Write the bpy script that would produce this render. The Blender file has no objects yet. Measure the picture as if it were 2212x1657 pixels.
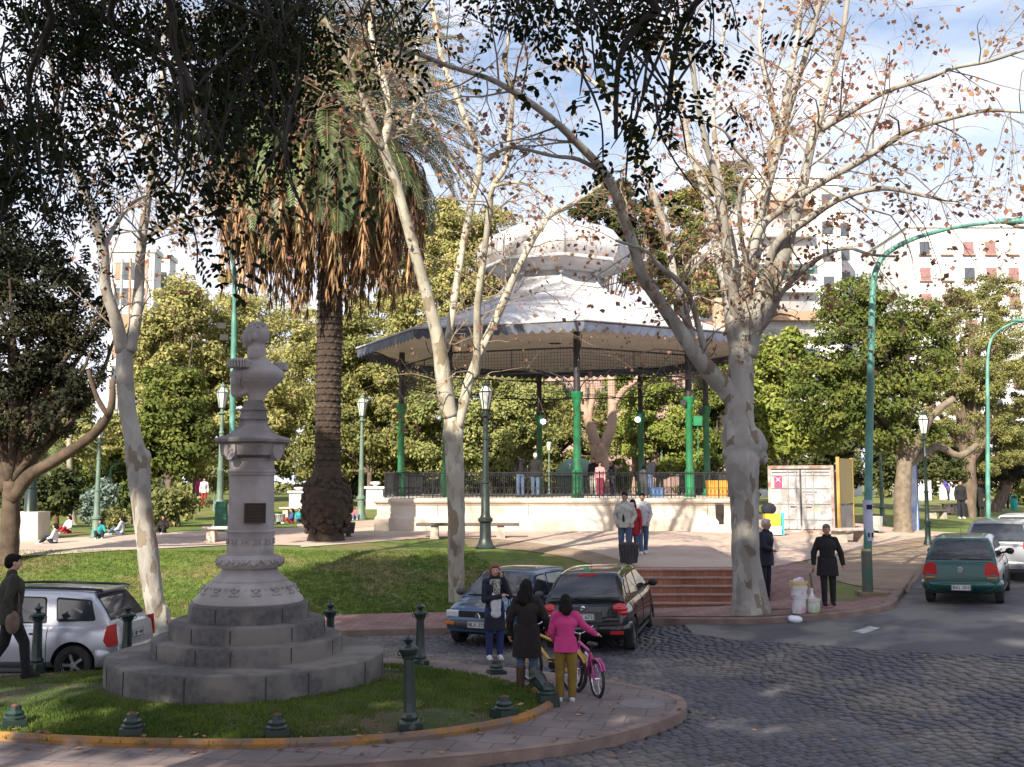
import bpy, bmesh, math, random
import numpy as np
from mathutils import Vector, Matrix
R=math.radians; PI=math.pi
scene=bpy.context.scene; COL=scene.collection
# ---------------------------------------------------------------- camera
F=2250.0; CX=1105.5; CY=828.5; PITCH=R(5.5); CAMZ=3.05
cam_d=bpy.data.cameras.new('camera'); cam=bpy.data.objects.new('camera',cam_d); COL.objects.link(cam)
cam.location=(0,0,CAMZ); cam.rotation_euler=(PI/2+PITCH,0,0)
cam_d.sensor_width=36; cam_d.lens=36*F/2211; cam_d.clip_end=4000; cam_d.clip_start=.1
scene.camera=cam
# ---------------------------------------------------------------- sky and sun
SUN_AZ=R(-155); SUN_EL=R(33)     # azimuth clockwise from +Y
SUNV=Vector((math.sin(SUN_AZ)*math.cos(SUN_EL),math.cos(SUN_AZ)*math.cos(SUN_EL),math.sin(SUN_EL)))
w=bpy.data.worlds.new('World'); scene.world=w; w.use_nodes=True
nt=w.node_tree; nt.nodes.clear()
def N(nt,t,**kw):
    n=nt.nodes.new(t)
    for k,v in kw.items(): setattr(n,k,v)
    return n
out=N(nt,'ShaderNodeOutputWorld'); bg=N(nt,'ShaderNodeBackground'); bg.inputs[1].default_value=.088
sky=N(nt,'ShaderNodeTexSky',sky_type='NISHITA',sun_disc=False,sun_elevation=SUN_EL,sun_rotation=SUN_AZ)
sky.air_density=1.0; sky.dust_density=1.6; sky.ozone_density=1.2
tc=N(nt,'ShaderNodeTexCoord'); mp=N(nt,'ShaderNodeMapping'); mp.inputs['Scale'].default_value=(1.0,1.0,3.2)
mp.inputs['Location'].default_value=(3.1,1.7,.35)
no=N(nt,'ShaderNodeTexNoise'); no.inputs['Scale'].default_value=2.3; no.inputs['Detail'].default_value=6; no.inputs['Roughness'].default_value=.55
cr=N(nt,'ShaderNodeValToRGB'); cr.color_ramp.elements[0].position=.40; cr.color_ramp.elements[1].position=.60; cr.color_ramp.elements[0].color=(.15,.15,.15,1)
mx=N(nt,'ShaderNodeMixRGB'); mx.inputs[2].default_value=(6.2,6.35,7.2,1)
nt.links.new(tc.outputs['Generated'],mp.inputs[0]); nt.links.new(mp.outputs[0],no.inputs['Vector'])
nt.links.new(no.outputs[0],cr.inputs[0])
sx_=N(nt,'ShaderNodeSeparateXYZ'); mr=N(nt,'ShaderNodeMapRange'); mr.inputs['From Min'].default_value=.20; mr.inputs['From Max'].default_value=.36; mr.inputs['To Min'].default_value=1; mr.inputs['To Max'].default_value=0
mxm=N(nt,'ShaderNodeMath',operation='MAXIMUM'); nt.links.new(tc.outputs['Generated'],sx_.inputs[0]); nt.links.new(sx_.outputs[2],mr.inputs[0]); nt.links.new(mr.outputs[0],mxm.inputs[0]); nt.links.new(cr.outputs[0],mxm.inputs[1]); nt.links.new(mxm.outputs[0],mx.inputs[0]); nt.links.new(sky.outputs[0],mx.inputs[1])
nt.links.new(mx.outputs[0],bg.inputs[0]); nt.links.new(bg.outputs[0],out.inputs[0])
sl=bpy.data.lights.new('sun','SUN'); sl.energy=5.0; sl.angle=R(.5); sl.color=(1,.91,.74)
so=bpy.data.objects.new('sun',sl); COL.objects.link(so); so.location=(0,0,60)
so.rotation_euler=SUNV.to_track_quat('Z','Y').to_euler()
vs=scene.view_settings; vs.view_transform='Standard'; vs.look='None'; vs.exposure=1.14; vs.gamma=1
scene.cycles.max_bounces=6; scene.cycles.transparent_max_bounces=6; scene.cycles.use_denoising=True
# ---------------------------------------------------------------- pixel <-> place
def at(u,v,Y):
    xv=(u-CX)/F; yv=(CY-v)/F
    d=(xv, math.cos(PITCH)-yv*math.sin(PITCH), math.sin(PITCH)+yv*math.cos(PITCH))
    s=Y/d[1]; return Vector((d[0]*s,Y,CAMZ+d[2]*s))
# ---------------------------------------------------------------- materials
MATS={}
def mat(name,col,rough=.7,col2=None,scale=4,detail=4,lo=.35,hi=.65,bump=0,bscale=None,metal=0,spec=.5,stretch=None,
        col3=None,scale3=.6,attr=None,emit=None,alpha=None,coat=0,bdist=.02,trans=0):
    if name in MATS: return MATS[name]
    m=bpy.data.materials.new(name); m.use_nodes=True; nt=m.node_tree; b=nt.nodes['Principled BSDF']
    def s(k,v):
        if k in b.inputs: b.inputs[k].default_value=v
    c=lambda x:(x[0],x[1],x[2],1)
    s('Base Color',c(col)); s('Roughness',rough); s('Metallic',metal); s('Specular IOR Level',spec); s('Coat Weight',coat)
    if emit: s('Emission Color',c(emit[:3])); s('Emission Strength',emit[3])
    src=None
    tcn=N(nt,'ShaderNodeTexCoord'); vec=tcn.outputs['Object']
    if stretch:
        mpn=N(nt,'ShaderNodeMapping'); mpn.inputs['Scale'].default_value=stretch; nt.links.new(vec,mpn.inputs[0]); vec=mpn.outputs[0]
    if col2:
        n=N(nt,'ShaderNodeTexNoise'); n.inputs['Scale'].default_value=scale; n.inputs['Detail'].default_value=detail
        r=N(nt,'ShaderNodeValToRGB'); r.color_ramp.elements[0].position=lo; r.color_ramp.elements[1].position=hi
        r.color_ramp.elements[0].color=c(col); r.color_ramp.elements[1].color=c(col2)
        nt.links.new(vec,n.inputs['Vector']); nt.links.new(n.outputs[0],r.inputs[0]); src=r.outputs[0]
    if col3:
        n=N(nt,'ShaderNodeTexNoise'); n.inputs['Scale'].default_value=scale3; n.inputs['Detail'].default_value=5
        r=N(nt,'ShaderNodeValToRGB'); r.color_ramp.elements[0].position=.48; r.color_ramp.elements[1].position=.6
        mxn=N(nt,'ShaderNodeMixRGB'); mxn.inputs[2].default_value=c(col3); mxn.inputs[1].default_value=c(col)
        if src: nt.links.new(src,mxn.inputs[1])
        nt.links.new(vec,n.inputs['Vector']); nt.links.new(n.outputs[0],r.inputs[0]); nt.links.new(r.outputs[0],mxn.inputs[0]); src=mxn.outputs[0]
    if attr:
        a=N(nt,'ShaderNodeAttribute',attribute_name=attr)
        mxn=N(nt,'ShaderNodeMixRGB',blend_type='MULTIPLY'); mxn.inputs[0].default_value=1; mxn.inputs[1].default_value=c(col)
        if src: nt.links.new(src,mxn.inputs[1])
        nt.links.new(a.outputs['Color'],mxn.inputs[2]); src=mxn.outputs[0]
    if src: nt.links.new(src,b.inputs['Base Color'])
    if bump:
        n=N(nt,'ShaderNodeTexNoise'); n.inputs['Scale'].default_value=bscale or scale*4; n.inputs['Detail'].default_value=5
        bn=N(nt,'ShaderNodeBump'); bn.inputs['Strength'].default_value=bump; bn.inputs['Distance'].default_value=bdist
        nt.links.new(vec,n.inputs['Vector']); nt.links.new(n.outputs[0],bn.inputs['Height']); nt.links.new(bn.outputs[0],b.inputs['Normal'])
    if trans:   # leaves let some light through
        tr=N(nt,'ShaderNodeBsdfTranslucent'); ms=N(nt,'ShaderNodeMixShader'); ms.inputs[0].default_value=trans
        if src: nt.links.new(src,tr.inputs[0])
        else: tr.inputs[0].default_value=c(col)
        o=nt.nodes['Material Output']; nt.links.new(b.outputs[0],ms.inputs[1]); nt.links.new(tr.outputs[0],ms.inputs[2]); nt.links.new(ms.outputs[0],o.inputs[0])
    MATS[name]=m; return m
def plane_bark(name,cols,tint=1.0):
    if name in MATS: return MATS[name]
    m=bpy.data.materials.new(name); m.use_nodes=True; nt=m.node_tree; b=nt.nodes['Principled BSDF']; b.inputs['Roughness'].default_value=.85; b.inputs['Specular IOR Level'].default_value=.25
    t=N(nt,'ShaderNodeTexCoord'); mpn=N(nt,'ShaderNodeMapping'); mpn.inputs['Scale'].default_value=(1,1,.42)
    n=N(nt,'ShaderNodeTexNoise'); n.inputs['Scale'].default_value=3.5; n.inputs['Detail'].default_value=6
    ad=N(nt,'ShaderNodeMixRGB',blend_type='ADD'); ad.inputs[0].default_value=.42
    vo=N(nt,'ShaderNodeTexVoronoi'); vo.inputs['Scale'].default_value=6.5
    r=N(nt,'ShaderNodeValToRGB'); r.color_ramp.interpolation='CONSTANT'; e=r.color_ramp.elements; e[0].position=0; e[0].color=(*cols[0],1); e[1].position=.42; e[1].color=(*cols[1],1)
    x=e.new(.68); x.color=(*cols[2],1); x=e.new(.87); x.color=(*cols[3],1)
    sp=N(nt,'ShaderNodeSeparateColor'); n2=N(nt,'ShaderNodeTexNoise'); n2.inputs['Scale'].default_value=1.1; n2.inputs['Detail'].default_value=8
    r2=N(nt,'ShaderNodeValToRGB'); r2.color_ramp.elements[0].color=(.6,.57,.54,1); r2.color_ramp.elements[0].position=.35; r2.color_ramp.elements[1].position=.62
    ml=N(nt,'ShaderNodeMixRGB',blend_type='MULTIPLY'); ml.inputs[0].default_value=.8
    Lk=nt.links.new; Lk(t.outputs['Object'],mpn.inputs[0]); Lk(mpn.outputs[0],n.inputs['Vector']); Lk(mpn.outputs[0],ad.inputs[1]); Lk(n.outputs['Color'],ad.inputs[2]); Lk(ad.outputs[0],vo.inputs['Vector'])
    Lk(vo.outputs['Color'],sp.inputs[0]); Lk(sp.outputs[0],r.inputs[0]); Lk(t.outputs['Object'],n2.inputs['Vector']); Lk(n2.outputs[0],r2.inputs[0]); Lk(r.outputs[0],ml.inputs[1]); Lk(r2.outputs[0],ml.inputs[2]); Lk(ml.outputs[0],b.inputs['Base Color'])
    bn=N(nt,'ShaderNodeBump'); bn.inputs['Strength'].default_value=.5; bn.inputs['Distance'].default_value=.012; Lk(r.outputs[0],bn.inputs['Height']); Lk(bn.outputs[0],b.inputs['Normal'])
    MATS[name]=m; return m
def brick_mat(name,c1,c2,mortar,scale,bw=.5,bh=.25,rough=.85,bump=.4,msize=.02,rot=0,c3=None):
    if name in MATS: return MATS[name]
    m=bpy.data.materials.new(name); m.use_nodes=True; nt=m.node_tree; b=nt.nodes['Principled BSDF']; b.inputs['Roughness'].default_value=rough
    t=N(nt,'ShaderNodeTexCoord'); mpn=N(nt,'ShaderNodeMapping'); mpn.inputs['Rotation'].default_value=(0,0,rot)
    br=N(nt,'ShaderNodeTexBrick'); br.inputs['Scale'].default_value=scale; br.inputs['Brick Width'].default_value=bw; br.inputs['Row Height'].default_value=bh
    br.inputs['Color1'].default_value=(*c1,1); br.inputs['Color2'].default_value=(*c2,1); br.inputs['Mortar'].default_value=(*mortar,1); br.inputs['Mortar Size'].default_value=msize
    n=N(nt,'ShaderNodeTexNoise'); n.inputs['Scale'].default_value=1.3; n.inputs['Detail'].default_value=8
    mxn=N(nt,'ShaderNodeMixRGB',blend_type='MULTIPLY'); mxn.inputs[0].default_value=.75
    r=N(nt,'ShaderNodeValToRGB'); r.color_ramp.elements[0].color=(.45,.42,.42,1) ; r.color_ramp.elements[0].position=.3; r.color_ramp.elements[1].position=.62
    nt.links.new(t.outputs['Object'],mpn.inputs[0]); nt.links.new(mpn.outputs[0],br.inputs['Vector']); nt.links.new(t.outputs['Object'],n.inputs['Vector'])
    nt.links.new(n.outputs[0],r.inputs[0]); nt.links.new(br.outputs[0],mxn.inputs[1]); nt.links.new(r.outputs[0],mxn.inputs[2]); nt.links.new(mxn.outputs[0],b.inputs['Base Color'])
    bn=N(nt,'ShaderNodeBump'); bn.inputs['Strength'].default_value=bump; bn.inputs['Distance'].default_value=.01; bn.invert=True
    nt.links.new(br.outputs['Fac'],bn.inputs['Height']); nt.links.new(bn.outputs[0],b.inputs['Normal'])
    MATS[name]=m; return m
# ---------------------------------------------------------------- mesh builder
class MB:
    def __init__(s): s.v=[]; s.f=[]; s.m=[]; s.c=[]
    def add(s,vs,fs,mi=0,col=None):
        o=len(s.v); s.v.extend([tuple(p) for p in vs]); s.f.extend([tuple(i+o for i in f) for f in fs]); s.m.extend([mi]*len(fs))
        if col is not None: s.c.extend([col]*len(fs))
        return s
    def box(s,c,size,rz=0,mi=0,taper=1,M=None,col=None):
        x,y,z=[k/2 for k in size]; P=[]
        for dz in (-1,1):
            t=1 if dz<0 else taper
            for dx,dy in((-1,-1),(1,-1),(1,1),(-1,1)): P.append(Vector((dx*x*t,dy*y*t,dz*z)))
        if M is None: M=Matrix.Rotation(rz,3,'Z')
        c=Vector(c); P=[c+M@p for p in P]
        return s.add(P,[(0,3,2,1),(4,5,6,7),(0,1,5,4),(1,2,6,5),(2,3,7,6),(3,0,4,7)],mi,col)
    def tube(s,pts,rad,n=8,mi=0,cap=True,jit=0):
        pts=[Vector(p) for p in pts]
        if not hasattr(rad,'__len__'): rad=[rad]*len(pts)
        V=[];prev=None
        for i,p in enumerate(pts):
            t=(pts[min(i+1,len(pts)-1)]-pts[max(i-1,0)])
            t=t.normalized() if t.length>1e-9 else Vector((0,0,1))
            if prev is None:
                a=t.cross(Vector((0,1,0))) if abs(t.y)<.9 else t.cross(Vector((1,0,0)))
            else: a=prev-t*prev.dot(t)
            a.normalize(); prev=a; b=t.cross(a)
            for k in range(n):
                an=2*PI*k/n; rr=rad[i]*(1+(random.uniform(-jit,jit) if jit else 0))
                V.append(p+a*math.cos(an)*rr+b*math.sin(an)*rr)
        Fc=[(i*n+k,i*n+(k+1)%n,(i+1)*n+(k+1)%n,(i+1)*n+k) for i in range(len(pts)-1) for k in range(n)]
        if cap: Fc+= [tuple(range(n-1,-1,-1)),tuple((len(pts)-1)*n+k for k in range(n))]
        return s.add(V,Fc,mi)
    def cyl(s,p0,p1,r0,r1=None,n=12,mi=0): return s.tube([p0,p1],[r0,r0 if r1 is None else r1],n,mi)
    def lathe(s,prof,n=24,c=(0,0,0),mi=0,M=None,squash=1,rot=0,cap=True):
        V=[];c=Vector(c)
        for r,z in prof:
            for k in range(n):
                a=2*PI*k/n+rot; p=Vector((r*math.cos(a),r*math.sin(a)*squash,z)); V.append(c+(M@p if M else p))
        L=len(prof)
        Fc=[(i*n+k,i*n+(k+1)%n,(i+1)*n+(k+1)%n,(i+1)*n+k) for i in range(L-1) for k in range(n)]
        if cap and prof[0][0]>1e-4: Fc.append(tuple(range(n-1,-1,-1)))
        if cap and prof[-1][0]>1e-4: Fc.append(tuple((L-1)*n+k for k in range(n)))
        return s.add(V,Fc,mi)
    def ell(s,c,r,n=12,m=8,mi=0,M=None):
        V=[];c=Vector(c)
        if not hasattr(r,'__len__'): r=(r,r,r)
        for i in range(m+1):
            t=PI*i/m
            for k in range(n):
                a=2*PI*k/n; p=Vector((r[0]*math.sin(t)*math.cos(a),r[1]*math.sin(t)*math.sin(a),-r[2]*math.cos(t))); V.append(c+(M@p if M else p))
        Fc=[(i*n+k,i*n+(k+1)%n,(i+1)*n+(k+1)%n,(i+1)*n+k) for i in range(m) for k in range(n)]
        return s.add(V,Fc,mi)
    def caps(s,p0,p1,r0,r1,n=10):      # tapered limb with round ends
        p0=Vector(p0);p1=Vector(p1); d=p1-p0; L=d.length
        if L<1e-6: return s.ell(p0,r0,n,6)
        q=d.to_track_quat('Z','Y').to_matrix(); prof=[]
        for i in range(5): a=-PI/2+PI/2*i/4; prof.append((max(r0*math.cos(a),1e-5),r0*math.sin(a)))
        for i in range(5): a=PI/2*i/4; prof.append((max(r1*math.cos(a),1e-5),L+r1*math.sin(a)))
        return s.lathe(prof,n,p0,0,q)
    def poly(s,pts,mi=0): return s.add(pts,[tuple(range(len(pts)))],mi)
    def prism(s,pts2,z0,z1,mi=0,fn=None):   # closed polygon (x,y) extruded
        n=len(pts2); fn=fn or (lambda x,y,z:(x,y,z))
        V=[fn(x,y,z0) for x,y in pts2]+[fn(x,y,z1) for x,y in pts2]
        return s.add(V,[tuple(range(n-1,-1,-1)),tuple(range(n,2*n))]+[(i,(i+1)%n,n+(i+1)%n,n+i) for i in range(n)],mi)
    def build(s,name,mats,parent=None,smooth=None,loc=None,clean=False):
        me=bpy.data.meshes.new(name); me.from_pydata(s.v,[],s.f)
        if not isinstance(mats,(list,tuple)): mats=[mats]
        for m in mats: me.materials.append(m)
        if len(mats)>1: me.polygons.foreach_set('material_index',s.m)
        if s.c:
            a=me.color_attributes.new('Col','FLOAT_COLOR','CORNER'); cc=[]
            for f,c in zip(s.f,s.c): cc.extend(list(c)*len(f))
            a.data.foreach_set('color',cc)
        if smooth is not None:
            me.polygons.foreach_set('use_smooth',[True]*len(s.f))
            if smooth<180: me.set_sharp_from_angle(angle=R(smooth))
        me.validate(); me.update()
        o=bpy.data.objects.new(name,me); COL.objects.link(o)
        if parent: o.parent=parent
        if loc: o.location=loc
        return o
def tag(o,label=None,cat=None,group=None,kind=None):
    if label: o['label']=label
    if cat: o['category']=cat
    if group: o['group']=group
    if kind: o['kind']=kind
    return o
def empty(name,loc=(0,0,0),rz=0,label=None,cat=None,group=None,rot=None,sc=1):
    o=bpy.data.objects.new(name,None); COL.objects.link(o); o.location=loc; o.rotation_euler=rot or (0,0,rz); o.scale=(sc,)*3
    o.empty_display_size=.2
    return tag(o,label,cat,group)
def clone(root,loc,rz=0,label=None,sc=1,rot=None):
    def cp(o,par):
        c=o.copy(); COL.objects.link(c); c.parent=par
        for ch in [k for k in o.children]: cp(ch,c)
        return c
    r=cp(root,None); r.location=loc; r.rotation_euler=rot or (0,0,rz); r.scale=(sc,)*3
    if label: r['label']=label
    return r
def quads(name,P,mats,parent=None,midx=None,col=None,smooth=False,nv=4):   # P: (n,nv,3) loose leaf faces
    n=len(P); me=bpy.data.meshes.new(name)
    me.vertices.add(n*nv); me.vertices.foreach_set('co',np.asarray(P,dtype=np.float32).reshape(-1))
    me.loops.add(n*nv); me.loops.foreach_set('vertex_index',np.arange(n*nv,dtype=np.int32))
    me.polygons.add(n); me.polygons.foreach_set('loop_start',np.arange(0,n*nv,nv,dtype=np.int32)); me.polygons.foreach_set('loop_total',np.full(n,nv,dtype=np.int32))
    if not isinstance(mats,(list,tuple)): mats=[mats]
    for m in mats: me.materials.append(m)
    if midx is not None: me.polygons.foreach_set('material_index',np.asarray(midx,dtype=np.int32))
    if col is not None:
        a=me.color_attributes.new('Col','FLOAT_COLOR','CORNER'); c4=np.ones((n,nv,4),dtype=np.float32); c4[:,:,:3]=np.asarray(col)[:,None,:]; a.data.foreach_set('color',c4.reshape(-1))
    me.update(calc_edges=True); me.validate()
    o=bpy.data.objects.new(name,me); COL.objects.link(o)
    if parent: o.parent=parent
    return o
def catmull(P,n=8,closed=False):
    P=[Vector(p) for p in P]; out=[]; L=len(P); rng=range(L if closed else L-1)
    for i in rng:
        g=(lambda k:P[k%L]) if closed else (lambda k:P[max(0,min(L-1,k))])
        a,b,c,d=g(i-1),g(i),g(i+1),g(i+2)
        for j in range(n):
            t=j/n; out.append(.5*((2*b)+(c-a)*t+(2*a-5*b+4*c-d)*t*t+(3*b-a-3*c+d)*t*t*t))
    if not closed: out.append(P[-1])
    return out
def remeshed(mb,name,m,voxel,parent=None,smooth_it=2,loc=None):
    o=mb.build(name,m,None)
    r=o.modifiers.new('r','REMESH'); r.mode='VOXEL'; r.voxel_size=voxel; r.use_smooth_shade=True
    if smooth_it:
        s=o.modifiers.new('s','SMOOTH'); s.factor=.5; s.iterations=smooth_it
    dg=bpy.context.evaluated_depsgraph_get(); me=bpy.data.meshes.new_from_object(o.evaluated_get(dg)); me.name=name
    o.modifiers.clear(); old=o.data; o.data=me; bpy.data.meshes.remove(old)
    if not me.materials: me.materials.append(m)
    me.polygons.foreach_set('use_smooth',[True]*len(me.polygons))
    if parent: o.parent=parent
    if loc: o.location=loc
    return o
def text_mesh(body,name,size,m,parent,loc,rot,ext=.002,align='CENTER'):
    cu=bpy.data.curves.new(name,'FONT'); cu.body=body; cu.size=size; cu.extrude=ext; cu.align_x=align; cu.align_y='CENTER'
    o=bpy.data.objects.new(name,cu); COL.objects.link(o)
    dg=bpy.context.evaluated_depsgraph_get(); me=bpy.data.meshes.new_from_object(o.evaluated_get(dg))
    bpy.data.objects.remove(o); bpy.data.curves.remove(cu)
    me.materials.clear(); me.materials.append(m)
    o=bpy.data.objects.new(name,me); COL.objects.link(o); o.parent=parent; o.location=loc; o.rotation_euler=rot
    return o
# ================================================================ ground
def sst(a,b,x):
    t=np.clip((x-a)/(b-a),0,1); return t*t*(3-2*t)
def road_h(x,y):
    x=np.asarray(x,float); y=np.asarray(y,float)
    t=x+.35*(y-20); h=.1*np.clip(t-2.2,0,6.2)
    h=np.where(t>6.8,.46+.32*(1-np.exp(-(t-6.8)/3.2))+0*t,h)
    return h-.12*sst(14,18,y)*sst(-1,-7,x)
KP=[(-200,21.9),(-40,21.6),(-14,21.5),(-6,21.5),(0,21.7),(2.6,22.0),(3.9,21.35),(5.0,20.75),(6.6,20.55),(7.5,21.0),(8.1,22.1),(9.0,24.0),(10.4,27.0),(13.5,33),(20,45),(34,70),(60,110),(140,240)]
KC=[(p.x,p.y) for p in catmull([(a,b,0) for a,b in KP],8)]
KC=[k for k in KC]
KA=np.array(KC)
def kerb_d(x,y):
    x=np.asarray(x,float); y=np.asarray(y,float); best=np.full(x.shape,1e9); side=np.zeros(x.shape)
    for (x0,y0),(x1,y1) in zip(KC[:-1],KC[1:]):
        dx,dy=x1-x0,y1-y0; L=dx*dx+dy*dy
        if L<1e-9: continue
        t=np.clip(((x-x0)*dx+(y-y0)*dy)/L,0,1); px=x-(x0+t*dx); py=y-(y0+t*dy); d=np.hypot(px,py)
        cr_=dx*(y-y0)-dy*(x-x0); m=d<best-1e-9; best=np.where(m,d,best); side=np.where(m,np.sign(cr_),side)
    return best*side
def park_h(x,y,d):
    e=road_h(x,y)+.13
    e=e-(e-.16)*.75*sst(22.3,24.2,y)*sst(1.6,2.6,x)*(1-sst(5.8,7.2,x))
    left=sst(2,-4,x)
    p=1.13+.22*sst(29,39,y)+.75*sst(44,75,y)*left+.35*sst(44,80,y)*(1-left)
    SL=sst(2.3,8.8,d); SS=.70*sst(25.75,26.5,y)+.30*sst(26.4,31,y); SR=sst(.9,9.5,d)
    wS=sst(1.9,2.5,x)*(1-sst(5.9,6.5,x)); wR=sst(5.9,6.5,x)
    return e+(p-e)*(SL*(1-wS-wR)+SS*wS+SR*wR)
def base_h(x,y):
    x=np.asarray(x,float); y=np.asarray(y,float); d=kerb_d(x,y)
    r=road_h(x,y)-.06; p=park_h(x,y,np.maximum(d,0)); return np.where(d<.35,r,p),d
def axis(lo,hi,step,far,g=1.14):
    a=list(np.arange(lo,hi+1e-6,step)); s=step; b=a[-1]
    while b<far: s*=g; b+=s; a.append(b)
    s=step; b=a[0]; pre=[]
    while b>-far: s*=g; b-=s; pre.append(b)
    return np.array(pre[::-1]+a)
GX=axis(-16,16,.25,1500); GY=axis(9,46,.25,1500)
XX,YY=np.meshgrid(GX,GY); GZ,GD=base_h(XX,YY)
import bisect
GXl=GX.tolist(); GYl=GY.tolist(); GZl=GZ.tolist(); GDl=GD.tolist(); GRl=road_h(XX,YY).tolist()
def bil(T,x,y):
    i=min(max(bisect.bisect(GXl,x)-1,0),len(GXl)-2); j=min(max(bisect.bisect(GYl,y)-1,0),len(GYl)-2)
    a=(x-GXl[i])/(GXl[i+1]-GXl[i]); b=(y-GYl[j])/(GYl[j+1]-GYl[j])
    return (T[j][i]*(1-a)+T[j][i+1]*a)*(1-b)+(T[j+1][i]*(1-a)+T[j+1][i+1]*a)*b
def RH(x,y): return bil(GRl,x,y)
def H(x,y):
    d=bil(GDl,x,y)
    if d<.6: return RH(x,y)+(.13 if d>-.02 else 0)
    return bil(GZl,x,y)
def gnd(u,v,lo=9,hi=140):
    prev=None; Y=lo
    while Y<hi:
        p=at(u,v,Y); h=H(p.x,p.y)
        if p.z<=h:
            if prev is None: return Vector((p.x,p.y,h))
            a,b=prev,Y
            for _ in range(14):
                m=(a+b)/2; q=at(u,v,m)
                if q.z<=H(q.x,q.y): b=m
                else: a=m
            q=at(u,v,b); return Vector((q.x,q.y,H(q.x,q.y)))
        prev=Y; Y*=1.012
    p=at(u,v,hi); return Vector((p.x,p.y,H(p.x,p.y)))
M_grass=mat('grass_blades',(.06,.10,.012),.9,col2=(.13,.185,.022),scale=2.2,detail=8,lo=.3,hi=.7,col3=(.17,.14,.055),scale3=.45,bump=.9,bscale=60,bdist=.03)
M_dirt=mat('dry_earth',(.26,.19,.13),.95,col2=(.19,.135,.09),scale=1.5,detail=8,bump=.5,bscale=30)
M_mortar=mat('cobble_joint_dirt',(.06,.045,.04),.95,col2=(.09,.065,.05),scale=6)
M_stone_cob=mat('cobble_granite',(.072,.069,.084),.6,col2=(.048,.046,.058),scale=9,detail=6,attr='Col',bump=.5,bscale=45,col3=(.13,.115,.105),scale3=.5)
M_asph=mat('asphalt',(.055,.053,.062),.85,col2=(.09,.085,.092),scale=1.0,detail=10,col3=(.15,.14,.135),scale3=.7,bump=.5,bscale=140,bdist=.01)
M_walk=brick_mat('pink_pavers',(.29,.165,.145),(.23,.13,.115),(.11,.07,.065),2.6,.5,.5,rot=.5)
M_plaza=mat('pale_pink_plaza',(.44,.34,.29),.95,col2=(.34,.25,.21),scale=.9,detail=9,col3=(.42,.35,.28),scale3=.25,bump=.3,bscale=40)
M_kerb=mat('granite_kerb',(.23,.16,.13),.85,col2=(.14,.10,.09),scale=3,detail=8,bump=.4,bscale=30)
M_step=brick_mat('brick_steps',(.42,.17,.10),(.30,.12,.08),(.20,.13,.10),3.2,.35,.9,msize=.03)
# base lawn sheet reaching the horizon
ny,nx=XX.shape
me=bpy.data.meshes.new('lawn'); V=np.stack([XX,YY,GZ],-1).reshape(-1,3)
idx=np.arange(nx*ny).reshape(ny,nx)
Q=np.stack([idx[:-1,:-1],idx[:-1,1:],idx[1:,1:],idx[1:,:-1]],-1).reshape(-1,4)
me.from_pydata(V.tolist(),[],Q.tolist()); me.materials.append(M_grass); me.polygons.foreach_set('use_smooth',[True]*len(Q))
o=bpy.data.objects.new('lawn',me); COL.objects.link(o); tag(o,kind='structure')
# road bed under the cobbles
dm=(GD<.3); keep=(dm[:-1,:-1]&dm[:-1,1:]&dm[1:,1:]&dm[1:,:-1]).reshape(-1)
RZ=road_h(XX,YY)
me=bpy.data.meshes.new('road_bed'); me.from_pydata(np.stack([XX,YY,RZ-.012],-1).reshape(-1,3).tolist(),[],Q[keep].tolist()); me.materials.append(M_mortar)
o=bpy.data.objects.new('road_bed',me); COL.objects.link(o); tag(o,kind='structure')
# island outlines
OUT=[(-5.5,11.05),(-3.3,11.0),(-1.3,11.3),(.7,12.1),(2.0,13.4),(2.35,14.4),(2.1,15.1),(1.35,15.95),(0,16.9),(-1.6,17.7),(-3.6,18.3),(-6,18.5),(-8.5,18.1),(-10.4,16.9),(-11.0,14.8),(-9.6,12.6),(-7.6,11.3)]
INN=[(-5.9,12.2),(-4.3,11.9),(-2.65,11.85),(-1.2,12.15),(-.05,12.9),(.5,13.85),(.45,14.6),(-.1,15.4),(-1.3,16.35),(-3.2,17.1),(-5.6,17.4),(-7.6,16.7),(-8.5,15.2),(-8.0,13.4),(-7.0,12.6)]
OC=[(p.x,p.y) for p in catmull([(a,b,0) for a,b in OUT],10,True)]
IC=[(p.x,p.y) for p in catmull([(a,b,0) for a,b in INN],10,True)]
def inside(poly,x,y):
    c=False; n=len(poly); j=n-1
    for i in range(n):
        xi,yi=poly[i]; xj,yj=poly[j]
        if (yi>y)!=(yj>y) and x<(xj-xi)*(y-yi)/(yj-yi)+xi: c=not c
        j=i
    return c
# asphalt part
ASB=[(3.5,20.5),(4.3,19.3),(5.4,18.3),(6.6,17.0),(8.4,16.0),(10.5,15.2),(14,14.6),(22,13),(60,5)]   # border with the cobbles
AB=[(p.x,p.y) for p in catmull([(a,b,0) for a,b in ASB],8)]
def in_asph(x,y):
    if x<3.5: return False
    for (x0,y0),(x1,y1) in zip(AB[:-1],AB[1:]):
        if x0<=x<x1: return y>y0+(y1-y0)*(x-x0)/(x1-x0)+.06*math.sin(x*7)
    return y>5
mb=MB(); gx=np.arange(3.5,60,.3); gy=[]
rows=60
for i,x in enumerate(gx):
    yb=None
    for (x0,y0),(x1,y1) in zip(AB[:-1],AB[1:]):
        if x0<=x<x1: yb=y0+(y1-y0)*(x-x0)/(x1-x0)+.06*math.sin(x*7)
    if yb is None: yb=5
    # far edge: kerb line
    ks=[k[1] for k in KC]; 
    yt=None
    for (x0,y0),(x1,y1) in zip(KC[:-1],KC[1:]):
        if x1>x0 and x0<=x<x1: yt=y0+(y1-y0)*(x-x0)/(x1-x0)
    yt=(yt or 60)+.05
    for j in range(rows+1):
        y=yb+(yt-yb)*(j/rows); mb.v.append((x,y,RH(x,y)+(.012 if j==0 else .020)))
W=rows+1
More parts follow.
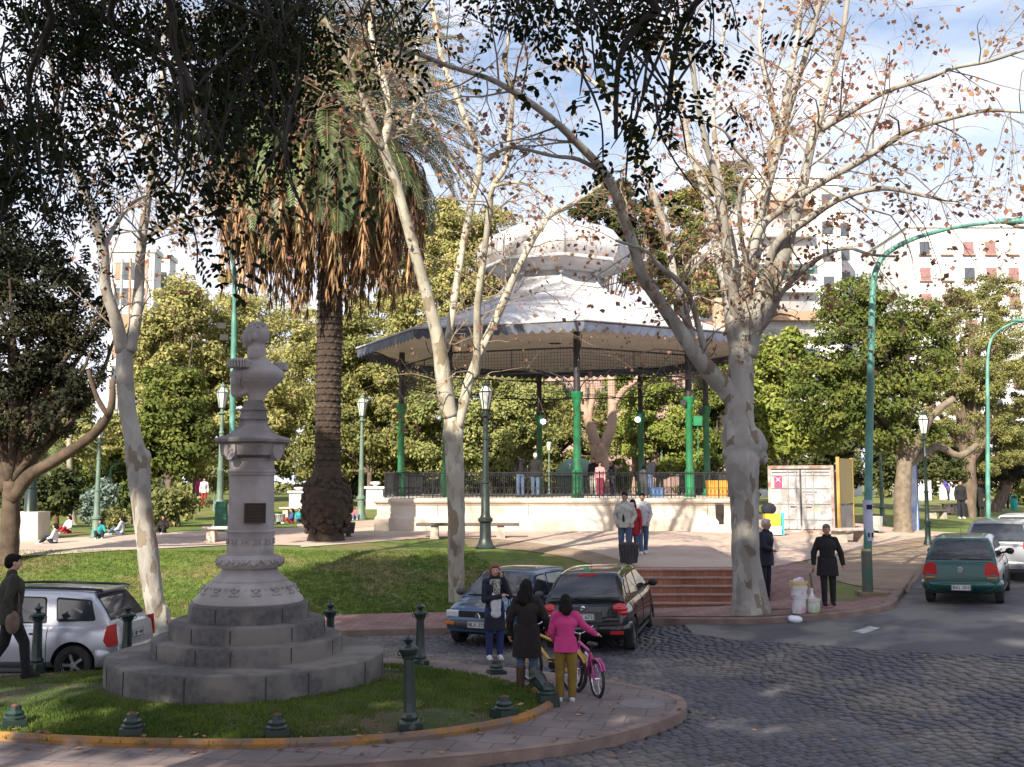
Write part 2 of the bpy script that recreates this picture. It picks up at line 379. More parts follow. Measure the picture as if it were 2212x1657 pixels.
for i in range(len(gx)-1):
    for j in range(rows): mb.f.append((i*W+j,(i+1)*W+j,(i+1)*W+j+1,i*W+j+1)); mb.m.append(0)
tag(mb.build('asphalt_road',M_asph,smooth=180),kind='structure')
# cobbles as real stones, laid in rows
random.seed(4); mb=MB(); sx,sy=.17,.115; ang=R(24); ca,sa=math.cos(ang),math.sin(ang)
for r in range(-70,150):
    yy=r*sy; xx=-22+random.random()*sx
    while xx<26:
        Lx=sx*random.uniform(.72,1.25); bend=.10*math.sin(xx*.55+r*.02)+.05*math.sin(xx*1.7)
        lx=xx+Lx/2; ly=yy+bend
        x=ca*lx-sa*ly+2; y=sa*lx+ca*ly+9.5; xx+=Lx
        if y<9.6 or y>22.2 or x<-12 or x>12.5: continue
        if abs(x)>y*.53+.6: continue
        d=float('inf')
        if y>19.8:
            if bil(GDl,x,y)>-.1: continue
        if inside(OC,x,y) or in_asph(x,y-.22-.12*math.sin(x*5)): continue
        z=RH(x,y); a=Lx*.47; b=sy*.45; h=.016+random.uniform(-.004,.004); tx,ty=random.uniform(-.025,.025),random.uniform(-.03,.03)
        P=[]
        for k,(q,zz) in enumerate(((1,-.01),(.98,h-.010),(.80,h))):
            for dx,dy in((-1,-1),(1,-1),(1,1),(-1,1)):
                px,py=dx*a*q,dy*b*q; zz2=zz+(px*tx+py*ty if k else 0)
                P.append((x+ca*px-sa*py,y+sa*px+ca*py,z+zz2))
        f=[(8,9,10,11)]
        for l in (0,4):
            for k in range(4): f.append((l+k,l+(k+1)%4,l+4+(k+1)%4,l+4+k))
        g=random.uniform(.68,1.25); wv=random.uniform(-.05,.07)
        mb.add(P,f,0,(g*(1+wv),g,g*(1-wv*.8),1))
tag(mb.build('cobbled_road',M_stone_cob,smooth=50),kind='structure')
# kerb along the park and the sidewalk behind it
def sweep_kerb(C,name,m,w,h,zf,closed=False,inset=0,lo=-.05,seam=1.1,rnd=.02):
    n=len(C); mb=MB(); prof=[(0,lo),(0,h-rnd),(rnd,h),(w-rnd,h),(w,h-rnd),(w,lo)]
    ring=[]; acc=0
    for i in range(n):
        a=C[(i-1)%n] if closed else C[max(i-1,0)]; b=C[(i+1)%n] if closed else C[min(i+1,n-1)]
        t=Vector((b[0]-a[0],b[1]-a[1],0)).normalized(); nn=Vector((-t.y,t.x,0))
        for q,z in prof: mb.v.append((C[i][0]+nn.x*(q+inset),C[i][1]+nn.y*(q+inset),zf(*C[i])+z))
    L=len(prof); rng=range(n if closed else n-1)
    for i in rng:
        j=(i+1)%n
        for k in range(L-1): mb.f.append((i*L+k,j*L+k,j*L+k+1,i*L+k+1)); mb.m.append(0)
    return mb.build(name,m,smooth=40)
def dense(C,step):
    o=[C[0]]
    for a,b in zip(C[:-1],C[1:]):
        L=math.hypot(b[0]-a[0],b[1]-a[1]); k=max(1,int(L/step))
        for i in range(1,k+1): o.append((a[0]+(b[0]-a[0])*i/k,a[1]+(b[1]-a[1])*i/k))
    return o
KCn=dense([k for k in KC if -45<k[0]<40],.3)
rh=RH
tag(sweep_kerb(KCn,'park_kerb',M_kerb,.2,.14,rh),kind='structure')
def strip(C,name,m,d0,dfun,off,nrow=8):
    mb=MB(); n=len(C)
    for i in range(n):
        a=C[max(i-1,0)]; b=C[min(i+1,n-1)]; t=Vector((b[0]-a[0],b[1]-a[1],0)).normalized(); nn=Vector((-t.y,t.x,0)); d1=dfun(*C[i])
        for k in range(nrow+1):
            q=d0+(d1-d0)*k/nrow; x,y=C[i][0]+nn.x*q,C[i][1]+nn.y*q
            z=(rh(x,y)+.13 if q<.55 else max(H(x,y),0)); mb.v.append((x,y,z+off))
    W=nrow+1
    for i in range(n-1):
        for k in range(nrow): mb.f.append((i*W+k,(i+1)*W+k,(i+1)*W+k+1,i*W+k+1)); mb.m.append(0)
    return mb.build(name,m,smooth=180)
tag(strip(KCn,'sidewalk',M_walk,.19,lambda x,y:(24.62-y if 2.2<x<6.3 else 2.55) if x<6.6 else (2.2 if x<7.6 else .75),.008),kind='structure')
def drape(name,m,A,B,off=.014,nu=60,nv=24):    # sheet between two border lines laid on the terrain
    A=[Vector((*a,0)) for a in A]; B=[Vector((*b,0)) for b in B]; A=catmull(A,12); B=catmull(B,12)
    mb=MB()
    def smp(C,t): k=t*(len(C)-1); i=min(int(k),len(C)-2); return C[i].lerp(C[i+1],k-i)
    for i in range(nu+1):
        a=smp(A,i/nu); b=smp(B,i/nu)
        for j in range(nv+1):
            p=a.lerp(b,j/nv); mb.v.append((p.x,p.y,H(p.x,p.y)+off))
    for i in range(nu):
        for j in range(nv): k=i*(nv+1)+j; mb.f.append((k,k+nv+1,k+nv+2,k+1)); mb.m.append(0)
    return tag(mb.build(name,m,smooth=180),kind='structure')
g2=lambda u,v:(gnd(u,v).x,gnd(u,v).y)
# plaza around the bandstand, and the path to the left
pa=[g2(650,1183),g2(800,1172),g2(960,1162),g2(1100,1168),g2(1250,1187),g2(1350,1215),g2(1392,1232),g2(1500,1233),g2(1620,1234),g2(1720,1215),g2(1840,1190),g2(1990,1160)]
drape('plaza_paving',M_plaza,pa,[(-9,44),(-7,47),(-5,50),(-2,55),(1,58),(4,60),(7,60),(10,58),(13,55),(15,52),(17,49),(20,45)],.02,120,60)
drape('footpath',M_plaza,[g2(-60,1207),g2(150,1197),g2(350,1186),g2(520,1178),g2(690,1181)],[g2(-60,1176),g2(150,1163),g2(350,1152),g2(520,1144),g2(690,1140)],.024,70,14)
drape('dirt_ramp',M_walk,[g2(1660,1318),g2(1655,1270),g2(1668,1225)],[g2(1800,1314),g2(1780,1260),g2(1745,1218)],.02,24,14)
# bare trodden earth patches on the lawn
drape('bare_earth',M_dirt,[g2(1010,1182),g2(1130,1190),g2(1260,1215),g2(1360,1240)],[g2(1000,1165),g2(1130,1166),g2(1260,1187),g2(1390,1228)],.018,40,12)
drape('worn_ground',M_dirt,[g2(1745,1230),g2(1830,1262),g2(1950,1272),g2(1985,1250)],[g2(1745,1212),g2(1830,1190),g2(1960,1165),g2(2040,1158)],.016,40,14)
# brick steps
st=[]; mb=MB(); x0,x1=2.55,5.9
for i in range(5):
    y0=24.25+i*.33; z1=.16+.165*(i+1)
    zb=float(road_h(4,24))-.1
    mb.box(((x0+x1)/2,(y0+26.7)/2,(zb+z1-.03)/2),(x1-x0,26.7-y0,z1-.03-zb))
    mb.box(((x0+x1)/2,y0+.2,z1-.014),(x1-x0+.04,.46,.03),mi=1)
o=mb.build('brick_steps',[M_step,mat('dusty_tread',(.34,.22,.17),.9,col2=(.24,.15,.12),scale=5,detail=8)]); tag(o,'short flight of worn red brick steps rising to the plaza between car and tree','steps')
# traffic island
def ss1(a,b,x):
    t=min(max((x-a)/(b-a),0),1); return t*t*(3-2*t)
def DIP(x,y): return ss1(14,18,y)*ss1(-1,-7,x)
IZ=RH
def fan_h(x,y):
    c=.16
    return c
M_ipave=brick_mat('island_pavers',(.19,.15,.148),(.155,.123,.122),(.09,.075,.075),1.15,.5,.5,rot=.22,msize=.012)
M_ikerb=mat('worn_orange_kerb_paint',(.30,.14,.025),.8,col2=(.17,.085,.035),scale=2.5,detail=9,lo=.4,hi=.62,bump=.3,bscale=25,col3=(.14,.10,.08),scale3=1.6)
mb=MB(); n=len(OC)
tag(sweep_kerb(OC,'island_kerb',M_kerb,.16,.145,IZ,True),kind='structure')
# paving between the two curves
n2=len(IC); K=200
def rs(C,k,N_): 
    t=k/N_*len(C); i=int(t)%len(C); j=(i+1)%len(C); f=t-int(t); return (C[i][0]*(1-f)+C[j][0]*f,C[i][1]*(1-f)+C[j][1]*f)
cx0,cy0=-3.7,14.7
def by_angle(C,N_):
    A=[math.atan2(p[1]-cy0,p[0]-cx0) for p in C]; o=[]
    for k in range(N_):
        a=-PI+2*PI*k/N_; best=None
        for i in range(len(C)):
            a0=A[i]; a1=A[(i+1)%len(C)]; d=(a1-a0+PI)%(2*PI)-PI; e=(a-a0+PI)%(2*PI)-PI
            if 0<=e<=d+1e-9 and d>0: f=e/d; j=(i+1)%len(C); best=(C[i][0]*(1-f)+C[j][0]*f,C[i][1]*(1-f)+C[j][1]*f); break
        o.append(best or C[0])
    return o
OA=by_angle(OC,K); IA=by_angle(IC,K); nr=5
for k in range(K):
    for j in range(nr+1):
        f=j/nr; x=OA[k][0]*(1-f)+IA[k][0]*f; y=OA[k][1]*(1-f)+IA[k][1]*f
        s=.985 if j==0 else 1
        mb.v.append((x,y,IZ(x,y)+.138+.01*f))
for k in range(K):
    for j in range(nr): a=k*(nr+1)+j; b=((k+1)%K)*(nr+1)+j; mb.f.append((a,b,b+1,a+1)); mb.m.append(0)
tag(mb.build('island_pavement',M_ipave,smooth=180),kind='structure')
def isl(x,y): 
    r=math.hypot((x+3.88)/4.5,(y-14.7)/2.9); return .17+.15*max(0,1-r)**.6 if r<1 else .17
mb=MB(); nr=14
for k in range(K):
    for j in range(nr+1):
        f=j/nr; x=IA[k][0]*(1-f)+cx0*f; y=IA[k][1]*(1-f)+cy0*f
        mb.v.append((x,y,.17+.17*(1-(1-f)**2.2)-.12*DIP(x,y)+.012*math.sin(x*9)*math.sin(y*8)*min(1,f*4)))
for k in range(K):
    for j in range(nr): a=k*(nr+1)+j; b=((k+1)%K)*(nr+1)+j; mb.f.append((a,b,b+1,a+1)); mb.m.append(0)
M_igr=mat('island_turf',(.026,.045,.006),.95,col2=(.055,.088,.012),scale=1.8,detail=9,lo=.3,hi=.65,col3=(.10,.072,.045),scale3=.8,bump=1,bscale=70,bdist=.03)
tag(mb.build('island_lawn',M_igr,smooth=180),kind='structure')
ICF=[p for p in IC if p[1]<14.9]; k0=max(range(len(ICF)),key=lambda i:math.hypot(ICF[i][0]-ICF[i-1][0],ICF[i][1]-ICF[i-1][1])); ICF=ICF[k0:]+ICF[:k0]
tag(sweep_kerb(ICF,'island_edging',M_ikerb,.13,.235,lambda x,y:IZ(x,y),False,inset=-.02,rnd=.045),kind='structure')
# grass blades: real tufts over the near lawns (uncountable)
random.seed(9); rng=np.random.default_rng(9)
def tufts(name,pts,hs,m):
    P=[]
    for (x,y,z) in pts:
        for _ in range(3):
            a=rng.uniform(0,2*PI); wd=.010; h=hs*rng.uniform(.5,1.2); lx,ly=rng.normal(0,.4*h,2); dx,dy=math.cos(a)*wd,math.sin(a)*wd
            ox,oy=rng.normal(0,.03,2)
            P.append([(x+ox-dx,y+oy-dy,z-.01),(x+ox+dx,y+oy+dy,z-.01),(x+ox+lx,y+oy+ly,z+h)])
    return quads(name,np.array(P),m,nv=3)
pts=[]
while len(pts)<16000:
    x,y=random.uniform(-9,1),random.uniform(11.5,17.5)
    if inside(IC,x,y) and math.hypot(x+3.88,y-15.2)>1.9:
        if math.sin(x*1.3+y*.7)+math.sin(x*.6-y*1.9+1)>1.15 and random.random()<.85: continue
        k=math.hypot((x-cx0)/4.4,(y-cy0)/3); f=max(0,1-k); pts.append((x,y,.17+.17*(1-(1-f)**2.2)-.12*DIP(x,y)))
M_blade=mat('grass_blade',(.05,.10,.008),.8,col2=(.12,.165,.022),scale=1.5,trans=.3)
tag(tufts('island_grass',pts,.045,M_blade),kind='stuff')
pts=[]
while len(pts)<26000:
    x,y=random.uniform(-14.5,2.3),24.2+6*random.random()**1.3
    if x>-1 and y>24.2+(2.3-x)*1.5: continue
    pts.append((x,y,H(x,y)))
tag(tufts('mound_grass',pts,.06,M_blade),kind='stuff')
# ================================================================ bandstand
M_white=mat('pale_grey_roof_paint',(.50,.49,.51),.6,col2=(.47,.46,.485),scale=.5,detail=4,col3=(.38,.37,.38),scale3=.9,spec=.3)
M_under=mat('dusty_pink_boards',(.52,.45,.44),.8,col2=(.45,.385,.375),scale=1.2,detail=6)
M_zinc=mat('zinc_grey',(.33,.35,.38),.5,col2=(.26,.27,.30),scale=2,metal=.2)
M_iron=mat('black_iron',(.018,.018,.022),.45,col2=(.03,.028,.03),scale=6)
M_green=mat('bright_green_paint',(.014,.19,.07),.38,col2=(.012,.13,.052),scale=2.2,detail=8,col3=(.02,.11,.05),scale3=1.8,coat=.3)
M_cream=mat('cream_plaster',(.56,.49,.41),.85,col2=(.40,.34,.28),scale=1.1,detail=9,lo=.3,hi=.62,col3=(.60,.54,.47),scale3=.5,bump=.3,bscale=18)
M_vb=mat('blue_grey_valance',(.085,.10,.15),.6,col2=(.055,.065,.10),scale=3)
M_lampg=mat('frosted_glass',(.62,.62,.58),.35,spec=.6)
PX,PY=1.9,45.5; PZ=2.52; PR=6.7; A0=R(-85.5)
P0=empty('bandstand',(PX,PY,float(PZ-1.15)),0,'octagonal bandstand with pale tiered roof, green columns and black railings on a cream base','bandstand')
zl=PZ-1.15
def pv(r,a,z): return Vector((r*math.cos(a),r*math.sin(a),z-zl))
ang=[A0+i*PI/4 for i in range(8)]
# plinth: long octagonal wall with mouldings (front wall 16.4 m wide and parallel to the street)
mb=MB(); hw=7.15; fy=-7.4
poly=[(-hw,-4.2),(-hw+.35,fy),(hw-.35,fy),(hw,-4.2),(hw-.6,5.6),(4.6,8.4),(-4.6,8.4),(-hw+.6,5.6)]
def offp(P,k):
    n=len(P);o=[]
    for i in range(n):
        a=Vector(P[i-1]);b=Vector(P[i]);c=Vector(P[(i+1)%n]); n1=Vector(((b-a).y,-(b-a).x)).normalized(); n2=Vector(((c-b).y,-(c-b).x)).normalized(); m=(n1+n2).normalized(); o.append(tuple(b+m*k/max(.4,m.dot(n1))))
    return o
prof=[(.10,-.4),(.10,.42),(.02,.50),(0,.55),(0,.90),(.05,.93),(.05,.96),(.13,1.0),(.16,1.06),(.13,1.13),(.05,1.16)]
rings=[]
n=len(poly)
for k,z in prof:
    for x,y in offp(poly,k): mb.v.append((x,y,z))
for i in range(len(prof)-1):
    for j in range(n): mb.f.append((i*n+j,i*n+(j+1)%n,(i+1)*n+(j+1)%n,(i+1)*n+j)); mb.m.append(0)
mb.f.append(tuple((len(prof)-1)*n+j for j in range(n))); mb.m.append(0)
for x in (-4.6,-1.3,2.1,5.2): mb.box((x,fy-.006,.72),(.02,.03,.36),mi=1)
pl=mb.build('plinth',[M_cream,mat('dark_joint',(.16,.12,.09),.9)],P0,smooth=30)

mb=MB()
mb=MB(); mb.prism([(-.13,0),(.16,0),(.16,-.72),(-.02,-.72),(-.02,-.62),(-.12,-.5)],0,.06,fn=lambda x,y,z:(x+5.6,fy-.05-z,y+.94))
mb.build('wall_niche',mat('dark_hollow',(.02,.014,.012),.9),pl)
# roof
eave=8.9; RE=8.62
tiers=[(RE,eave,1),(7.2,9.38,1),(5.6,9.98,1),(4.2,10.52,1),(2.85,11.08,1),(2.62,11.2,1),(2.3,11.55,1),(2.08,11.9,1),(2.05,12.1,1),(2.22,12.16,1)]
def octa(mb,prof,mi=0,capb=False,capt=False):
    o=len(mb.v)
    for r,z in prof:
        for a in ang: mb.v.append(tuple(pv(r,a,z)))
    for i in range(len(prof)-1):
        for j in range(8): mb.f.append((o+i*8+j,o+i*8+(j+1)%8,o+(i+1)*8+(j+1)%8,o+(i+1)*8+j)); mb.m.append(mi)
    if capt: mb.f.append(tuple(o+(len(prof)-1)*8+j for j in range(8))); mb.m.append(mi)
    if capb: mb.f.append(tuple(o+j for j in range(7,-1,-1))); mb.m.append(mi)
mb=MB(); octa(mb,[(r,z) for r,z,_ in tiers],capt=True)
for i in range(8):
    for k in range(1,6):      # sheet seams
        f=k/6
        for (r0,z0,_),(r1,z1,_) in zip(tiers[:4],tiers[1:5]):
            p=pv(r0,ang[i],z0).lerp(pv(r0,ang[(i+1)%8],z0),f); q=pv(r1,ang[i],z1).lerp(pv(r1,ang[(i+1)%8],z1),f); up=Vector((0,0,.008)); mb.tube([p+up,q+up],.009,4,cap=False)
roof=mb.build('roof',M_white,P0,smooth=12)
mb=MB(); octa(mb,[(RE-.05,eave-.03),(7.6,8.78),(6.5,8.72),(5.2,8.95),(.3,9.2)]); mb.build('soffit',M_under,P0,smooth=12)
mb=MB()
for a in ang:   # hip seams and scroll ends on the drum
    pts=[pv(r+.01,a,z+.02) for r,z,_ in tiers[:6]]; mb.tube(pts,.035,6)
    pts=[pv(r+.03,a,z) for r,z,_ in tiers[5:9]]; mb.tube(pts,.05,6)
    c=pv(2.25,a,12.02); mb.ell(c,.12,8,6); c=pv(2.72,a,11.22); mb.ell(c,.1,8,6)
    mb.build('hip_ridge',M_white,roof,smooth=60); mb=MB()
mb=MB(); octa(mb,[(2.25,12.1),(2.4,12.25),(2.85,12.42),(3.05,12.5),(3.15,12.62),(3.36,12.9),(3.42,13.15),(3.38,13.45),(3.12,13.78),(2.5,14.08),(1.82,14.31),(1.2,14.48),(.75,14.65),(.45,14.85),(.22,15.15),(.06,15.5)])
dome=mb.build('dome',[M_white],P0,smooth=24)
mb=MB(); octa(mb,[(2.1,12.14),(2.45,12.3),(2.9,12.46),(3.0,12.47)]); mb.build('dome_underside',M_zinc,dome)
mb=MB()
for i in range(8):
    a=pv(3.12,ang[i],12.53); b=pv(3.12,ang[(i+1)%8],12.53)
    for k in range(34):
        c=a.lerp(b,(k+.5)/34); d=(b-a).normalized(); mb.ell(c,(.055,.055,.11),6,5,M=((d+Vector((0,0,.9))).to_track_quat('Z','Y')).to_matrix())
mb.build('rope_moulding',M_white,dome,smooth=180)
mb=MB()
for a in ang: mb.tube([pv(r+.015,a,z) for r,z in [(3.15,12.62),(3.36,12.9),(3.42,13.15),(3.38,13.45),(3.12,13.78),(2.5,14.08),(1.82,14.31),(1.2,14.48),(.75,14.65),(.45,14.85)]],.025,5)
mb.build('dome_rib',M_zinc,dome,smooth=60)
# scalloped valance
for i in range(8):
    mb=MB(); a=pv(RE+.02,ang[i],eave); b=pv(RE+.02,ang[(i+1)%8],eave); K=17; nrm=((a+b)/2); nrm.z=0; nrm.normalize()
    for k in range(K):
        top=[a.lerp(b,(k+q)/K) for q in (0,1)]; V=[]; m=8
        for j in range(m+1): p=a.lerp(b,(k+j/m)/K); V.append(p+Vector((0,0,-.30-.13*math.sin(PI*j/m))))
        ring=[top[0]+Vector((0,0,-.02))]+V+[top[1]+Vector((0,0,-.02))]; L=len(ring)
        mb.add([p for p in ring]+[p-nrm*.02 for p in ring],[tuple(range(L)),tuple(range(2*L-1,L-1,-1))]+[(x,x+L,(x+1)%L+L,(x+1)%L) for x in range(L)])
    mb.build('valance',M_vb,P0)
mb=MB()
for i in range(8): mb.tube([pv(RE+.05,ang[i],eave+.0),pv(RE+.05,ang[(i+1)%8],eave+.0)],.045,6)
mb.build('gutter',M_white,P0,smooth=60)
# columns
def arcpts(c,r,a0,a1,n,ex,ez=Vector((0,0,1))): return [c+ex*(r*math.cos(a0+(a1-a0)*i/n))+ez*(r*math.sin(a0+(a1-a0)*i/n)) for i in range(n+1)]
for i,a in enumerate(ang):
    ex=Vector((math.cos(a),math.sin(a),0)); c0=pv(PR,a,PZ); e=empty('column',c0); e.parent=P0
    mb=MB(); mb.lathe([(.24,0),(.24,.12),(.19,.16),(.185,.9),(.22,.93),(.22,.98),(.19,1.0),(.20,1.03)],14)
    mb.lathe([(.155,1.03),(.155,1.08),(.145,1.2),(.135,3.5),(.17,3.56),(.16,3.62),(.19,3.7),(.22,3.78),(.22,3.86),(.24,3.9),(.24,3.95),(.12,3.97)],14)
    mb.lathe([(.15,1.0),(.19,1.02),(.19,1.08),(.15,1.1)],14)
    mb.build('shaft',M_green,e,smooth=40)
    mb=MB(); mb.lathe([(.125,3.95),(.125,5.5),(.15,5.52),(.15,5.6),(.125,5.62),(.125,6.2)],12)
    pts=[Vector((0,0,5.2))+ex*.12+Vector((0,0,1.0))*0,ex*.35+Vector((0,0,5.75)),ex*.95+Vector((0,0,6.15)),ex*1.75+Vector((0,0,6.3))]; mb.tube(catmull(pts,5),.035,6)
    mb.build('upper_post',M_iron,e,smooth=40)
    mb=MB()   # scroll bracket
    cc=ex*.72+Vector((0,0,5.62)); sp=[]
    for k in range(40): t=k/39*4.2*PI; rr=.30*(1-k/46); sp.append(cc+ex*(rr*math.cos(t+1.2))+Vector((0,0,rr*math.sin(t+1.2))))
    mb.tube(sp,.018,5); sp=[]
    cc=ex*.33+Vector((0,0,5.1))
    for k in range(28): t=k/27*3.4*PI; rr=.17*(1-k/32); sp.append(cc+ex*(rr*math.cos(t+2))+Vector((0,0,rr*math.sin(t+2))))
    mb.tube(sp,.014,5); mb.tube(catmull([ex*.13+Vector((0,0,4.7)),ex*.3+Vector((0,0,4.85)),ex*.55+Vector((0,0,5.3)),ex*1.1+Vector((0,0,5.55)),ex*1.3+Vector((0,0,5.95))],5),.018,5)
    mb.build('scroll_bracket',M_iron,e,smooth=60)
    if i in(1,2,3,4,7,5):
        mb=MB(); s=-1 if i<4 else 1; mb.box((.25*s,-.2,3.72 if i not in(3,4) else 3.6),(.22,.16,.2)); mb.box((.1*s,-.1,3.66),(.2,.03,.03))
        sp=mb.build('spotlight',M_iron,e)
        if i in (3,4):
            mb=MB(); mb.ell((.18*s,-.32,3.62),(.14,.08,.13),10,6); mb.build('lit_lens',mat('lit_lens',(.8,.8,.9),.3,emit=(.85,.8,1,3)),sp,smooth=180)
mb=MB(); a=ang[1]; c=pv(PR,a,PZ+3.0); mb.box(c+Vector((.32,-.12,0)),(.34,.14,.38)); mb.box(c+Vector((.32,-.12,-.9)),(.03,.03,1.5)); mb.build('junction_box',M_green,P0)
# lattice and arches between columns
for i in range(8):
    A=pv(PR,ang[i],0); B=pv(PR,ang[(i+1)%8],0); d=(B-A).normalized(); L=(B-A).length; A=A+d*.14; L-=.28; z1=8.15-zl; z0=7.25-zl
    bz=Vector((0,0,1)); mb=MB(); g=lambda s_,z: Vector((A.x,A.y,0))+d*s_+Vector((0,0,z))
    for z in (z1,z0): mb.tube([g(0,z),g(L,z)],.028,4)
    mb.build('lattice_rail',M_iron,P0)
    mb=MB(); k=0; s_=.11
    while s_<L: mb.tube([g(s_,z0),g(s_,z1)],.006,3,cap=False); s_+=.125
    z=z0+.11
    while z<z1: mb.tube([g(0,z),g(L,z)],.006,3,cap=False); z+=.125
    s_=.11
    while s_<L:
        z=z0+.11
        while z<z1: c=g(s_,z); mb.box(c,(.024,.024,.024)); z+=.125
        s_+=.125
    mb.build('lattice',M_iron,P0)
    mb=MB(); zc=3.98+PZ-zl; hgt=(z0+.18)-zc
    for q,rr in ((1,.022),(.86,.014)):
        pts=[g(L/2-L/2*q*math.cos(t),zc+hgt*math.sin(t)*q**.5) for t in [PI*j/26 for j in range(27)]]; mb.tube(pts,rr,5)
    mb.tube([g(L/2,zc+hgt),g(L/2,z1)],.016,4)
    for s2 in (-1,1):
        cc=g(L/2+s2*(L/2-.33),z0-.3); mb.tube([cc+d*(.2*(1-k/26)*math.cos(k*.5))+Vector((0,0,.2*(1-k/26)*math.sin(k*.5))) for k in range(22)],.012,4)
    mb.build('arch_bracket',M_iron,P0,smooth=60)
# railing on the plinth
rp=offp(poly,-.28); mb=MB(); mh=MB()
for i in range(len(rp)):
    a=Vector((*rp[i],1.15)); b=Vector((*rp[(i+1)%len(rp)],1.15)); L=(b-a).length; d=(b-a)/L; r=random.Random(i)
    for z,t in ((.12,.016),(.38,.012),(.93,.022)): mh.tube([a+Vector((0,0,z)),b+Vector((0,0,z))],t,4)
    k=int(L/.145)
    for j in range(k+1):
        p=a+d*(L*j/k); mb.tube([p+Vector((0,0,0)),p+Vector((0,0,1.0))],.010 if j%6 else .022,4,cap=False)
        if j<k:
            c=p+d*(L/k/2); mb.tube([c+d*(.055*math.cos(t))+Vector((0,0,.25+.10*math.sin(t))) for t in [2*PI*q/8 for q in range(9)]],.009,3,cap=False)
            mb.tube([c+Vector((0,0,.38)),c+Vector((0,0,.93))],.007,3,cap=False)
            mb.tube([c+d*(.05*math.cos(t))+Vector((0,0,.84+.07*math.sin(t))) for t in [PI*q/5 for q in range(6)]],.008,3,cap=False)
mb.build('railing_bars',M_iron,P0); mh.build('handrail',M_iron,P0)
# ================================================================ monument
M_gran=mat('grey_granite',(.088,.081,.081),.75,col2=(.05,.047,.05),scale=14,detail=9,col3=(.15,.135,.12),scale3=1.2,bump=.25,bscale=60)
M_pale=mat('weathered_pale_stone',(.35,.32,.315),.8,col2=(.27,.243,.24),scale=3.5,detail=9,col3=(.24,.215,.21),scale3=1.6,bump=.2,bscale=40)
M_dstone=mat('stained_stone',(.25,.225,.225),.85,col2=(.16,.143,.143),scale=4,detail=9,col3=(.13,.12,.115),scale3=2.2,bump=.25,bscale=40)
mc=at(535,1425,15.3); MX,MY=mc.x+.0,mc.y; MZ=.24
MO=empty('monument',(MX,MY,MZ),0,'stone column with uniformed bust standing on four round granite steps','monument')
def sz(v,Y=15.3): return at(535,v,Y).z-MZ
def sr(px,Y=15.3): return px*Y/F
steps=[(295,1512,1462,13.3),(203,1449,1403,13.95),(166,1393,1358,14.15),(128,1347,1314,14.5)]
zz=-.1
for k,(r,vb,vt,yf) in enumerate(steps):
    zt=sz(vt,15.3-sr(r)); R_=sr(r)*.965; mb=MB(); mb.lathe([(R_+.005,zz),(R_,zt-.035),(R_-.01,zt-.012),(R_-.035,zt),(.3,zt)],96)
    nj=[14,12,9,6][k]; off=[.13,.3,.9,.2][k]
    for j in range(nj):
        a=2*PI*(j+off)/nj+.08*((j*7)%3-1); p=Vector((math.cos(a)*(R_+.002),math.sin(a)*(R_+.002),(zz+zt)/2-.01)); mb.box(p,(.012,.014,zt-max(zz,-.1)-.05),a,mi=1)
    mb.build('granite_step',[M_gran,mat('joint_black',(.035,.03,.03),.9)],MO,smooth=35)
    zz=zt-.002
# shaft
L=lambda pts:[(sr(r),sz(v)) for v,r in pts]
mb=MB(); mb.lathe([(sr(113),zz-.01)]+L([(1300,112),(1296,114),(1290,112),(1286,108)])+L([(1284,106),(1272,97),(1262,90),(1256,84),(1254,78),(1250,78),(1244,70),(1236,62),(1228,57),(1224,60)]),96)
mb.lathe(L([(1226,56),(1224,66),(1216,70),(1205,68),(1199,60),(1197,52)]),72)
mb.lathe(L([(1199,48),(1190,49),(1187,50),(1183,49),(1168,49),(1150,50),(1147,52),(1144,49),(1100,47.5),(1045,47),(1027,46.5),(1026,49.5),(1020,50.5),(1014,49.5),(1012,46.5),(988,46.5)]),72)
sh=mb.build('shaft',M_pale,MO,smooth=35)
mb=MB()
# leaf relief ring on the base, wreath, greek key
for j in range(14):
    a=2*PI*(j+.35)/14
    for dz,dr,w_,q in ((0,0,.05,0),(.035,-.012,.035,.06),(.035,-.012,.035,-.06),(-.045,.03,.05,.05),(-.045,.03,.05,-.05)):
        rr=sr(96)+dr; zc=sz(1270)+dz; mb.ell((math.cos(a+q)*rr,math.sin(a+q)*rr,zc),(.022,w_*.9,.028),6,5,M=Matrix.Rotation(a,3,'Z'))
    mb.box((math.cos(a+PI/14)*sr(93),math.sin(a+PI/14)*sr(93),sz(1271)),(.03,.018,.11),a)
for j in range(40):
    a=2*PI*j/40; rr=sr(70)
    mb.ell((math.cos(a)*rr,math.sin(a)*rr,sz(1212)+.02*math.sin(j*2.1)),(.018,.05,.022),6,5,M=Matrix.Rotation(a,3,'Z')@Matrix.Rotation(.7*(1 if j%2 else -1),3,'X'))
for j in range(12):
    a=2*PI*j/12; rr=sr(50)
    for (da,dz,wx,wz) in ((0,.035,.13,.008),(0,-.035,.13,.008),(.12,0,.008,.07),(-.10,-.012,.008,.045),(-.02,.0,.07,.008)):
        mb.box((math.cos(a+da)*rr,math.sin(a+da)*rr,sz(1168)+dz),(.010,wx,wz),a+da)
for j in range(64):
    a=2*PI*j/64; mb.ell((math.cos(a)*sr(50.5),math.sin(a)*sr(50.5),sz(1020)),(.010,.012,.014),5,4)
mb.build('carved_relief',M_pale,sh,smooth=180)
mb=MB(); mb.lathe(L([(990,46),(986,60),(984,66),(970,68),(960,69),(958,74),(956,79),(951,80.5),(948,79),(945,72),(941,58),(936,48),(928,38),(918,31.5),(910,29.5),(908,30),(907,34),(903,34),(901,29),(893,27),(889,27.5),(887,30),(884,29.5),(882,25),(876,22),(872,21),(868,20),(866,19)]),72)
cap_=mb.build('capital',M_dstone,MO,smooth=35)
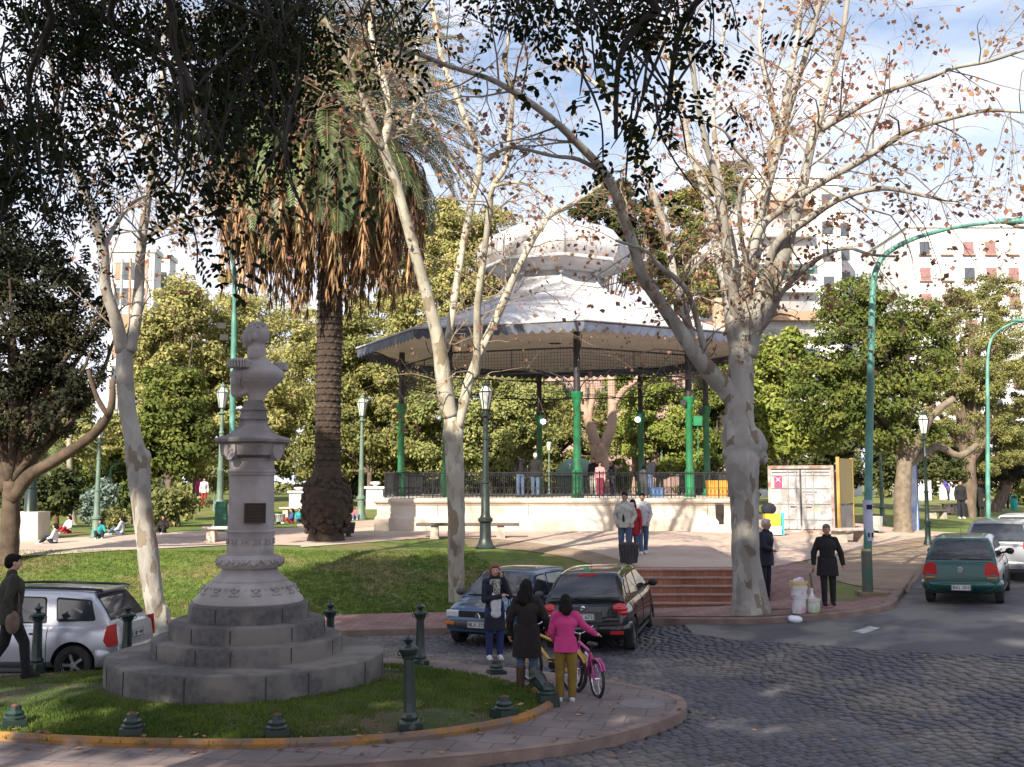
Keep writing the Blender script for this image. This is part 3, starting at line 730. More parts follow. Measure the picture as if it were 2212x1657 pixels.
for k in range(4):
    mb=MB(); a=R(-118)+k*PI/2
    c=Vector((math.cos(a)*sr(66),math.sin(a)*sr(66),sz(971))); Mx=Matrix.Rotation(a+PI/2,3,'Z')
    V=[]; pr=[(-.10,.06),(.10,.06),(.105,-.04),(.085,-.10),(.04,-.15),(0,-.165),(-.04,-.15),(-.085,-.10),(-.105,-.04)]
    V=[c+Mx@Vector((x,-.03,z)) for x,z in pr]+[c+Mx@Vector((x,.05,z)) for x,z in pr]; n=len(pr)
    mb.add(V,[tuple(range(n)),tuple(range(2*n-1,n-1,-1))]+[(i,i+n,(i+1)%n+n,(i+1)%n) for i in range(n)])
    mb.build('shield_ornament',M_pale,cap_,smooth=30)
mb=MB(); pa_=R(-68); c=Vector((math.cos(pa_)*(sr(48.5)+.02),math.sin(pa_)*(sr(48.5)+.02),sz(1107))); mb.box(c,(.05,.30,.285),pa_)
pq=mb.build('bronze_plaque',mat('dark_bronze',(.035,.022,.018),.5,metal=.6),MO)
mb=MB(); 
for dy,dz,sy_,sz_ in ((0,.135,.30,.012),(0,-.135,.30,.012),(.145,0,.012,.28),(-.145,0,.012,.28)): mb.box(c+Vector((math.cos(pa_),math.sin(pa_),0))*.028+Matrix.Rotation(pa_,3,'Z')@Vector((0,dy,dz)),(.012,sy_,sz_),pa_)
for q in range(5): mb.box(c+Vector((math.cos(pa_),math.sin(pa_),0))*.028+Matrix.Rotation(pa_,3,'Z')@Vector((0,0,.09-.045*q)),(.006,.2-.03*(q%2),.008),pa_)
mb.build('plaque_frame',mat('worn_bronze',(.06,.045,.035),.4,metal=.7),pq)
# bust: seen from behind its right shoulder, head turned left in profile
sc_=15.3/F   # metres per photograph pixel at the bust
bz=lambda v:sz(v); bx=lambda u:(u-541)*sc_*1.03
mb=MB()
hx,hz=bx(543),bz(724)
mb.ell((hx+.01,.0,hz+.005),(.185,.16,.185),18,14)            # skull
mb.ell((hx-.07,-.01,hz-.04),(.135,.125,.16),16,12)          # face
mb.ell((hx-.15,0,hz-.165),(.055,.06,.045),10,8)               # chin
mb.caps((hx-.195,0,hz+.0),(hx-.225,0,hz-.055),.018,.026,8)   # nose
mb.ell((hx-.175,0,hz+.04),(.04,.09,.03),8,6); mb.ell((hx-.19,0,hz-.105),(.028,.045,.018),8,6)
mb.ell((hx+.01,-.152,hz-.045),(.034,.024,.06),10,8); mb.ell((hx-.055,-.135,hz-.06),(.03,.03,.08),8,6)   # ear, whisker
for q in range(26):
    a=q*2.4; t=.2+.9*(q/26); mb.ell((hx+.02+.175*math.cos(a)*math.sin(t),.155*math.sin(a)*math.sin(t),hz+.01+.185*math.cos(t)),(.035,.03,.02),6,5)
mb.caps((hx+.015,0,hz-.10),(hx+.02,0,bz(775)),.108,.125,16)  # neck
mb.lathe([(.13,bz(776)),(.138,bz(770)),(.136,bz(757)),(.128,bz(752)),(.10,bz(752))],20,(hx+.01,0,0))   # collar
px=lambda q:q*sc_*1.03
mb.lathe([(.001,bz(866))]+[(px(r),bz(v)) for v,r in ((866,17),(858,19),(850,22),(842,29),(834,39),(826,49),(818,56),(811,58.5),(805,57),(799,51),(793,43),(786,33),(779,25),(772,21))]+[(.001,bz(768))],32,(bx(547),-.01,0),squash=.60)
mb.caps((bx(514),-.06,bz(803)),(bx(507),-.07,bz(828)),.12,.10,16); mb.caps((bx(507),-.07,bz(828)),(bx(504),-.05,bz(850)),.095,.07,14); mb.caps((bx(528),-.05,bz(846)),(bx(506),-.04,bz(852)),.06,.065,12)
for q in range(5): mb.caps((bx(520+q*9),-.235+.01*q,bz(812)),(bx(516+q*8),-.20,bz(830-q)),.016,.012,6)
bust=remeshed(mb,'bust',M_pale,.009,MO,1)
for sx_,py_ in ((bx(514),-.22),(bx(589),.19)):
    mb=MB(); ax=.15 if py_<0 else .10
    mb.ell((sx_,py_,bz(783)),(ax,.12,.035),14,8); mb.ell((sx_,py_,bz(789)),(ax*.93,.105,.085),14,8)
    for j in range(22):
        a=2*PI*j/22; p=Vector((sx_+ax*.97*math.cos(a),py_+.115*math.sin(a),bz(783))); mb.caps(p,p+Vector((.008,0,-.09)),.015,.019,6)
    mb.build('epaulette',M_pale,bust,smooth=60)
# ================================================================ trees
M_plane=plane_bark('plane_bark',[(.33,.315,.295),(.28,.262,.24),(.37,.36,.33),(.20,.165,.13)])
M_planeY=plane_bark('pale_young_bark',[(.40,.375,.31),(.33,.30,.24),(.44,.42,.35),(.24,.20,.14)])  # paler, yellower version of the plane bark
M_twig=mat('twig_bark',(.17,.13,.10),.9,col2=(.26,.21,.15),scale=3)
M_brownleaf=mat('dry_plane_leaf',(.36,.21,.12),.8,col2=(.24,.13,.09),scale=1.1,detail=3,trans=.35,attr='Col')
M_darkbark=mat('dark_bark',(.085,.06,.045),.95,col2=(.16,.12,.085),scale=4,detail=9,bump=.6,bscale=20,stretch=(1,1,.4))
def leafquads(C,size,rng,up=None,flat=.6,aspect=.55,jit=.3):
    n=len(C); d=rng.normal(size=(n,3)); 
    if up is not None: d=d*(1-flat)+up*flat*1.6
    d/=np.linalg.norm(d,axis=1)[:,None]+1e-9          # normal
    a=rng.normal(size=(n,3)); a-=d*(a*d).sum(1)[:,None]; a/=np.linalg.norm(a,axis=1)[:,None]+1e-9
    b=np.cross(d,a); s=(size*rng.uniform(1-jit,1+jit,n))[:,None]
    return np.stack([C-a*s,C+b*s*aspect+d*s*.12,C+a*s,C-b*s*aspect+d*s*.12],1)
def grow(mb,p,d,L,r,depth,rg,tips,droop=.0,seg=5,wig=.18,nsub=(2,4),ratio=.62):
    pts=[p.copy()]; rad=[r]; q=p.copy(); dd=d.normalized()
    for i in range(seg):
        dd=(dd+Vector((rg.gauss(0,wig),rg.gauss(0,wig),rg.gauss(0,wig)-droop*(i/seg)))).normalized(); q=q+dd*(L/seg); pts.append(q.copy()); rad.append(max(.0022,r*(1-.72*(i+1)/seg)))
    mb.tube(pts,rad,5 if r>.02 else 3,cap=False)
    if depth==0:
        tips.extend(pts[2:]); return
    for k in range(rg.randint(*nsub)):
        i=rg.randint(1,seg); ax=(pts[i]-pts[i-1]).normalized(); pr=ax.cross(Vector((rg.gauss(0,1),rg.gauss(0,1),rg.gauss(0,1)))).normalized()
        nd=(ax*rg.uniform(.4,1)+pr*rg.uniform(.5,1.1)).normalized()
        grow(mb,pts[i],nd,L*ratio*rg.uniform(.7,1.15),max(.003,rad[i]*.62),depth-1,rg,tips,droop,seg,wig,nsub,ratio)
def biggest(o):
    bm=bmesh.new(); bm.from_mesh(o.data); seen=set(); isl=[]
    for v in bm.verts:
        if v in seen: continue
        st=[v]; seen.add(v); c=[]
        while st:
            a=st.pop(); c.append(a)
            for e in a.link_edges:
                b=e.other_vert(a)
                if b not in seen: seen.add(b); st.append(b)
        isl.append(c)
    isl.sort(key=len)
    for c in isl[:-1]: bmesh.ops.delete(bm,geom=c,context='VERTS')
    bm.to_mesh(o.data); bm.free(); o.data.polygons.foreach_set('use_smooth',[True]*len(o.data.polygons))
def limb_tree(name,label,limbs,Y,seed,twigs,leafn,group=None,leafsize=.05,trunk_extra=None,mats=None,twL=(1.2,2.4),ymax=1.6):
    rg=random.Random(seed); rng=np.random.default_rng(seed)
    base=limbs[0]; b=at(base[0][0],base[0][1],Y) ; root=gnd(base[0][0],base[0][1]); 
    T=empty(name,(root.x,root.y,root.z),0,label,'tree',group); off=Vector(root)
    tm=MB(); t0=MB(); anch=[]
    for li,limb in enumerate(limbs):
        pts=[];rad=[]; dy=rg.uniform(-1,1)*ymax*.0
        sgn=rg.choice([-1,1])
        n=len(limb)
        y0=limb[0][3] if len(limb[0])>3 else root.y
        y1=y0+ (0 if li==0 else sgn*rg.uniform(.3,1)*ymax)
        for i,q in enumerate(limb):
            yy=q[3]+(root.y-Y) if len(q)>3 else (y0+(y1-y0)*(i/max(1,n-1)))
            p=at(q[0],q[1],yy); pts.append(p-off); rad.append(q[2]*yy/F)
        m=4
        cp=catmull(pts,m); cr=[]
        for i in range(len(pts)-1):
            for j in range(m): cr.append(rad[i]+(rad[i+1]-rad[i])*j/m)
        cr.append(rad[-1])
        if li==0: cp[0]=cp[0]-Vector((0,0,.25))
        (tm if li else t0).tube(cp,cr,16 if max(rad)>.06 else 8,jit=.05 if max(rad)>.1 else .03)
        if li>0:
            for i in range(1,len(cp)): anch.append((cp[i],(cp[i]-cp[i-1]).normalized(),cr[i]))
    if trunk_extra:
        for (u,v,r,sx,szz) in (trunk_extra or []): c=at(u,v,root.y-.02)-off; rr=r*root.y/F; t0.ell(c,(rr*sx,rr*.9,rr*szz),12,8)
    for a in range(6):   # root flare
        an=a*PI/3+.3; rr=limbs[0][0][2]*root.y/F; t0.caps(Vector((math.cos(an)*rr*.88,math.sin(an)*rr*.75,-.04)),Vector((math.cos(an)*rr*.35,math.sin(an)*rr*.35,rr*2.2)),rr*.17,rr*.2,8)
    t=remeshed(t0,'trunk',mats or M_plane,.028,T,3); biggest(t); tm.build('limbs',mats or M_plane,t,smooth=180)
    tw=MB(); tips=[]
    for k in range(twigs):
        p,d,r=rg.choice(anch); 
        if r>.10 and rg.random()<.7: continue
        pr=d.cross(Vector((rg.gauss(0,1),rg.gauss(0,1),rg.gauss(0,1)))).normalized()
        nd=(d*.6+pr+Vector((0,0,.25))).normalized()
        grow(tw,p,nd,rg.uniform(*twL),min(.022,max(.008,r*.4)),2,rg,tips,droop=.25,wig=.22)
    for i,limb in enumerate(limbs[1:]):
        pass
    tw.build('twigs',M_twig,T)
    if leafn and tips:
        ar=np.array([tuple(p) for p in tips]); idx=rng.integers(0,len(ar),leafn); C=ar[idx]+rng.normal(0,.05,(leafn,3))
        P=leafquads(C,leafsize,rng,np.array([0,0,.4]),.2,.8,.5); g=rng.uniform(.55,1.25,(leafn,1)); col=np.concatenate([g*rng.uniform(.85,1.15,(leafn,1)),g*rng.uniform(.7,1.2,(leafn,1)),g*.9],1)
        quads('crown',P,M_brownleaf,T,col=col)
    return T
T2=[ [(1622,1323,46),(1620,1300,38),(1617,1280,34),(1610,1200,30),(1608,1100,30),(1602,1000,36),(1596,950,38),(1596,900,31),(1598,850,30),(1600,780,27),(1602,735,27),(1604,712,19),(1605,692,9)],
 [(1598,885,25,22.0),(1572,842,24,22.0),(1540,812,20,21.9),(1500,762,17,21.7),(1465,710,15,21.5),(1430,660,14,21.3),(1390,600,13,21),(1370,540,12,20.8),(1340,450,11,20.4),(1309,379,10,20),(1260,323,9,19.6),(1190,256,8,19),(1106,197,7,18.4),(1050,168,6,18),(972,144,5,17.5),(909,119,5,17),(850,102,4,16.6),(790,86,3,16)],
 [(1309,379,6,20),(1250,345,5,19.8),(1193,337,4,19.5),(1102,319,4,19),(1050,351,3,18.7)],
 [(1500,762,11,21.7),(1490,723,10,22),(1474,656,9,22.3),(1462,613,9,22.6),(1451,571,8,22.9),(1440,500,8,23.2),(1418,439,7,23.4),(1376,323,6,23.8),(1341,246,6,24),(1295,189,5,24.2),(1232,140,4,24.5),(1204,70,3,24.8)],
 [(1530,800,8,21.9),(1513,723,7,21.6),(1487,636,6,21.4),(1457,600,6,21.2),(1417,569,5,21),(1397,543,4,20.8),(1330,520,3,20.5)],
 [(1610,770,24,22),(1620,715,27,22),(1636,675,26,22),(1656,629,25,21.9),(1685,558,21,21.7),(1702,510,16,21.6),(1729,423,11,21.4),(1751,313,10,21.2),(1769,258,9,21.1),(1787,184,8,21),(1806,129,7,20.9),(1821,66,6,20.8),(1832,-20,5,20.7)],
 [(1655,640,12,21.9),(1670,536,9,21.5),(1744,475,8,21),(1812,430,7,20.5),(1887,408,6,20),(1943,411,5,19.7),(1996,423,4,19.5),(2063,434,3,19.2),(2105,419,2,19)],
 [(1606,670,13,22.1),(1636,505,10,21.9),(1707,438,9,21.5),(1782,389,8,21),(1850,352,7.5,20.5),(1917,310,7,20),(1971,279,6,19.6),(2059,254,5,19),(2133,239,4,18.6),(2220,243,3,18)],
 [(1610,640,14,22.2),(1640,520,10,22.6),(1655,423,9,22.8),(1669,313,8,23),(1691,239,8,23.2),(1710,147,7,23.4),(1725,55,6,23.6),(1728,-20,5,23.7)],
 [(1655,423,8,22.8),(1692,276,8,22.4),(1713,206,7,22.1),(1740,118,7,21.8),(1762,37,6,21.5),(1775,-20,5,21.3)],
 [(1769,283,7,21.1),(1831,246,6,20.6),(1912,199,5,20),(2004,169,5,19.4),(2060,147,4,19),(2133,133,4,18.5),(2215,107,3,18)],
 [(1600,765,24,22),(1592,710,26,22.05),(1584,655,24,22.2),(1571,605,18,22.4),(1556,560,13,22.7),(1513,385,8,23.3),(1490,329,7,23.6),(1470,220,6,24),(1435,110,5,24.4),(1405,0,4,24.8)],
 [(1598,700,16,22),(1573,595,11,21.6),(1566,498,9,21.3),(1547,385,8,21),(1524,310,7,20.7),(1503,200,6,20.3),(1490,90,5,20),(1480,-10,4,19.7)],
 [(1604,740,24,22.1),(1601,680,24,22.1),(1599,615,18,22.3),(1625,536,12,22.4),(1644,442,10,22.6),(1670,348,9,22.8),(1685,310,8,22.9),(1660,200,6,23.1),(1640,90,5,23.3),(1650,-10,4,23.5)],
 [(1618,603,6,21.9),(1599,498,5,21.4),(1599,405,5,21),(1625,367,4,20.8),(1588,322,4,20.5),(1560,280,3,20.2),(1500,260,2.5,20)],
 [(1590,700,10,22.2),(1560,600,8,23),(1530,560,6,23.5),(1500,555,4,24),(1470,600,3,24.3)],
 [(1620,740,7,22),(1663,685,7,21.6),(1685,637,6,21.3),(1730,588,6,21),(1775,554,5,20.6),(1828,536,4,20.2),(1880,550,3,19.8),(1933,554,2.5,19.5)],
 [(1600,640,9,22),(1580,520,7,22.9),(1560,420,6,23.4),(1540,260,5,24),(1550,150,4,24.3),(1570,30,3,24.6)] ]
limb_tree('plane_tree','largest pale plane tree with knobbly trunk and spreading limbs beside the brick steps',T2,22,3,250,5600,'bare plane trees',trunk_extra=[(1574,935,16,1.0,.8),(1576,980,17,1.1,.8),(1644,962,18,.8,1.0),(1646,990,16,.8,1.0),(1612,955,42,1,.9),(1612,1300,30,1.1,1.2)])
T1=[ [(986,1300,17),(985,1200,18),(985,1100,19),(981,1000,20),(978,940,21),(974,905,17),(970,885,9)],
 [(972,900,18,24),(963,860,18,23.9),(955,800,17,23.8),(945,730,15,23.6),(925,650,13,23.4),(900,560,12,23.2),(875,470,11.5,23),(850,380,11,22.8),(825,316,12,22.6)],
 [(828,325,9,22.6),(797,253,8,22.2),(776,197,7,22),(758,158,6,21.8),(730,100,5,21.5),(700,40,4,21.2)],
 [(825,322,10,22.6),(842,246,9,22.8),(832,193,8,23),(818,133,7,23.2),(804,88,6,23.4),(800,53,6,23.5),(807,-10,5,23.7)],
 [(820,322,6,22.6),(769,256,5,22.2),(744,232,5,21.8),(727,196,4,21.5),(699,175,3,21.2),(640,150,3,20.8)],
 [(835,300,5,22.7),(853,284,5,22.9),(888,270,5,23.2),(895,225,4,23.4),(899,140,4,23.7),(905,60,3,24)],
 [(985,925,15,24),(1003,860,11,24.2),(1016,814,11,24.4),(1045,745,10,24.7),(1073,685,9,25),(1105,610,8,25.3),(1141,536,7,25.5),(1182,471,6,25.7),(1234,443,5,26),(1300,400,4,26.3)],
 [(1020,810,9,24.4),(1028,803,9,24.3),(1030,720,8,24),(1032,649,8,23.8),(1048,528,7,23.5),(1057,451,7,23.3),(1064,404,6,23.1),(1092,358,6,23),(1102,281,5,22.8),(1106,197,5,22.6),(1092,151,4,22.4),(1100,60,3,22.2)],
 [(950,770,10,23.7),(966,740,9,24.1),(980,653,8,24.5),(1000,528,8,24.9),(1022,421,8,25.2),(1036,340,7,25.5),(1000,245,7,25.8),(958,140,6,26.1),(944,70,5,26.3),(930,-10,4,26.5)],
 [(1064,404,4,23.1),(1100,395,4,22.8),(1140,400,3,22.6),(1190,440,2.5,22.4),(1170,500,2,22.3)],
 [(1022,421,5,25.2),(990,370,4,25),(960,320,4,24.8),(930,250,3,24.6),(900,200,3,24.4)] ]
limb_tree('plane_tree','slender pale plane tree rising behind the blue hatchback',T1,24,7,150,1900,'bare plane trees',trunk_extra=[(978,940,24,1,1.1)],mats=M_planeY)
T0=[ [(348,1372,26),(342,1340,20),(330,1280,21),(318,1180,22),(305,1080,21),(298,1000,26),(288,950,19),(275,880,18),(269,800,19),(270,760,17),(271,735,8)],
 [(266,760,17,21.9),(250,690,13,21.7),(228,620,12,21.5),(222,533,12,21.3),(205,480,12,21.1),(195,440,10,20.9),(167,377,8,20.6),(130,300,6,20.2),(120,200,5,19.8),(100,90,4,19.4)],
 [(278,760,15,21.9),(292,700,12,22),(300,620,11,22.2),(305,533,10.5,22.4),(323,400,9,22.7),(333,333,8,22.9),(350,200,7,23.2),(355,100,6,23.5),(360,0,5,23.8)],
 [(308,530,6,22.3),(317,513,6,22.2),(355,490,5,21.9),(393,470,5,21.6),(447,463,4,21.2),(500,450,3,20.8)],
 [(330,340,6,22.8),(300,277,5,22.6),(233,240,4,22.2),(183,200,3,21.8),(140,160,2.5,21.5)],
 [(222,540,6,21.3),(260,470,5,21.6),(300,430,4,21.9),(350,420,3,22.2)] ]
limb_tree('plane_tree','leftmost pale plane tree with a forked top behind the silver estate car',T0,21.9,11,100,1300,'bare plane trees',trunk_extra=[(313,985,14,1,1.1)])
# ---------------- leafy trees
def crown_cloud(rng,ells,nclump,nleaf,size,clr=.55,shell=.55,flat=.5):
    C=[];U=[]
    tot=sum(e[3]*e[4]*e[5] for e in ells)**(1)
    w_=np.array([(e[3]*e[4]*e[5])**.67 for e in ells]); w_/=w_.sum()
    for e,ww in zip(ells,w_):
        n=max(3,int(nclump*ww)); d=rng.normal(size=(n,3)); d/=np.linalg.norm(d,axis=1)[:,None]
        rr=rng.uniform(shell,1,n)**.8; c=np.array(e[:3])+d*np.array(e[3:6])*rr[:,None]
        k=max(4,int(nleaf*ww/n)); r=clr*rng.uniform(.6,1.3,n)
        l=rng.normal(size=(n,k,3)); l/=np.linalg.norm(l,axis=2)[:,:,None]; l*=rng.uniform(.35,1,(n,k,1)); l[:,:,2]*=.62
        P=c[:,None,:]+l*r[:,None,None]; C.append(P.reshape(-1,3)); up=l+np.array([0,0,.5])+d[:,None,:]*.6; U.append(up.reshape(-1,3))
    C=np.concatenate(C);U=np.concatenate(U); U/=np.linalg.norm(U,axis=1)[:,None]+1e-9
    return leafquads(C,size,rng,U,flat,.5,.45)
def leafmat(name,c1,c2,tr=.25): return mat(name,c1,.75,col2=c2,scale=.9,detail=3,lo=.38,hi=.62,trans=tr,attr='Col',spec=.3)
L_yel=leafmat('yellow_green_leaf',(.23,.23,.085),(.38,.35,.15)); L_mid=leafmat('mid_green_leaf',(.065,.095,.02),(.15,.17,.04)); L_dark=leafmat('dark_green_leaf',(.028,.042,.012),(.075,.085,.025),.12)
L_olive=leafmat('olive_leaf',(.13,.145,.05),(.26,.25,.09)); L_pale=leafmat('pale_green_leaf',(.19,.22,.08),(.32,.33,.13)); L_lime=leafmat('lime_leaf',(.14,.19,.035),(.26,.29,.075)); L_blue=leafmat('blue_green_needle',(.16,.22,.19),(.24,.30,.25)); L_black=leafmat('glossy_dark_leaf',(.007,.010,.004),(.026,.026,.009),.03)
def tree(name,label,parts,Y,m,seed,nleaf,size=.2,clr=.9,trunk=None,tr=8,group=None,bark=None,depth=.75,nclump=None,shell=.5,cat='tree',limbs=None,flat=.5):
    rng=np.random.default_rng(seed); rg=random.Random(seed)
    E=[at(u,v,Y) for u,v,ru,rv in parts]
    if trunk: root=gnd(trunk[0],trunk[1]) if trunk[1]>1060 else at(trunk[0],trunk[1],Y); 
    else: root=Vector((E[0].x,Y,H(E[0].x,Y)))
    sh=root.y-Y if trunk and trunk[1]>1060 else 0
    if sh: E=[at(u,v,root.y) for u,v,ru,rv in parts]; Y=root.y
    T=empty(name,root,0,label,cat,group); k=Y/F
    fs=1.08 if Y>50 else 1.0
    ells=[(p.x-root.x,(p.y-root.y)+rg.uniform(-.2,.2)*q[2]*k,p.z-root.z,q[2]*k*fs,q[2]*k*depth*fs,q[3]*k*fs) for p,q in zip(E,parts)]
    P=crown_cloud(rng,ells,nclump or int(nleaf/80),int(nleaf*(3.8 if Y>50 else 1.8)),size*(.58 if Y>50 else .82),clr,shell,flat)
    g=rng.uniform(.7,1.25,(len(P),1)); col=np.concatenate([g*rng.uniform(.9,1.12,(len(P),1)),g,g*.9],1)
    quads('crown',P,m,T,col=col)
    mb=MB(); r0=tr*k
    tgt=[Vector(e[:3]) for e in ells]; fork=Vector((tgt[0].x*.4,0,max(.8,min(t.z for t in tgt)*.55)))
    if limbs: fork=at(limbs[0][0],limbs[0][1],Y)-root
    mb.tube(catmull([Vector((0,0,-.3)),Vector((0,0,.15)),fork*.5+Vector((rg.uniform(-.1,.1),0,0)),fork],4),[r0*1.5]*1+[r0*1.35]*3+[r0]*5+[r0*.9]*4,10,jit=.06)
    for t in tgt:
        for q in range(3):
            e=t+Vector((rg.gauss(0,.35),rg.gauss(0,.3),rg.gauss(0,.3)))*ells[0][3]*.8; mid=fork.lerp(e,.5)+Vector((rg.gauss(0,.3),0,rg.uniform(0,.5))); mb.tube(catmull([fork,mid,e],4),[r0*.55*(1-i/10) for i in range(9)],6,jit=.06)
    if limbs:
        for lb in limbs[1:]:
            pp=[at(u,v,Y+dy)-root for u,v,r,dy in lb]; cp=catmull(pp,3); rr=[]; 
            for i in range(len(lb)-1):
                for j in range(3): rr.append((lb[i][2]+(lb[i+1][2]-lb[i][2])*j/3)*k)
            rr.append(lb[-1][2]*k); mb.tube(cp,rr,8,jit=.06)
    mb.build('trunk',bark or M_darkbark,T,smooth=180)
    return T
BG='trees closing the far side of the park'
tree('feathery_tree','broad yellow-green feathery tree directly behind the stone bust',[(430,760,130,150),(560,800,120,160),(500,930,120,120)],64,L_yel,21,17000,.20,.95,tr=6,group=BG)
tree('feathery_tree','yellow-green feathery tree left of the plane trunk and bust, sloping down to the sky',[(370,740,60,110),(340,860,80,130),(400,660,40,50)],60,L_yel,22,8000,.20,.9,tr=6,group=BG)
tree('feathery_tree','green feathery tree between the palm trunk and the left bandstand columns',[(800,860,110,150),(760,760,80,90),(860,960,90,90),(720,950,70,90)],60,L_olive,23,15000,.19,.9,tr=6,group=BG)
tree('feathery_tree','tall yellow-green feathery tree showing above the left slope of the bandstand roof',[(960,650,110,150),(1060,540,90,100),(960,500,70,60),(1010,800,100,120)],68,L_yel,24,17000,.21,1.0,tr=6,group=BG)
tree('feathery_tree','light green feathery tree seen through the left half of the bandstand',[(1060,920,90,110),(960,930,80,110),(1130,880,70,90)],59,L_pale,25,14000,.18,.85,tr=6,group=BG)
tree('broadleaf_tree','dark glossy-leaved tree just right of the leftmost plane trunk',[(370,880,70,100),(330,960,50,70),(400,960,50,70)],46,L_mid,26,8000,.14,.6,tr=5,group=BG,nclump=150)
tree('broadleaf_tree','mid green tree between two columns right of the bandstand centre',[(1420,920,80,110),(1390,830,60,70),(1470,960,60,70)],62,L_lime,27,10000,.18,.8,tr=5,group=BG)
tree('broadleaf_tree','bushy bright green tree behind the right columns of the bandstand',[(1540,900,60,110),(1500,980,60,60),(1575,820,40,60)],66,L_mid,28,8000,.19,.8,tr=5,group=BG)
tree('broadleaf_tree','yellow-green leafy tree just above the white container',[(1690,850,70,130),(1660,940,60,50),(1740,930,70,50),(1700,760,40,50)],50,L_lime,29,12000,.16,.75,tr=5,group=BG)
tree('conifer','dark spreading conifer crown rising above the bandstand dome',[(1310,430,60,45),(1360,470,60,40),(1270,470,40,25),(1330,520,60,40),(1380,560,50,60)],84,L_dark,30,9000,.24,.9,tr=4,group=BG,nclump=70,trunk=(1320,900))
tree('conifer','olive tree crown between the dome and the big plane trunk',[(1450,560,60,110),(1490,470,50,60),(1530,400,50,50),(1510,620,45,60)],86,L_olive,31,10000,.25,1.0,tr=4,group=BG,nclump=80,trunk=(1480,950))
tree('broadleaf_tree','large dark green tree with a stout pale trunk left of the blue poster panel',[(1850,760,110,140),(1790,860,90,110),(1900,880,110,90),(1980,760,90,120),(1840,650,80,60),(1950,930,80,45)],37,L_mid,32,30000,.105,.62,trunk=(1950,1150),tr=19,depth=.8,group=BG,nclump=420,bark=mat('grey_brown_bark',(.20,.16,.12),.95,col2=(.12,.095,.07),scale=5,detail=8,bump=.5,bscale=22),
  limbs=[(1955,985),[(1955,1000,15,0),(1985,950,11,-.4),(2010,900,9,-.8),(2060,860,7,-1)],[(1950,990,12,0),(1930,930,9,.4),(1900,880,7,.6)],[(1955,1010,10,0),(1998,975,9,.5),(2030,965,8,.8),(2070,985,8,1),(2110,960,6,1)]])
tree('broadleaf_tree','broad olive-green tree filling the right edge above the parked cars',[(2110,760,110,150),(2050,850,90,110),(2180,850,80,150),(2130,640,70,50),(2160,960,70,60),(2060,690,60,70)],43,L_olive,33,26000,.115,.66,trunk=(2090,1118),tr=16,depth=.8,group=BG,nclump=360,
  limbs=[(2090,990),[(2090,1000,12,0),(2130,950,9,0),(2170,900,7,0)],[(2090,1000,12,0),(2070,940,9,0),(2040,900,6,0)]])
tree('broadleaf_tree','very dark tree at the far right behind the litter bin',[(2200,940,60,110),(2160,1000,50,50)],36,L_black,34,9000,.11,.6,trunk=(2150,1105),tr=13,group=BG)
tree('broadleaf_tree','shadowy mass of green trees beyond the container and lamp post',[(1870,980,110,60),(1760,1000,70,45),(2010,1010,80,35)],66,L_dark,35,9000,.2,.9,tr=5,group=BG)
tree('broadleaf_tree','dark evergreen at the back between palm and bandstand base',[(760,1020,60,55),(830,1030,50,45),(930,1030,60,40)],72,L_dark,36,7000,.2,.8,tr=4,group=BG)
tree('broadleaf_tree','dark evergreen far behind the handrail left of centre',[(1070,1020,70,45),(1140,1030,60,40),(1190,900,30,80)],76,L_dark,37,7000,.22,.8,tr=4,group=BG)
tree('broadleaf_tree','gold-green tree glimpsed at the left beyond the dark evergreen',[(100,880,90,90),(180,940,60,60),(60,980,60,50)],58,L_yel,38,8000,.2,.8,tr=5,group=BG)
tree('broadleaf_tree','green trees at the far left behind the tall lamp standard',[(30,1060,60,50),(110,1060,60,45)],60,L_dark,39,5000,.18,.7,tr=5,group=BG)
tree('conifer','dim dark conifer beyond the thin palm trunk',[(230,1030,60,60),(250,960,50,60)],66,L_mid,40,6000,.2,.8,tr=4,group=BG)
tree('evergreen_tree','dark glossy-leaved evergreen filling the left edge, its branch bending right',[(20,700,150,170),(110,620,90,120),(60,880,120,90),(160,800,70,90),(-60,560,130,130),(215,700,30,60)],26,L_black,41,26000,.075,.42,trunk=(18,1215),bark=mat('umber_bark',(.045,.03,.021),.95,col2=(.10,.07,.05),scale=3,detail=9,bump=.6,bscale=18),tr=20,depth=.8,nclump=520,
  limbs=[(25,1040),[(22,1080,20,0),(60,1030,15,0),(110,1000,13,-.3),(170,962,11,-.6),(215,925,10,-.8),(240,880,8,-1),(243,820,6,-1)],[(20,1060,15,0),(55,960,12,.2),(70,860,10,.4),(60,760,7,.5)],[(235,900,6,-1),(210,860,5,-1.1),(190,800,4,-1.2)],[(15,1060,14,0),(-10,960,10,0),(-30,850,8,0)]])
# forked pinkish tree behind the bandstand
def bare(name,label,Yp,limbs,m,cat='tree'):
    root=gnd(limbs[0][0][0],limbs[0][0][1]); Yv=Yp; root=at(limbs[0][0][0],limbs[0][0][1],Yv); root.z=H(root.x,Yv)
    T=empty(name,root,0,label,cat,'trees closing the far side of the park'); mb=MB()
    for k,l in enumerate(limbs):
        pp=[at(u,v,Yv)-root for u,v,r in l]; 
        if k==0: pp[0]=Vector((0,0,-.2))
        cp=catmull(pp,3); rr=[]
        for i in range(len(l)-1):
            for j in range(3): rr.append((l[i][2]+(l[i+1][2]-l[i][2])*j/3)*Yv/F)
        rr.append(l[-1][2]*Yv/F); mb.tube(cp,rr,10,jit=.08)
    mb.build('trunk',m,T,smooth=180); return T
M_pink=mat('pinkish_bark',(.42,.29,.22),.9,col2=(.30,.20,.15),scale=1.5,detail=9,bump=.5,bscale=8)
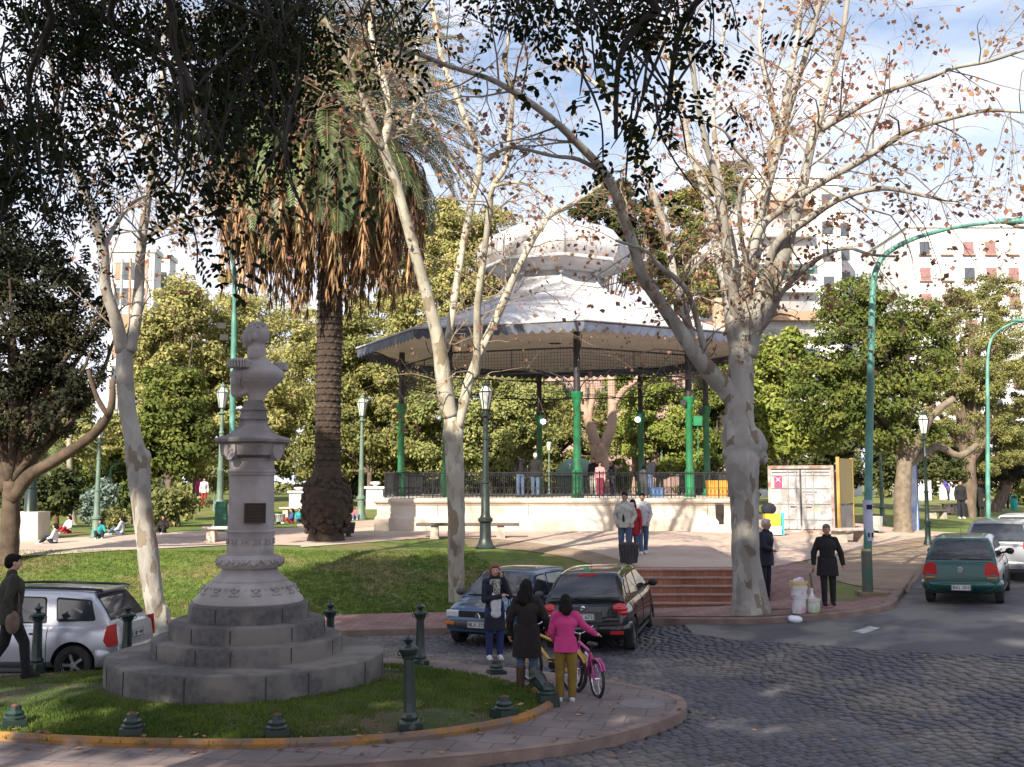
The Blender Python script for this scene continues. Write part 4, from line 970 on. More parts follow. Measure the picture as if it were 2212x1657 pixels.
bare('forked_tree','pinkish forked tree trunk standing behind the bandstand',58,[[(1295,1060,24),(1295,1000,20),(1290,960,16)],[(1290,970,13),(1275,920,11),(1262,880,10),(1255,820,9),(1240,780,6)],[(1292,985,14),(1318,930,11),(1322,880,10),(1320,800,9),(1325,740,7)],[(1320,880,8),(1345,845,7),(1375,820,6),(1400,790,4)],[(1285,950,9),(1272,900,8),(1280,850,7),(1268,800,6)]],M_pink)
bare('forked_tree','second pale trunk with a knob between the bandstand columns',64,[[(1368,1060,9),(1372,1000,8),(1366,960,10),(1362,900,6),(1375,830,4)]],M_pink)
# ---------------- palms
def frond(mb,mg,base,az,el0,L,droop,rg,nl=34,w=.5,fold=.5,lw=.018,hang=.1,cs=None):
    pts=[];p=Vector(base); a=el0; n=14; az2=az
    for i in range(n+1):
        hd=Vector((math.cos(az2),math.sin(az2),0)); pts.append(p.copy()); a=max(a-droop/n*(.55+.9*i/n),R(-86)); az2+=rg.gauss(0,.03); p=p+(hd*math.cos(a)+Vector((0,0,math.sin(a))))*(L/n)
    mb.tube(pts,[.030*(1-.85*i/n)+.004 for i in range(n+1)],4,cap=False)
    hd=Vector((math.cos(az),math.sin(az),0)); side=hd.cross(Vector((0,0,1))); br=rg.uniform(.5,1.45)
    for k in range(nl):
        f=.14+.86*k/nl; i=min(int(f*n),n-1); q=pts[i].lerp(pts[i+1],f*n-i); t=(pts[i+1]-pts[i]).normalized(); up=side.cross(t).normalized()
        ll=w*(math.sin(PI*min(1,f*.86+.12)))**.55*rg.uniform(.85,1.12)
        for s in (-1,1):
            d=(side*s*.9+t*.62+up*fold*rg.uniform(.2,.6)+Vector((0,0,-hang))).normalized(); e=q+d*ll+Vector((0,0,-.18*ll)); m=q+d*ll*.45; wv=(t-d*t.dot(d)).normalized()*lw
            mg.append([tuple(q-wv*.5),tuple(m-wv),tuple(e),tuple(m+wv)]); 
            if cs is not None: cs.append(br*rg.uniform(.8,1.2)*(1.1 if s>0 else .85))
M_palm=mat('palm_leaflet',(.06,.10,.03),.5,col2=(.13,.17,.075),scale=.8,detail=3,attr='Col',trans=.15)
M_dead=mat('dead_palm_frond',(.33,.215,.12),.9,col2=(.20,.115,.06),scale=1.4,detail=6,attr='Col')
M_ptr=mat('palm_bark',(.03,.02,.015),.95,col2=(.058,.039,.03),scale=5,detail=9,bump=.9,bscale=10,bdist=.05)
def palm(label,u,vb,vt,r_px,crownL,nfr,ndead,deadL,bulb,seed,Yo=None,w=.5,bark=None,dead_r=.5):
    rg=random.Random(seed); root=gnd(u,vb) if Yo is None else at(u,vb,Yo); k=root.y/F; top=at(u,vt,root.y)-root
    T=empty('palm_tree',root,0,label,'palm'); mb=MB(); r=r_px*k; h=top.z
    prof=[(r*1.9,-.15)] if bulb else [(r*1.3,-.15)]
    if bulb: prof+=[(r*1.5,.05),(r*1.35,.35),(r*1.75,.7),(r*1.95,1.1),(r*1.8,1.6),(r*1.25,2.05),(r*1.02,2.4)]
    z=prof[-1][1]+.1
    while z<h: prof+=[(r*rg.uniform(.97,1.05),z),(r*rg.uniform(.93,.99),z+.1)]; z+=.21
    mb.lathe(prof,18); 
    rows=int((h-2.3)/.21) if bulb else 0
    for i in range(rows):
        for j in range(12):
            a=2*PI*(j+.5*(i%2))/12; mb.ell((math.cos(a)*r*.97,math.sin(a)*r*.97,2.4+i*.21),(.045,.12,.055),6,4,M=Matrix.Rotation(a,3,'Z'))
    if bulb:
        for q in range(190):
            a=rg.uniform(0,2*PI); z=rg.uniform(.3,2.0); rr=r*(1.3+.6*math.sin(PI*(z-.1)/2.0)); mb.ell((math.cos(a)*rr,math.sin(a)*rr,z),(.10,.13,.10),6,4,M=Matrix.Rotation(a,3,'Z'))
    mb.build('trunk',bark or M_ptr,T,smooth=180)
    st=MB(); G=[]; CS=[]
    for i in range(nfr):
        f=i/nfr; az=i*2.39996+rg.uniform(-.2,.2); el=R(84-118*f)+rg.uniform(-.12,.12); L_=crownL*rg.uniform(.85,1.05)*(1-.10*f)
        frond(st,G,top+Vector((math.cos(az)*r*.5,math.sin(az)*r*.5,rg.uniform(-.2,.6)*(1-f))),az,el,L_,R(92)*(.75+.35*rg.random()),rg,nl=52,w=w,lw=.024,cs=CS)
    rng=np.random.default_rng(seed); g=np.array(CS)[:,None]; st.build('frond_stems',mat('palm_stem',(.16,.15,.06),.6),T); quads('fronds',np.array(G),M_palm,T,col=np.concatenate([g,g,g*.95],1))
    st=MB(); G=[]; CS=[]
    for i in range(ndead):
        az=i*2.39996+rg.uniform(-.2,.2); rr=r+dead_r*deadL*rg.random()**.6*.45
        dz=-.25*deadL; b=top+Vector((math.cos(az)*r*.9,math.sin(az)*r*.9,dz+rg.uniform(-.3,.4)))
        o=Vector((math.cos(az)*rr,math.sin(az)*rr,0)); L_=deadL*rg.uniform(.55,1.05)*(1.0 if rr<r+deadL*.3 else .85)
        pts=catmull([b,top+o+Vector((0,0,dz+.1)),top+o*1.08+Vector((0,0,dz-L_*.4)),top+o*1.02+Vector((rg.gauss(0,.05),rg.gauss(0,.05),dz-L_))],5)
        st.tube(pts,[.035]*5+[.03]*5+[.012]*6,4,cap=False)
        br=rg.uniform(.35,1.5)
        for q in range(100):
            f=.16+.84*q/100; j=min(int(f*(len(pts)-1)),len(pts)-2); p=pts[j]; a2=rg.uniform(0,2*PI); ll=rg.uniform(.28,.6)*deadL/3.6
            d=Vector((math.cos(a2)*.28,math.sin(a2)*.28,-1)).normalized(); s=Vector((-math.sin(a2),math.cos(a2),0))*.021; CS.append(br*rg.uniform(.8,1.2))
            G.append([tuple(p-s),tuple(p+d*ll*.5-s*1.3),tuple(p+d*ll),tuple(p+d*ll*.5+s*1.3)])
    if ndead:
        g=np.array(CS)[:,None]; st.build('dead_stems',M_dead,T); quads('dead_skirt',np.array(G),M_dead,T,col=np.concatenate([g,g*rng.uniform(.8,1.05,(len(G),1)),g*.85],1))
    return T
palm('huge palm with drooping green fronds, a hanging brown dead skirt and bulbous base',704,1168,285,27,6.1,300,250,4.9,True,51,w=.58,dead_r=1.25)
palm('small palm with a ragged crown far beyond the bandstand',1565,1060,395,7,3.0,46,14,1.2,False,52,Yo=92,w=.8)
palm('young palm with pale hanging fronds beyond the left lawn',110,1150,980,6,3.2,30,26,2.4,False,53,Yo=52,w=.6)
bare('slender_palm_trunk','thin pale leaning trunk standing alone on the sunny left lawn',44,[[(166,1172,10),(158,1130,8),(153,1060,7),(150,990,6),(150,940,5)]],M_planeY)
# ---------------- shrubs and small plants
def shrub(label,parts,Y,m,seed,n,size,vb,clr=.4,name='shrub',cat='shrub'):
    rng=np.random.default_rng(seed); g0=gnd(parts[0][0],vb); Y=g0.y; E=[at(u,v,Y)-g0 for u,v,_,_ in parts]; k=Y/F
    T=empty(name,g0,0,label,cat,'shrubs on the far lawn')
    P=crown_cloud(rng,[(e.x,0,e.z,q[2]*k,q[2]*k*.8,q[3]*k) for e,q in zip(E,parts)],int(n/60),n,size,clr,.3,.4)
    g=rng.uniform(.7,1.25,(len(P),1)); quads('foliage',P,m,T,col=np.repeat(g,3,1))
    mb=MB(); rg=random.Random(seed)
    for i in range(5): e=E[0]; mb.tube(catmull([Vector((rg.uniform(-.2,.2),0,-.1)),Vector((rg.uniform(-.4,.4),rg.uniform(-.3,.3),e.z*.5)),Vector((e.x+rg.uniform(-1,1)*parts[0][2]*k*.5,0,e.z))],3),.05,5)
    mb.build('stem',M_darkbark,T)
shrub('round grey-green shrub right of the leftmost plane trunk',[(375,1090,60,40),(340,1100,35,30)],45,L_olive,61,4500,.09,1138)
shrub('dense shrub left of the leftmost plane trunk on the sunny lawn',[(290,1085,45,45),(300,1050,30,30)],45,L_mid,62,3500,.09,1135)
shrub('reddish green shrub at the foot of the slim lamp post',[(240,1125,35,28)],40,L_olive,63,2200,.07,1150,.3)
shrub('pale blue-green young conifer beside the slim lamp post',[(215,1085,40,30),(225,1060,30,22),(205,1115,35,20)],44,L_blue,64,3600,.10,1142,.3,'blue_conifer','conifer')
shrub('dark rounded bush behind the tall lamp standard at left',[(90,1080,60,50),(140,1060,40,45)],52,L_dark,65,4000,.12,1140,.5)
shrub('low bright bush seen through the railing right of centre',[(1205,1030,35,40),(1190,1060,40,20)],60,L_lime,66,2500,.14,1085,.5)
shrub('small green bush beside the forked trunk behind the railing',[(1345,1025,22,35)],60,L_lime,67,1800,.14,1085,.5)
shrub('bush along the far hedge behind the right railing',[(1620,1050,40,25),(1500,1055,50,20)],64,L_mid,68,2500,.14,1085,.5)

tree('feathery_tree','tall yellow-green tree filling the sky gap between bust and palm',[(480,720,130,120),(600,790,130,150),(360,790,90,110),(700,820,100,150)],82,L_yel,71,20000,.2,1.1,tr=5,group=BG,trunk=(500,900))
tree('feathery_tree','tall pale green tree closing the gap between palm and bandstand roof',[(800,740,120,140),(900,640,110,160),(980,560,110,110),(860,900,130,120)],84,L_yel,72,20000,.2,1.1,tr=5,group=BG,trunk=(850,900))
tree('feathery_tree','olive tree behind the middle of the bandstand in front of the pink building',[(1170,960,80,90),(1250,950,70,80),(1330,900,60,80),(1110,860,60,70)],74,L_olive,73,16000,.19,.9,tr=5,group=BG)
tree('broadleaf_tree','green tree far behind the big plane trunk closing the gap to the container',[(1580,900,70,130),(1640,860,60,110),(1620,990,70,60)],78,L_mid,74,10000,.19,.9,tr=5,group=BG)
# far wood closing the horizon: nobody could count it
rng=np.random.default_rng(77); E=[]
for i in range(64):
    u=-150+i*40; Yf=98+rng.uniform(-6,10); p=at(u,rng.uniform(960,1010),Yf); kk=Yf/F
    if 1500<u<1900: continue
    E.append((p.x,Yf,p.z-1,rng.uniform(45,75)*kk,3.5,rng.uniform(60,110)*kk))
P=crown_cloud(rng,E,900,40000,.34,1.3,.3,.5); g=rng.uniform(.6,1.2,(len(P),1)); tag(quads('far_wood',P,L_olive,None,col=np.repeat(g,3,1)),kind='stuff')
# ================================================================ dark foreground canopy (pinnate leaves) and unseen trees added to shade the corner
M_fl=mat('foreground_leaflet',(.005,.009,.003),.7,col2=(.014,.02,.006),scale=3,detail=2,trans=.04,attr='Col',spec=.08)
def spray(G,p,d,L,rg,nl,ls):
    # one pinnate leaf: stalk with paired oval leaflets
    side=d.cross(Vector((rg.gauss(0,1),rg.gauss(0,1),rg.gauss(0,1)))).normalized(); up=side.cross(d)
    q=p.copy(); dd=d.copy(); st=L/nl
    for k in range(nl):
        dd=(dd+Vector((0,0,-.05))).normalized(); q=q+dd*st
        for s in (-1,1):
            if rg.random()<.06: continue
            a=(side*s+dd*rg.uniform(.2,.7)+up*rg.uniform(-.3,.3)).normalized(); b=a.cross(up+Vector((0,0,.01))).normalized(); w=ls*.22; l=ls*rg.uniform(.8,1.1)
            G.append([tuple(q),tuple(q+a*l*.28+b*w),tuple(q+a*l*.72+b*w),tuple(q+a*l),tuple(q+a*l*.72-b*w),tuple(q+a*l*.28-b*w)])
    a=dd; b=side; l=ls; G.append([tuple(q),tuple(q+a*l*.28+b*ls*.22),tuple(q+a*l*.72+b*ls*.22),tuple(q+a*l),tuple(q+a*l*.72-b*ls*.22),tuple(q+a*l*.28-b*ls*.22)])
def fore(label,root,regions,limbs,seed):
    rg=random.Random(seed); T=empty('overhanging_tree',root,0,label,'tree','foreground street trees'); G=[]; mb=MB(); tw=MB(); root=Vector(root)
    mb.tube(catmull([root*0+Vector((0,0,-.2)),Vector((0,0,2)),Vector((.1,.1,4.5)),Vector((.4,.6,7))],4),[.30]+[.26]*4+[.22]*4+[.16]*4,12,jit=.06)
    for lb in limbs:
        pts=[at(u,v,y)-root for u,v,y in lb]; pts=[Vector((.2,.3,5.5))]+pts; cp=catmull(pts,5); n=len(cp); mb.tube(cp,[.035*(1-.85*i/n)+.004 for i in range(n)],6,jit=.06)
    for (u0,u1,v0,v1,y0,y1,n,ls) in regions:
        cl=[(rg.uniform(u0,u1),v0+(v1-v0)*rg.random()**1.25,rg.uniform(y0,y1)) for _ in range(max(1,n//(7 if n>60 else 3)))]
        for i in range(n):
            cu,cv,cy=rg.choice(cl); k=F/cy; p=at(cu+rg.gauss(0,.16)*k,cv+rg.gauss(0,.13)*k,cy)-root+Vector((0,rg.gauss(0,.2),0))
            d=Vector((rg.gauss(0,1),rg.gauss(0,.7),rg.gauss(-.6,.6))).normalized(); spray(G,p,d,rg.uniform(.16,.3)*ls/.05,rg,rg.randint(4,6),ls)
        for c in cl:
            p=at(*c)-root; tw.tube(catmull([p+Vector((rg.uniform(-.3,.3),rg.uniform(-.3,.3),.5)),p+Vector((rg.uniform(-.05,.05),0,.1)),p+Vector((rg.uniform(-.15,.15),0,-.2))],3),[.008]*3+[.005]*3+[.002],4,cap=False)
    G=np.array(G); rng=np.random.default_rng(seed); g=rng.uniform(.5,1.4,(len(G),1)); br=(rng.random((len(G),1))<.05)*2.5
    col=np.concatenate([g*(1+br*1.6),g*(1+br*.8),g],1)
    mb.build('trunk',FB,T,smooth=180); tw.build('twigs',FB,T); quads('crown',G,M_fl,T,col=col,nv=6)
FB=mat('near_black_bark',(.018,.014,.012),.95)  # even near-black bark of the overhanging trees
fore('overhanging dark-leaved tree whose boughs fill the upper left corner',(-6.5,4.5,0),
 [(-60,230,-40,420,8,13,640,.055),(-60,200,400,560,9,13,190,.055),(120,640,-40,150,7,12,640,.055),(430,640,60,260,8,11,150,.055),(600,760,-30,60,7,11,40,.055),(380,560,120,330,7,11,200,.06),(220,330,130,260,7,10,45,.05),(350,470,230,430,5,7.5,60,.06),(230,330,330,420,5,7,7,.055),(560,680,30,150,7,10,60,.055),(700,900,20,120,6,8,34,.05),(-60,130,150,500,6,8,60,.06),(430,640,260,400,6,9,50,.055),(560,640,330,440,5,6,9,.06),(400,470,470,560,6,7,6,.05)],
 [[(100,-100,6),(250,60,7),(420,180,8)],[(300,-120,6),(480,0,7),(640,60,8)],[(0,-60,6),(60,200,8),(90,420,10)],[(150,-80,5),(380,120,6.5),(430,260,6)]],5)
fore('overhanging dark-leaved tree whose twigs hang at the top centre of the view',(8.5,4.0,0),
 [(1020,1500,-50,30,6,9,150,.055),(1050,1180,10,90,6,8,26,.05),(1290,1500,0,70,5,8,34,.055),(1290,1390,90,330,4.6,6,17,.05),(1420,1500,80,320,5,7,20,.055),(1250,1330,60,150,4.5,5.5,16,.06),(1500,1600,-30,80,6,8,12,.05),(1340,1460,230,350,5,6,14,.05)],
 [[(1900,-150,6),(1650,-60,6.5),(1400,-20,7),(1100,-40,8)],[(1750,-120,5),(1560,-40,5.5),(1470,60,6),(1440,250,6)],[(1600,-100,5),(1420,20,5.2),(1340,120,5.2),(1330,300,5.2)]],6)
# unseen trees added behind and beside the viewer to shade the street corner
M_sl=mat('shade_tree_leaf',(.04,.06,.015),.8,col2=(.08,.10,.03),scale=2)
GAPS=[(-4.3,13.25,.35,.34),(-3.5,13.9,.65,.3),(-3.9,14.3,1.1,.25),(2.95,13.5,0,.5),(1.3,13.1,.15,.38),(-.4,12.4,.15,.3),(1.9,18.3,0,.55),(2.6,23,.15,.5),(-5.6,13,.2,.4),(-1.4,13.5,.25,.34),(5.6,18.6,.2,.45),(8.2,17.2,.4,.5),(5.0,21.8,1.6,.4),(-7.5,16.9,1.0,.4),(.6,12.7,.15,.3),(3.8,15.6,0,.35),(6.9,19.3,.4,.4),(-3.95,15.2,3.2,.3)]  # spots kept sunlit: leaves of the added crowns that shade them are dropped
def shade_tree(label,root,ells,seed,n,size=.34):
    rng=np.random.default_rng(seed); T=empty('unseen_shade_tree',root,0,label,'tree','foreground street trees'); 
    E=[(x-root[0],y-root[1],z-root[2],a,b,c) for x,y,z,a,b,c in ells]
    P=crown_cloud(rng,E,int(n/25),n,size,.9,.0,.6); Cn=P.mean(1)+np.array(root)
    keep=np.ones(len(P),bool)
    for gx_,gy_,gz_,gr_ in GAPS:
        t_=(Cn[:,2]-gz_)/SUNV.z; d_=np.hypot(Cn[:,0]-SUNV.x*t_-gx_,Cn[:,1]-SUNV.y*t_-gy_); keep&=~((d_<gr_*1.15)&(rng.random(len(P))<.97))
    quads('crown',P[keep],M_sl,T)
    mb=MB(); t=Vector(E[0][:3]); mb.tube(catmull([Vector((0,0,-.3)),Vector((0,0,3)),t*.6+Vector((0,0,1)),t],4),[.34]*5+[.28]*4+[.18]*4,10); mb.build('trunk',M_darkbark,T,smooth=180)
sv=SUNV
def proj(x,y,z,hh): t=(hh-z)/sv.z; return (x+sv.x*t,y+sv.y*t)
SH=[]  # shadow targets on the ground: (x,y,z, canopy height, rx, ry)
for (x,y,z,hh,rx,ry) in [(-9.5,14,0,12,3.2,4),(-4.5,13.5,2,13,3,4.2),(0.5,12.5,0,13.5,3.2,3.6),(5,13,0,14.5,3.4,4.2),(10,14.5,.6,15,3.8,4.6),(-8,18,0,15,3,3.6),(-3.5,18.5,1,16,3,3.4),(1.5,17.5,.5,16,3.2,3.6),(6,18,.5,17,3.2,3.6),(-1,22.5,.5,17.5,3.2,2.6),(3.2,22,.8,18,3,3),(7.5,22,.8,18.5,3.2,3),(11.5,21,1,19,3.2,3.2),(1.5,26,1,19,3,2.2),(5.5,26.5,1,19.5,3.4,2.2),(9.5,26,1.2,19.5,2.6,2),(-4.2,26.3,.8,19.5,2.4,1.7),(-1.2,27.2,1,20,2.4,1.8),(-6.0,33,3.2,21,1.2,1.6),(4,29,1.1,21,3,1.4)]:
    X,Yc=proj(x,y,z,hh); SH.append((X,Yc,hh,rx,ry,1.5))
for i in range(5):
    e=SH[i*4:(i+1)*4]; c=e[0]
    shade_tree(['unseen tree added for its shade, behind the viewer on the left','unseen tree added for its shade, behind the viewer in the middle','unseen tree added for its shade, behind the viewer and a little further back','tall unseen tree added for its shade, furthest behind the viewer','tallest unseen tree added for its shade, beside the viewer on the left'][i],(c[0],c[1],0),e,90+i,11000)
# ================================================================ cars
def paint(name,c,c2=None,metal=.35,rough=.28): return mat(name,c,rough,col2=c2 or tuple(x*.88 for x in c),scale=.7,detail=3,metal=metal,coat=.6,spec=.5)
M_glass=mat('car_glass',(.018,.022,.028),.06,col2=(.035,.04,.05),scale=2,spec=.8)
M_rub=mat('black_rubber',(.015,.015,.016),.8,col2=(.03,.028,.026),scale=8,detail=6)
M_plast=mat('dark_grey_bumper',(.045,.047,.052),.6,col2=(.06,.06,.065),scale=3)
M_chrome=mat('chrome',(.6,.6,.62),.15,metal=1)
M_alloy=mat('alloy_rim',(.42,.43,.45),.35,col2=(.25,.25,.26),scale=5,metal=.6)
M_red=mat('red_lens',(.42,.012,.015),.25,coat=.5); M_amb=mat('amber_lens',(.55,.16,.02),.3); M_clear=mat('clear_lens',(.55,.57,.6),.12,coat=.8)
M_plate=mat('white_plate',(.55,.56,.56),.5); M_black=mat('black_ink',(.01,.01,.012),.6); M_seam=mat('panel_gap',(.01,.01,.012),.9)
M_wblk=mat('wheel_well',(.006,.006,.007),.95)
def lerpt(T,x):
    if x<=T[0][0]: return T[0][1]
    for (a,p),(b,q) in zip(T[:-1],T[1:]):
        if x<=b: f=(x-a)/(b-a); f=f*f*(3-2*f)*.4+f*.6; return p+(q-p)*f
    return T[-1][1]
def car(label,loc,rz,C,paintm,tilt=None,plate=None,details='both'):
    L,W=C['L'],C['W']; T=empty('parked_car',loc,rz,label,'car','parked cars'); 
    if tilt is not None: T.rotation_euler=tilt
    top=C['top']; bot=C['bot']; wid=C['wid']   # tables along x from rear (-) to front (+)
    xs=sorted(set([round(v,3) for v in np.linspace(-L/2,L/2,46)]+[x for x,_ in top]))
    mb=MB(); n=None
    for x in xs:
        zt=lerpt(top,x); zb=lerpt(bot,x); w=lerpt(wid,x)*W/2
        h=zt-zb; sec=[(0,zb),(w*.80,zb),(w*.93,zb+.05*h/.5),(w*.985,zb+.16*h),(w*1.0,zb+.42*h),(w*.995,zb+.66*h),(w*.97,zb+.84*h),(w*.925,zb+.945*h),(w*.86,zb+.985*h),(w*.6,zt+.012),(0,zt+.022)]
        ring=sec+[(-y,z) for y,z in sec[-2:0:-1]]
        n=len(ring); mb.v+= [(x,y,z) for y,z in ring]
    for i in range(len(xs)-1):
        for k in range(n): mb.f.append((i*n+k,i*n+(k+1)%n,(i+1)*n+(k+1)%n,(i+1)*n+k)); mb.m.append(0)
    o=(len(xs)-1)*n; mb.f.append(tuple(range(n-1,-1,-1))); mb.m.append(0); mb.f.append(tuple(o+k for k in range(n))); mb.m.append(0)
    body=mb.build('body',[paintm,M_wblk],None,smooth=32)
    wr=C['wr']; cut=MB()
    for wx in C['wx']:
        for s in (-1,1): cut.add(*_cyl((wx,s*(W/2-.13),wr+.01),wr*1.17,.30),0)
    co=cut.build('cut',M_wblk); bm_=body.modifiers.new('b','BOOLEAN'); bm_.object=co; bm_.operation='DIFFERENCE'; bm_.solver='EXACT'; bm_.material_mode='TRANSFER' if hasattr(bm_,'material_mode') else 'INDEX'
    dg=bpy.context.evaluated_depsgraph_get(); me=bpy.data.meshes.new_from_object(body.evaluated_get(dg)); body.modifiers.clear(); body.data=me; bpy.data.objects.remove(co)
    me.polygons.foreach_set('use_smooth',[True]*len(me.polygons)); me.set_sharp_from_angle(angle=R(32)); body.parent=T
    # greenhouse
    B=C['belt']; xw0,xw1,xr1,xr0=C['gh']; zr=C['H']; wb=W/2*.90; wt=W/2*C.get('tum',.70)
    def ys(z): f=(z-B)/(zr-B); return wb-(wb-wt)*(f*.75+f*f*.25)
    def zroof(x):
        if x>xw1: f=(xw0-x)/(xw0-xw1); return B-.02+(zr-.015-B)*(f**.92)
        if x<xr1: f=(x-xr0)/(xr1-xr0); return B-.02+(zr-.02-B)*(f**C.get('rp',.8))
        t=(x-xr1)/(xw1-xr1); return zr-.02+.045*math.sin(PI*t)**.8*(1 if True else 0)
    xg=sorted(set([round(v,3) for v in list(np.linspace(xr0,xr1,8))+list(np.linspace(xr1,xw1,12))+list(np.linspace(xw1,xw0,9))])); mb=MB()
    for x in xg:
        z1=max(zroof(x),B-.02); hh=z1-(B-.03); sec=[]
        for f in (0,.3,.6,.82): z=B-.03+hh*f; sec.append((ys(max(z,B)),z))
        yt=ys(max(z1,B)); sec+= [(yt-.005,z1-.055*min(1,hh/.3)),(yt-.035,z1-.02*min(1,hh/.3)),(yt-.10,z1-.004),(yt*.5,z1+.006*min(1,hh)),(0,z1+.01*min(1,hh))]
        sec=[(0,B-.05)]+sec; ring=sec+[(-y,z) for y,z in sec[-2:0:-1]]; n=len(ring); mb.v+=[(x,y,z) for y,z in ring]
    for i in range(len(xg)-1):
        for k in range(n): mb.f.append((i*n+k,i*n+(k+1)%n,(i+1)*n+(k+1)%n,(i+1)*n+k)); mb.m.append(0)
    mb.f.append(tuple(range(n-1,-1,-1))); mb.m.append(0); o=(len(xg)-1)*n; mb.f.append(tuple(o+k for k in range(n))); mb.m.append(0)
    roof=mb.build('cabin',paintm,T,smooth=38)
    # side windows given as polygons (x,z)
    def round_poly(P,r=.05,m=4):
        P=[Vector((*p,0)) for p in P]; out=[]
        for i,p in enumerate(P):
            a=P[i-1]-p; b=P[(i+1)%len(P)]-p; ra=min(r,a.length*.4); rb=min(r,b.length*.4); p0=p+a.normalized()*ra; p1=p+b.normalized()*rb
            for j in range(m+1): t=j/m; out.append((p0*(1-t)**2+p*2*t*(1-t)+p1*t*t))
        return [(q.x,q.y) for q in out]
    for poly in C['win']:
        for s in (-1,1):
            for nm,gr,off,mm in (('window_seal',.022,.004,M_rub),('side_window',0,.010,M_glass)):
                cx_=sum(p[0] for p in poly)/len(poly); cz_=sum(p[1] for p in poly)/len(poly)
                P=[(p[0]+(gr if p[0]>cx_ else -gr),p[1]+(gr if p[1]>cz_ else -gr)) for p in poly]; P=round_poly(P)
                m=MB(); V=[(x,s*(ys(max(z,B))+off),z) for x,z in P]+[(x,s*(ys(max(z,B))-.02),z) for x,z in P]; k=len(P)
                m.add(V,[tuple(range(k)) if s<0 else tuple(range(k-1,-1,-1)),tuple(range(2*k-1,k-1,-1)) if s<0 else tuple(range(k,2*k))]+[(i,(i+1)%k,k+(i+1)%k,k+i) for i in range(k)])
                ob=m.build(nm,mm,roof if nm=='side_window' else roof)
    # windscreen and rear glass follow the slope
    def slope(x0,x1,nm,margin,lo,hi,up=.012):
        m=MB(); K=8; V=[]
        for i in range(K+1):
            f=lo+(hi-lo)*i/K; x=x0+(x1-x0)*f; z=zroof(x); nx=(zroof(x+.01)-zroof(x-.01))/.02; nr=Vector((-nx,0,1)).normalized()
            for j in range(9):
                y=(ys(max(z,B))-margin)*(j/4-1); bul=.012*(1-(j/4-1)**2); V.append((x+nr.x*(up+bul),y,z+nr.z*(up+bul)))
        fc=[(i*9+j,i*9+j+1,(i+1)*9+j+1,(i+1)*9+j) for i in range(K) for j in range(8)]
        bk=len(V); V2=[(x-Vector((0,0,.02)).x,y,z-.02) for x,y,z in V]
        m.add(V+V2,fc+[tuple(bk+q for q in f[::-1]) for f in fc]); m.build(nm,M_glass,roof,smooth=60)
    slope(xw0,xw1,'windscreen',.085,.10,.93); slope(xr0,xr1,'rear_window',.085,C.get('rg',.12),.90)
    # wheels
    for wx in C['wx']:
        for s in (-1,1):
            e=empty('wheel',(wx,s*(W/2-.10),wr)); e.parent=T; Mx=Matrix.Rotation(-s*PI/2,3,'X'); st=C.get('steer',0) if wx>0 else 0; e.rotation_euler=(0,0,st)
            tw=.175; m=MB(); m.lathe([(wr*.60,-tw/2),(wr*.93,-tw/2),(wr*.99,-tw/2+.02),(wr,-tw/4),(wr,tw/4),(wr*.99,tw/2-.02),(wr*.93,tw/2),(wr*.66,tw/2),(wr*.62,tw/2-.02),(wr*.60,-tw/2)],36,M=Mx,cap=False); m.build('tyre',M_rub,e,smooth=40)
            m=MB(); m.lathe([(.001,.0),(wr*.2,.0),(wr*.62,-.03),(wr*.62,tw/2-.015),(wr*.585,tw/2-.005),(wr*.56,tw/2-.03),(wr*.5,tw/2-.07),(.001,tw/2-.075)],30,M=Mx,mi=1)
            m.lathe([(.001,tw/2-.02),(wr*.16,tw/2-.022),(wr*.19,tw/2-.06)],20,M=Mx); m.lathe([(wr*.55,tw/2-.03),(wr*.62,tw/2-.008),(wr*.63,tw/2-.02)],30,M=Mx,cap=False)
            ns=C.get('spokes',10)
            for q in range(ns):
                a=2*PI*q/ns; off_=.07 if C.get('pair') else 0
                for dd in ((-off_,off_) if off_ else (0,)):
                    ctr=Mx@Vector((math.cos(a+dd)*wr*.38,math.sin(a+dd)*wr*.38,tw/2-.036)); m.box(ctr,(wr*.46,wr*(.085 if off_ else .11),.02),M=Mx@Matrix.Rotation(a+dd*.6,3,'Z'))
            m.build('rim',[M_alloy,M_wblk],e,smooth=35)
    # common trim
    hw=lambda x,z=.5:lerpt(wid,x)*W/2
    def face_box(nm,x,y,z,sx,sy,sz_,m,par=body,rz_=0,taper=1):
        q=MB(); q.box((x,y,z),(sx,sy,sz_),rz_,taper=taper); ob=q.build(nm,m,par)
        bv=ob.modifiers.new('b','BEVEL'); bv.width=min(sx,sy,sz_)*.3; bv.segments=2; return ob
    xf=L/2; xb=-L/2
    for s in (-1,1):
        q=MB(); q.ell((xw0-.22,s*(W/2*.90+.14),B+.07),(.06,.10,.075),12,8); q.cyl((xw0-.22,s*W/2*.84,B+.02),(xw0-.22,s*(W/2*.90+.1),B+.06),.025); q.build('mirror',C.get('mirror',M_plast),T,smooth=60)
        # door seams, handles
        for dx in C['seams']:
            q=MB(); zb=.28; P=[]
            for k in range(9):
                z=zb+(B-.02-zb)*k/8; x=dx; w=hw(x); zt=lerpt(top,x); z0=lerpt(bot,x); f=(z-z0)/(zt-z0)
                yy=w*np.interp(f,[0,.16,.42,.66,.84,.945],[.93,.985,1,.995,.97,.925]); P.append((x,s*(yy+.001),z))
            q.tube(P,.006,4); q.build('door_seam',M_seam,body)
        for dx in C['handles']: q=MB(); q.box((dx,s*(hw(dx)*.985+.012),B-.13),(.16,.03,.03)); q.build('door_handle',C.get('handle_m',M_plast),body)
        if C.get('strip'): q=MB(); q.box((0,s*(W/2+.004),.50),(L*.52,.02,.045)); q.build('rub_strip',M_plast,body)
        q=MB(); q.box((0,s*(W/2-.05),.235),(L*.42,.03,.06)); q.build('sill',M_plast,body)
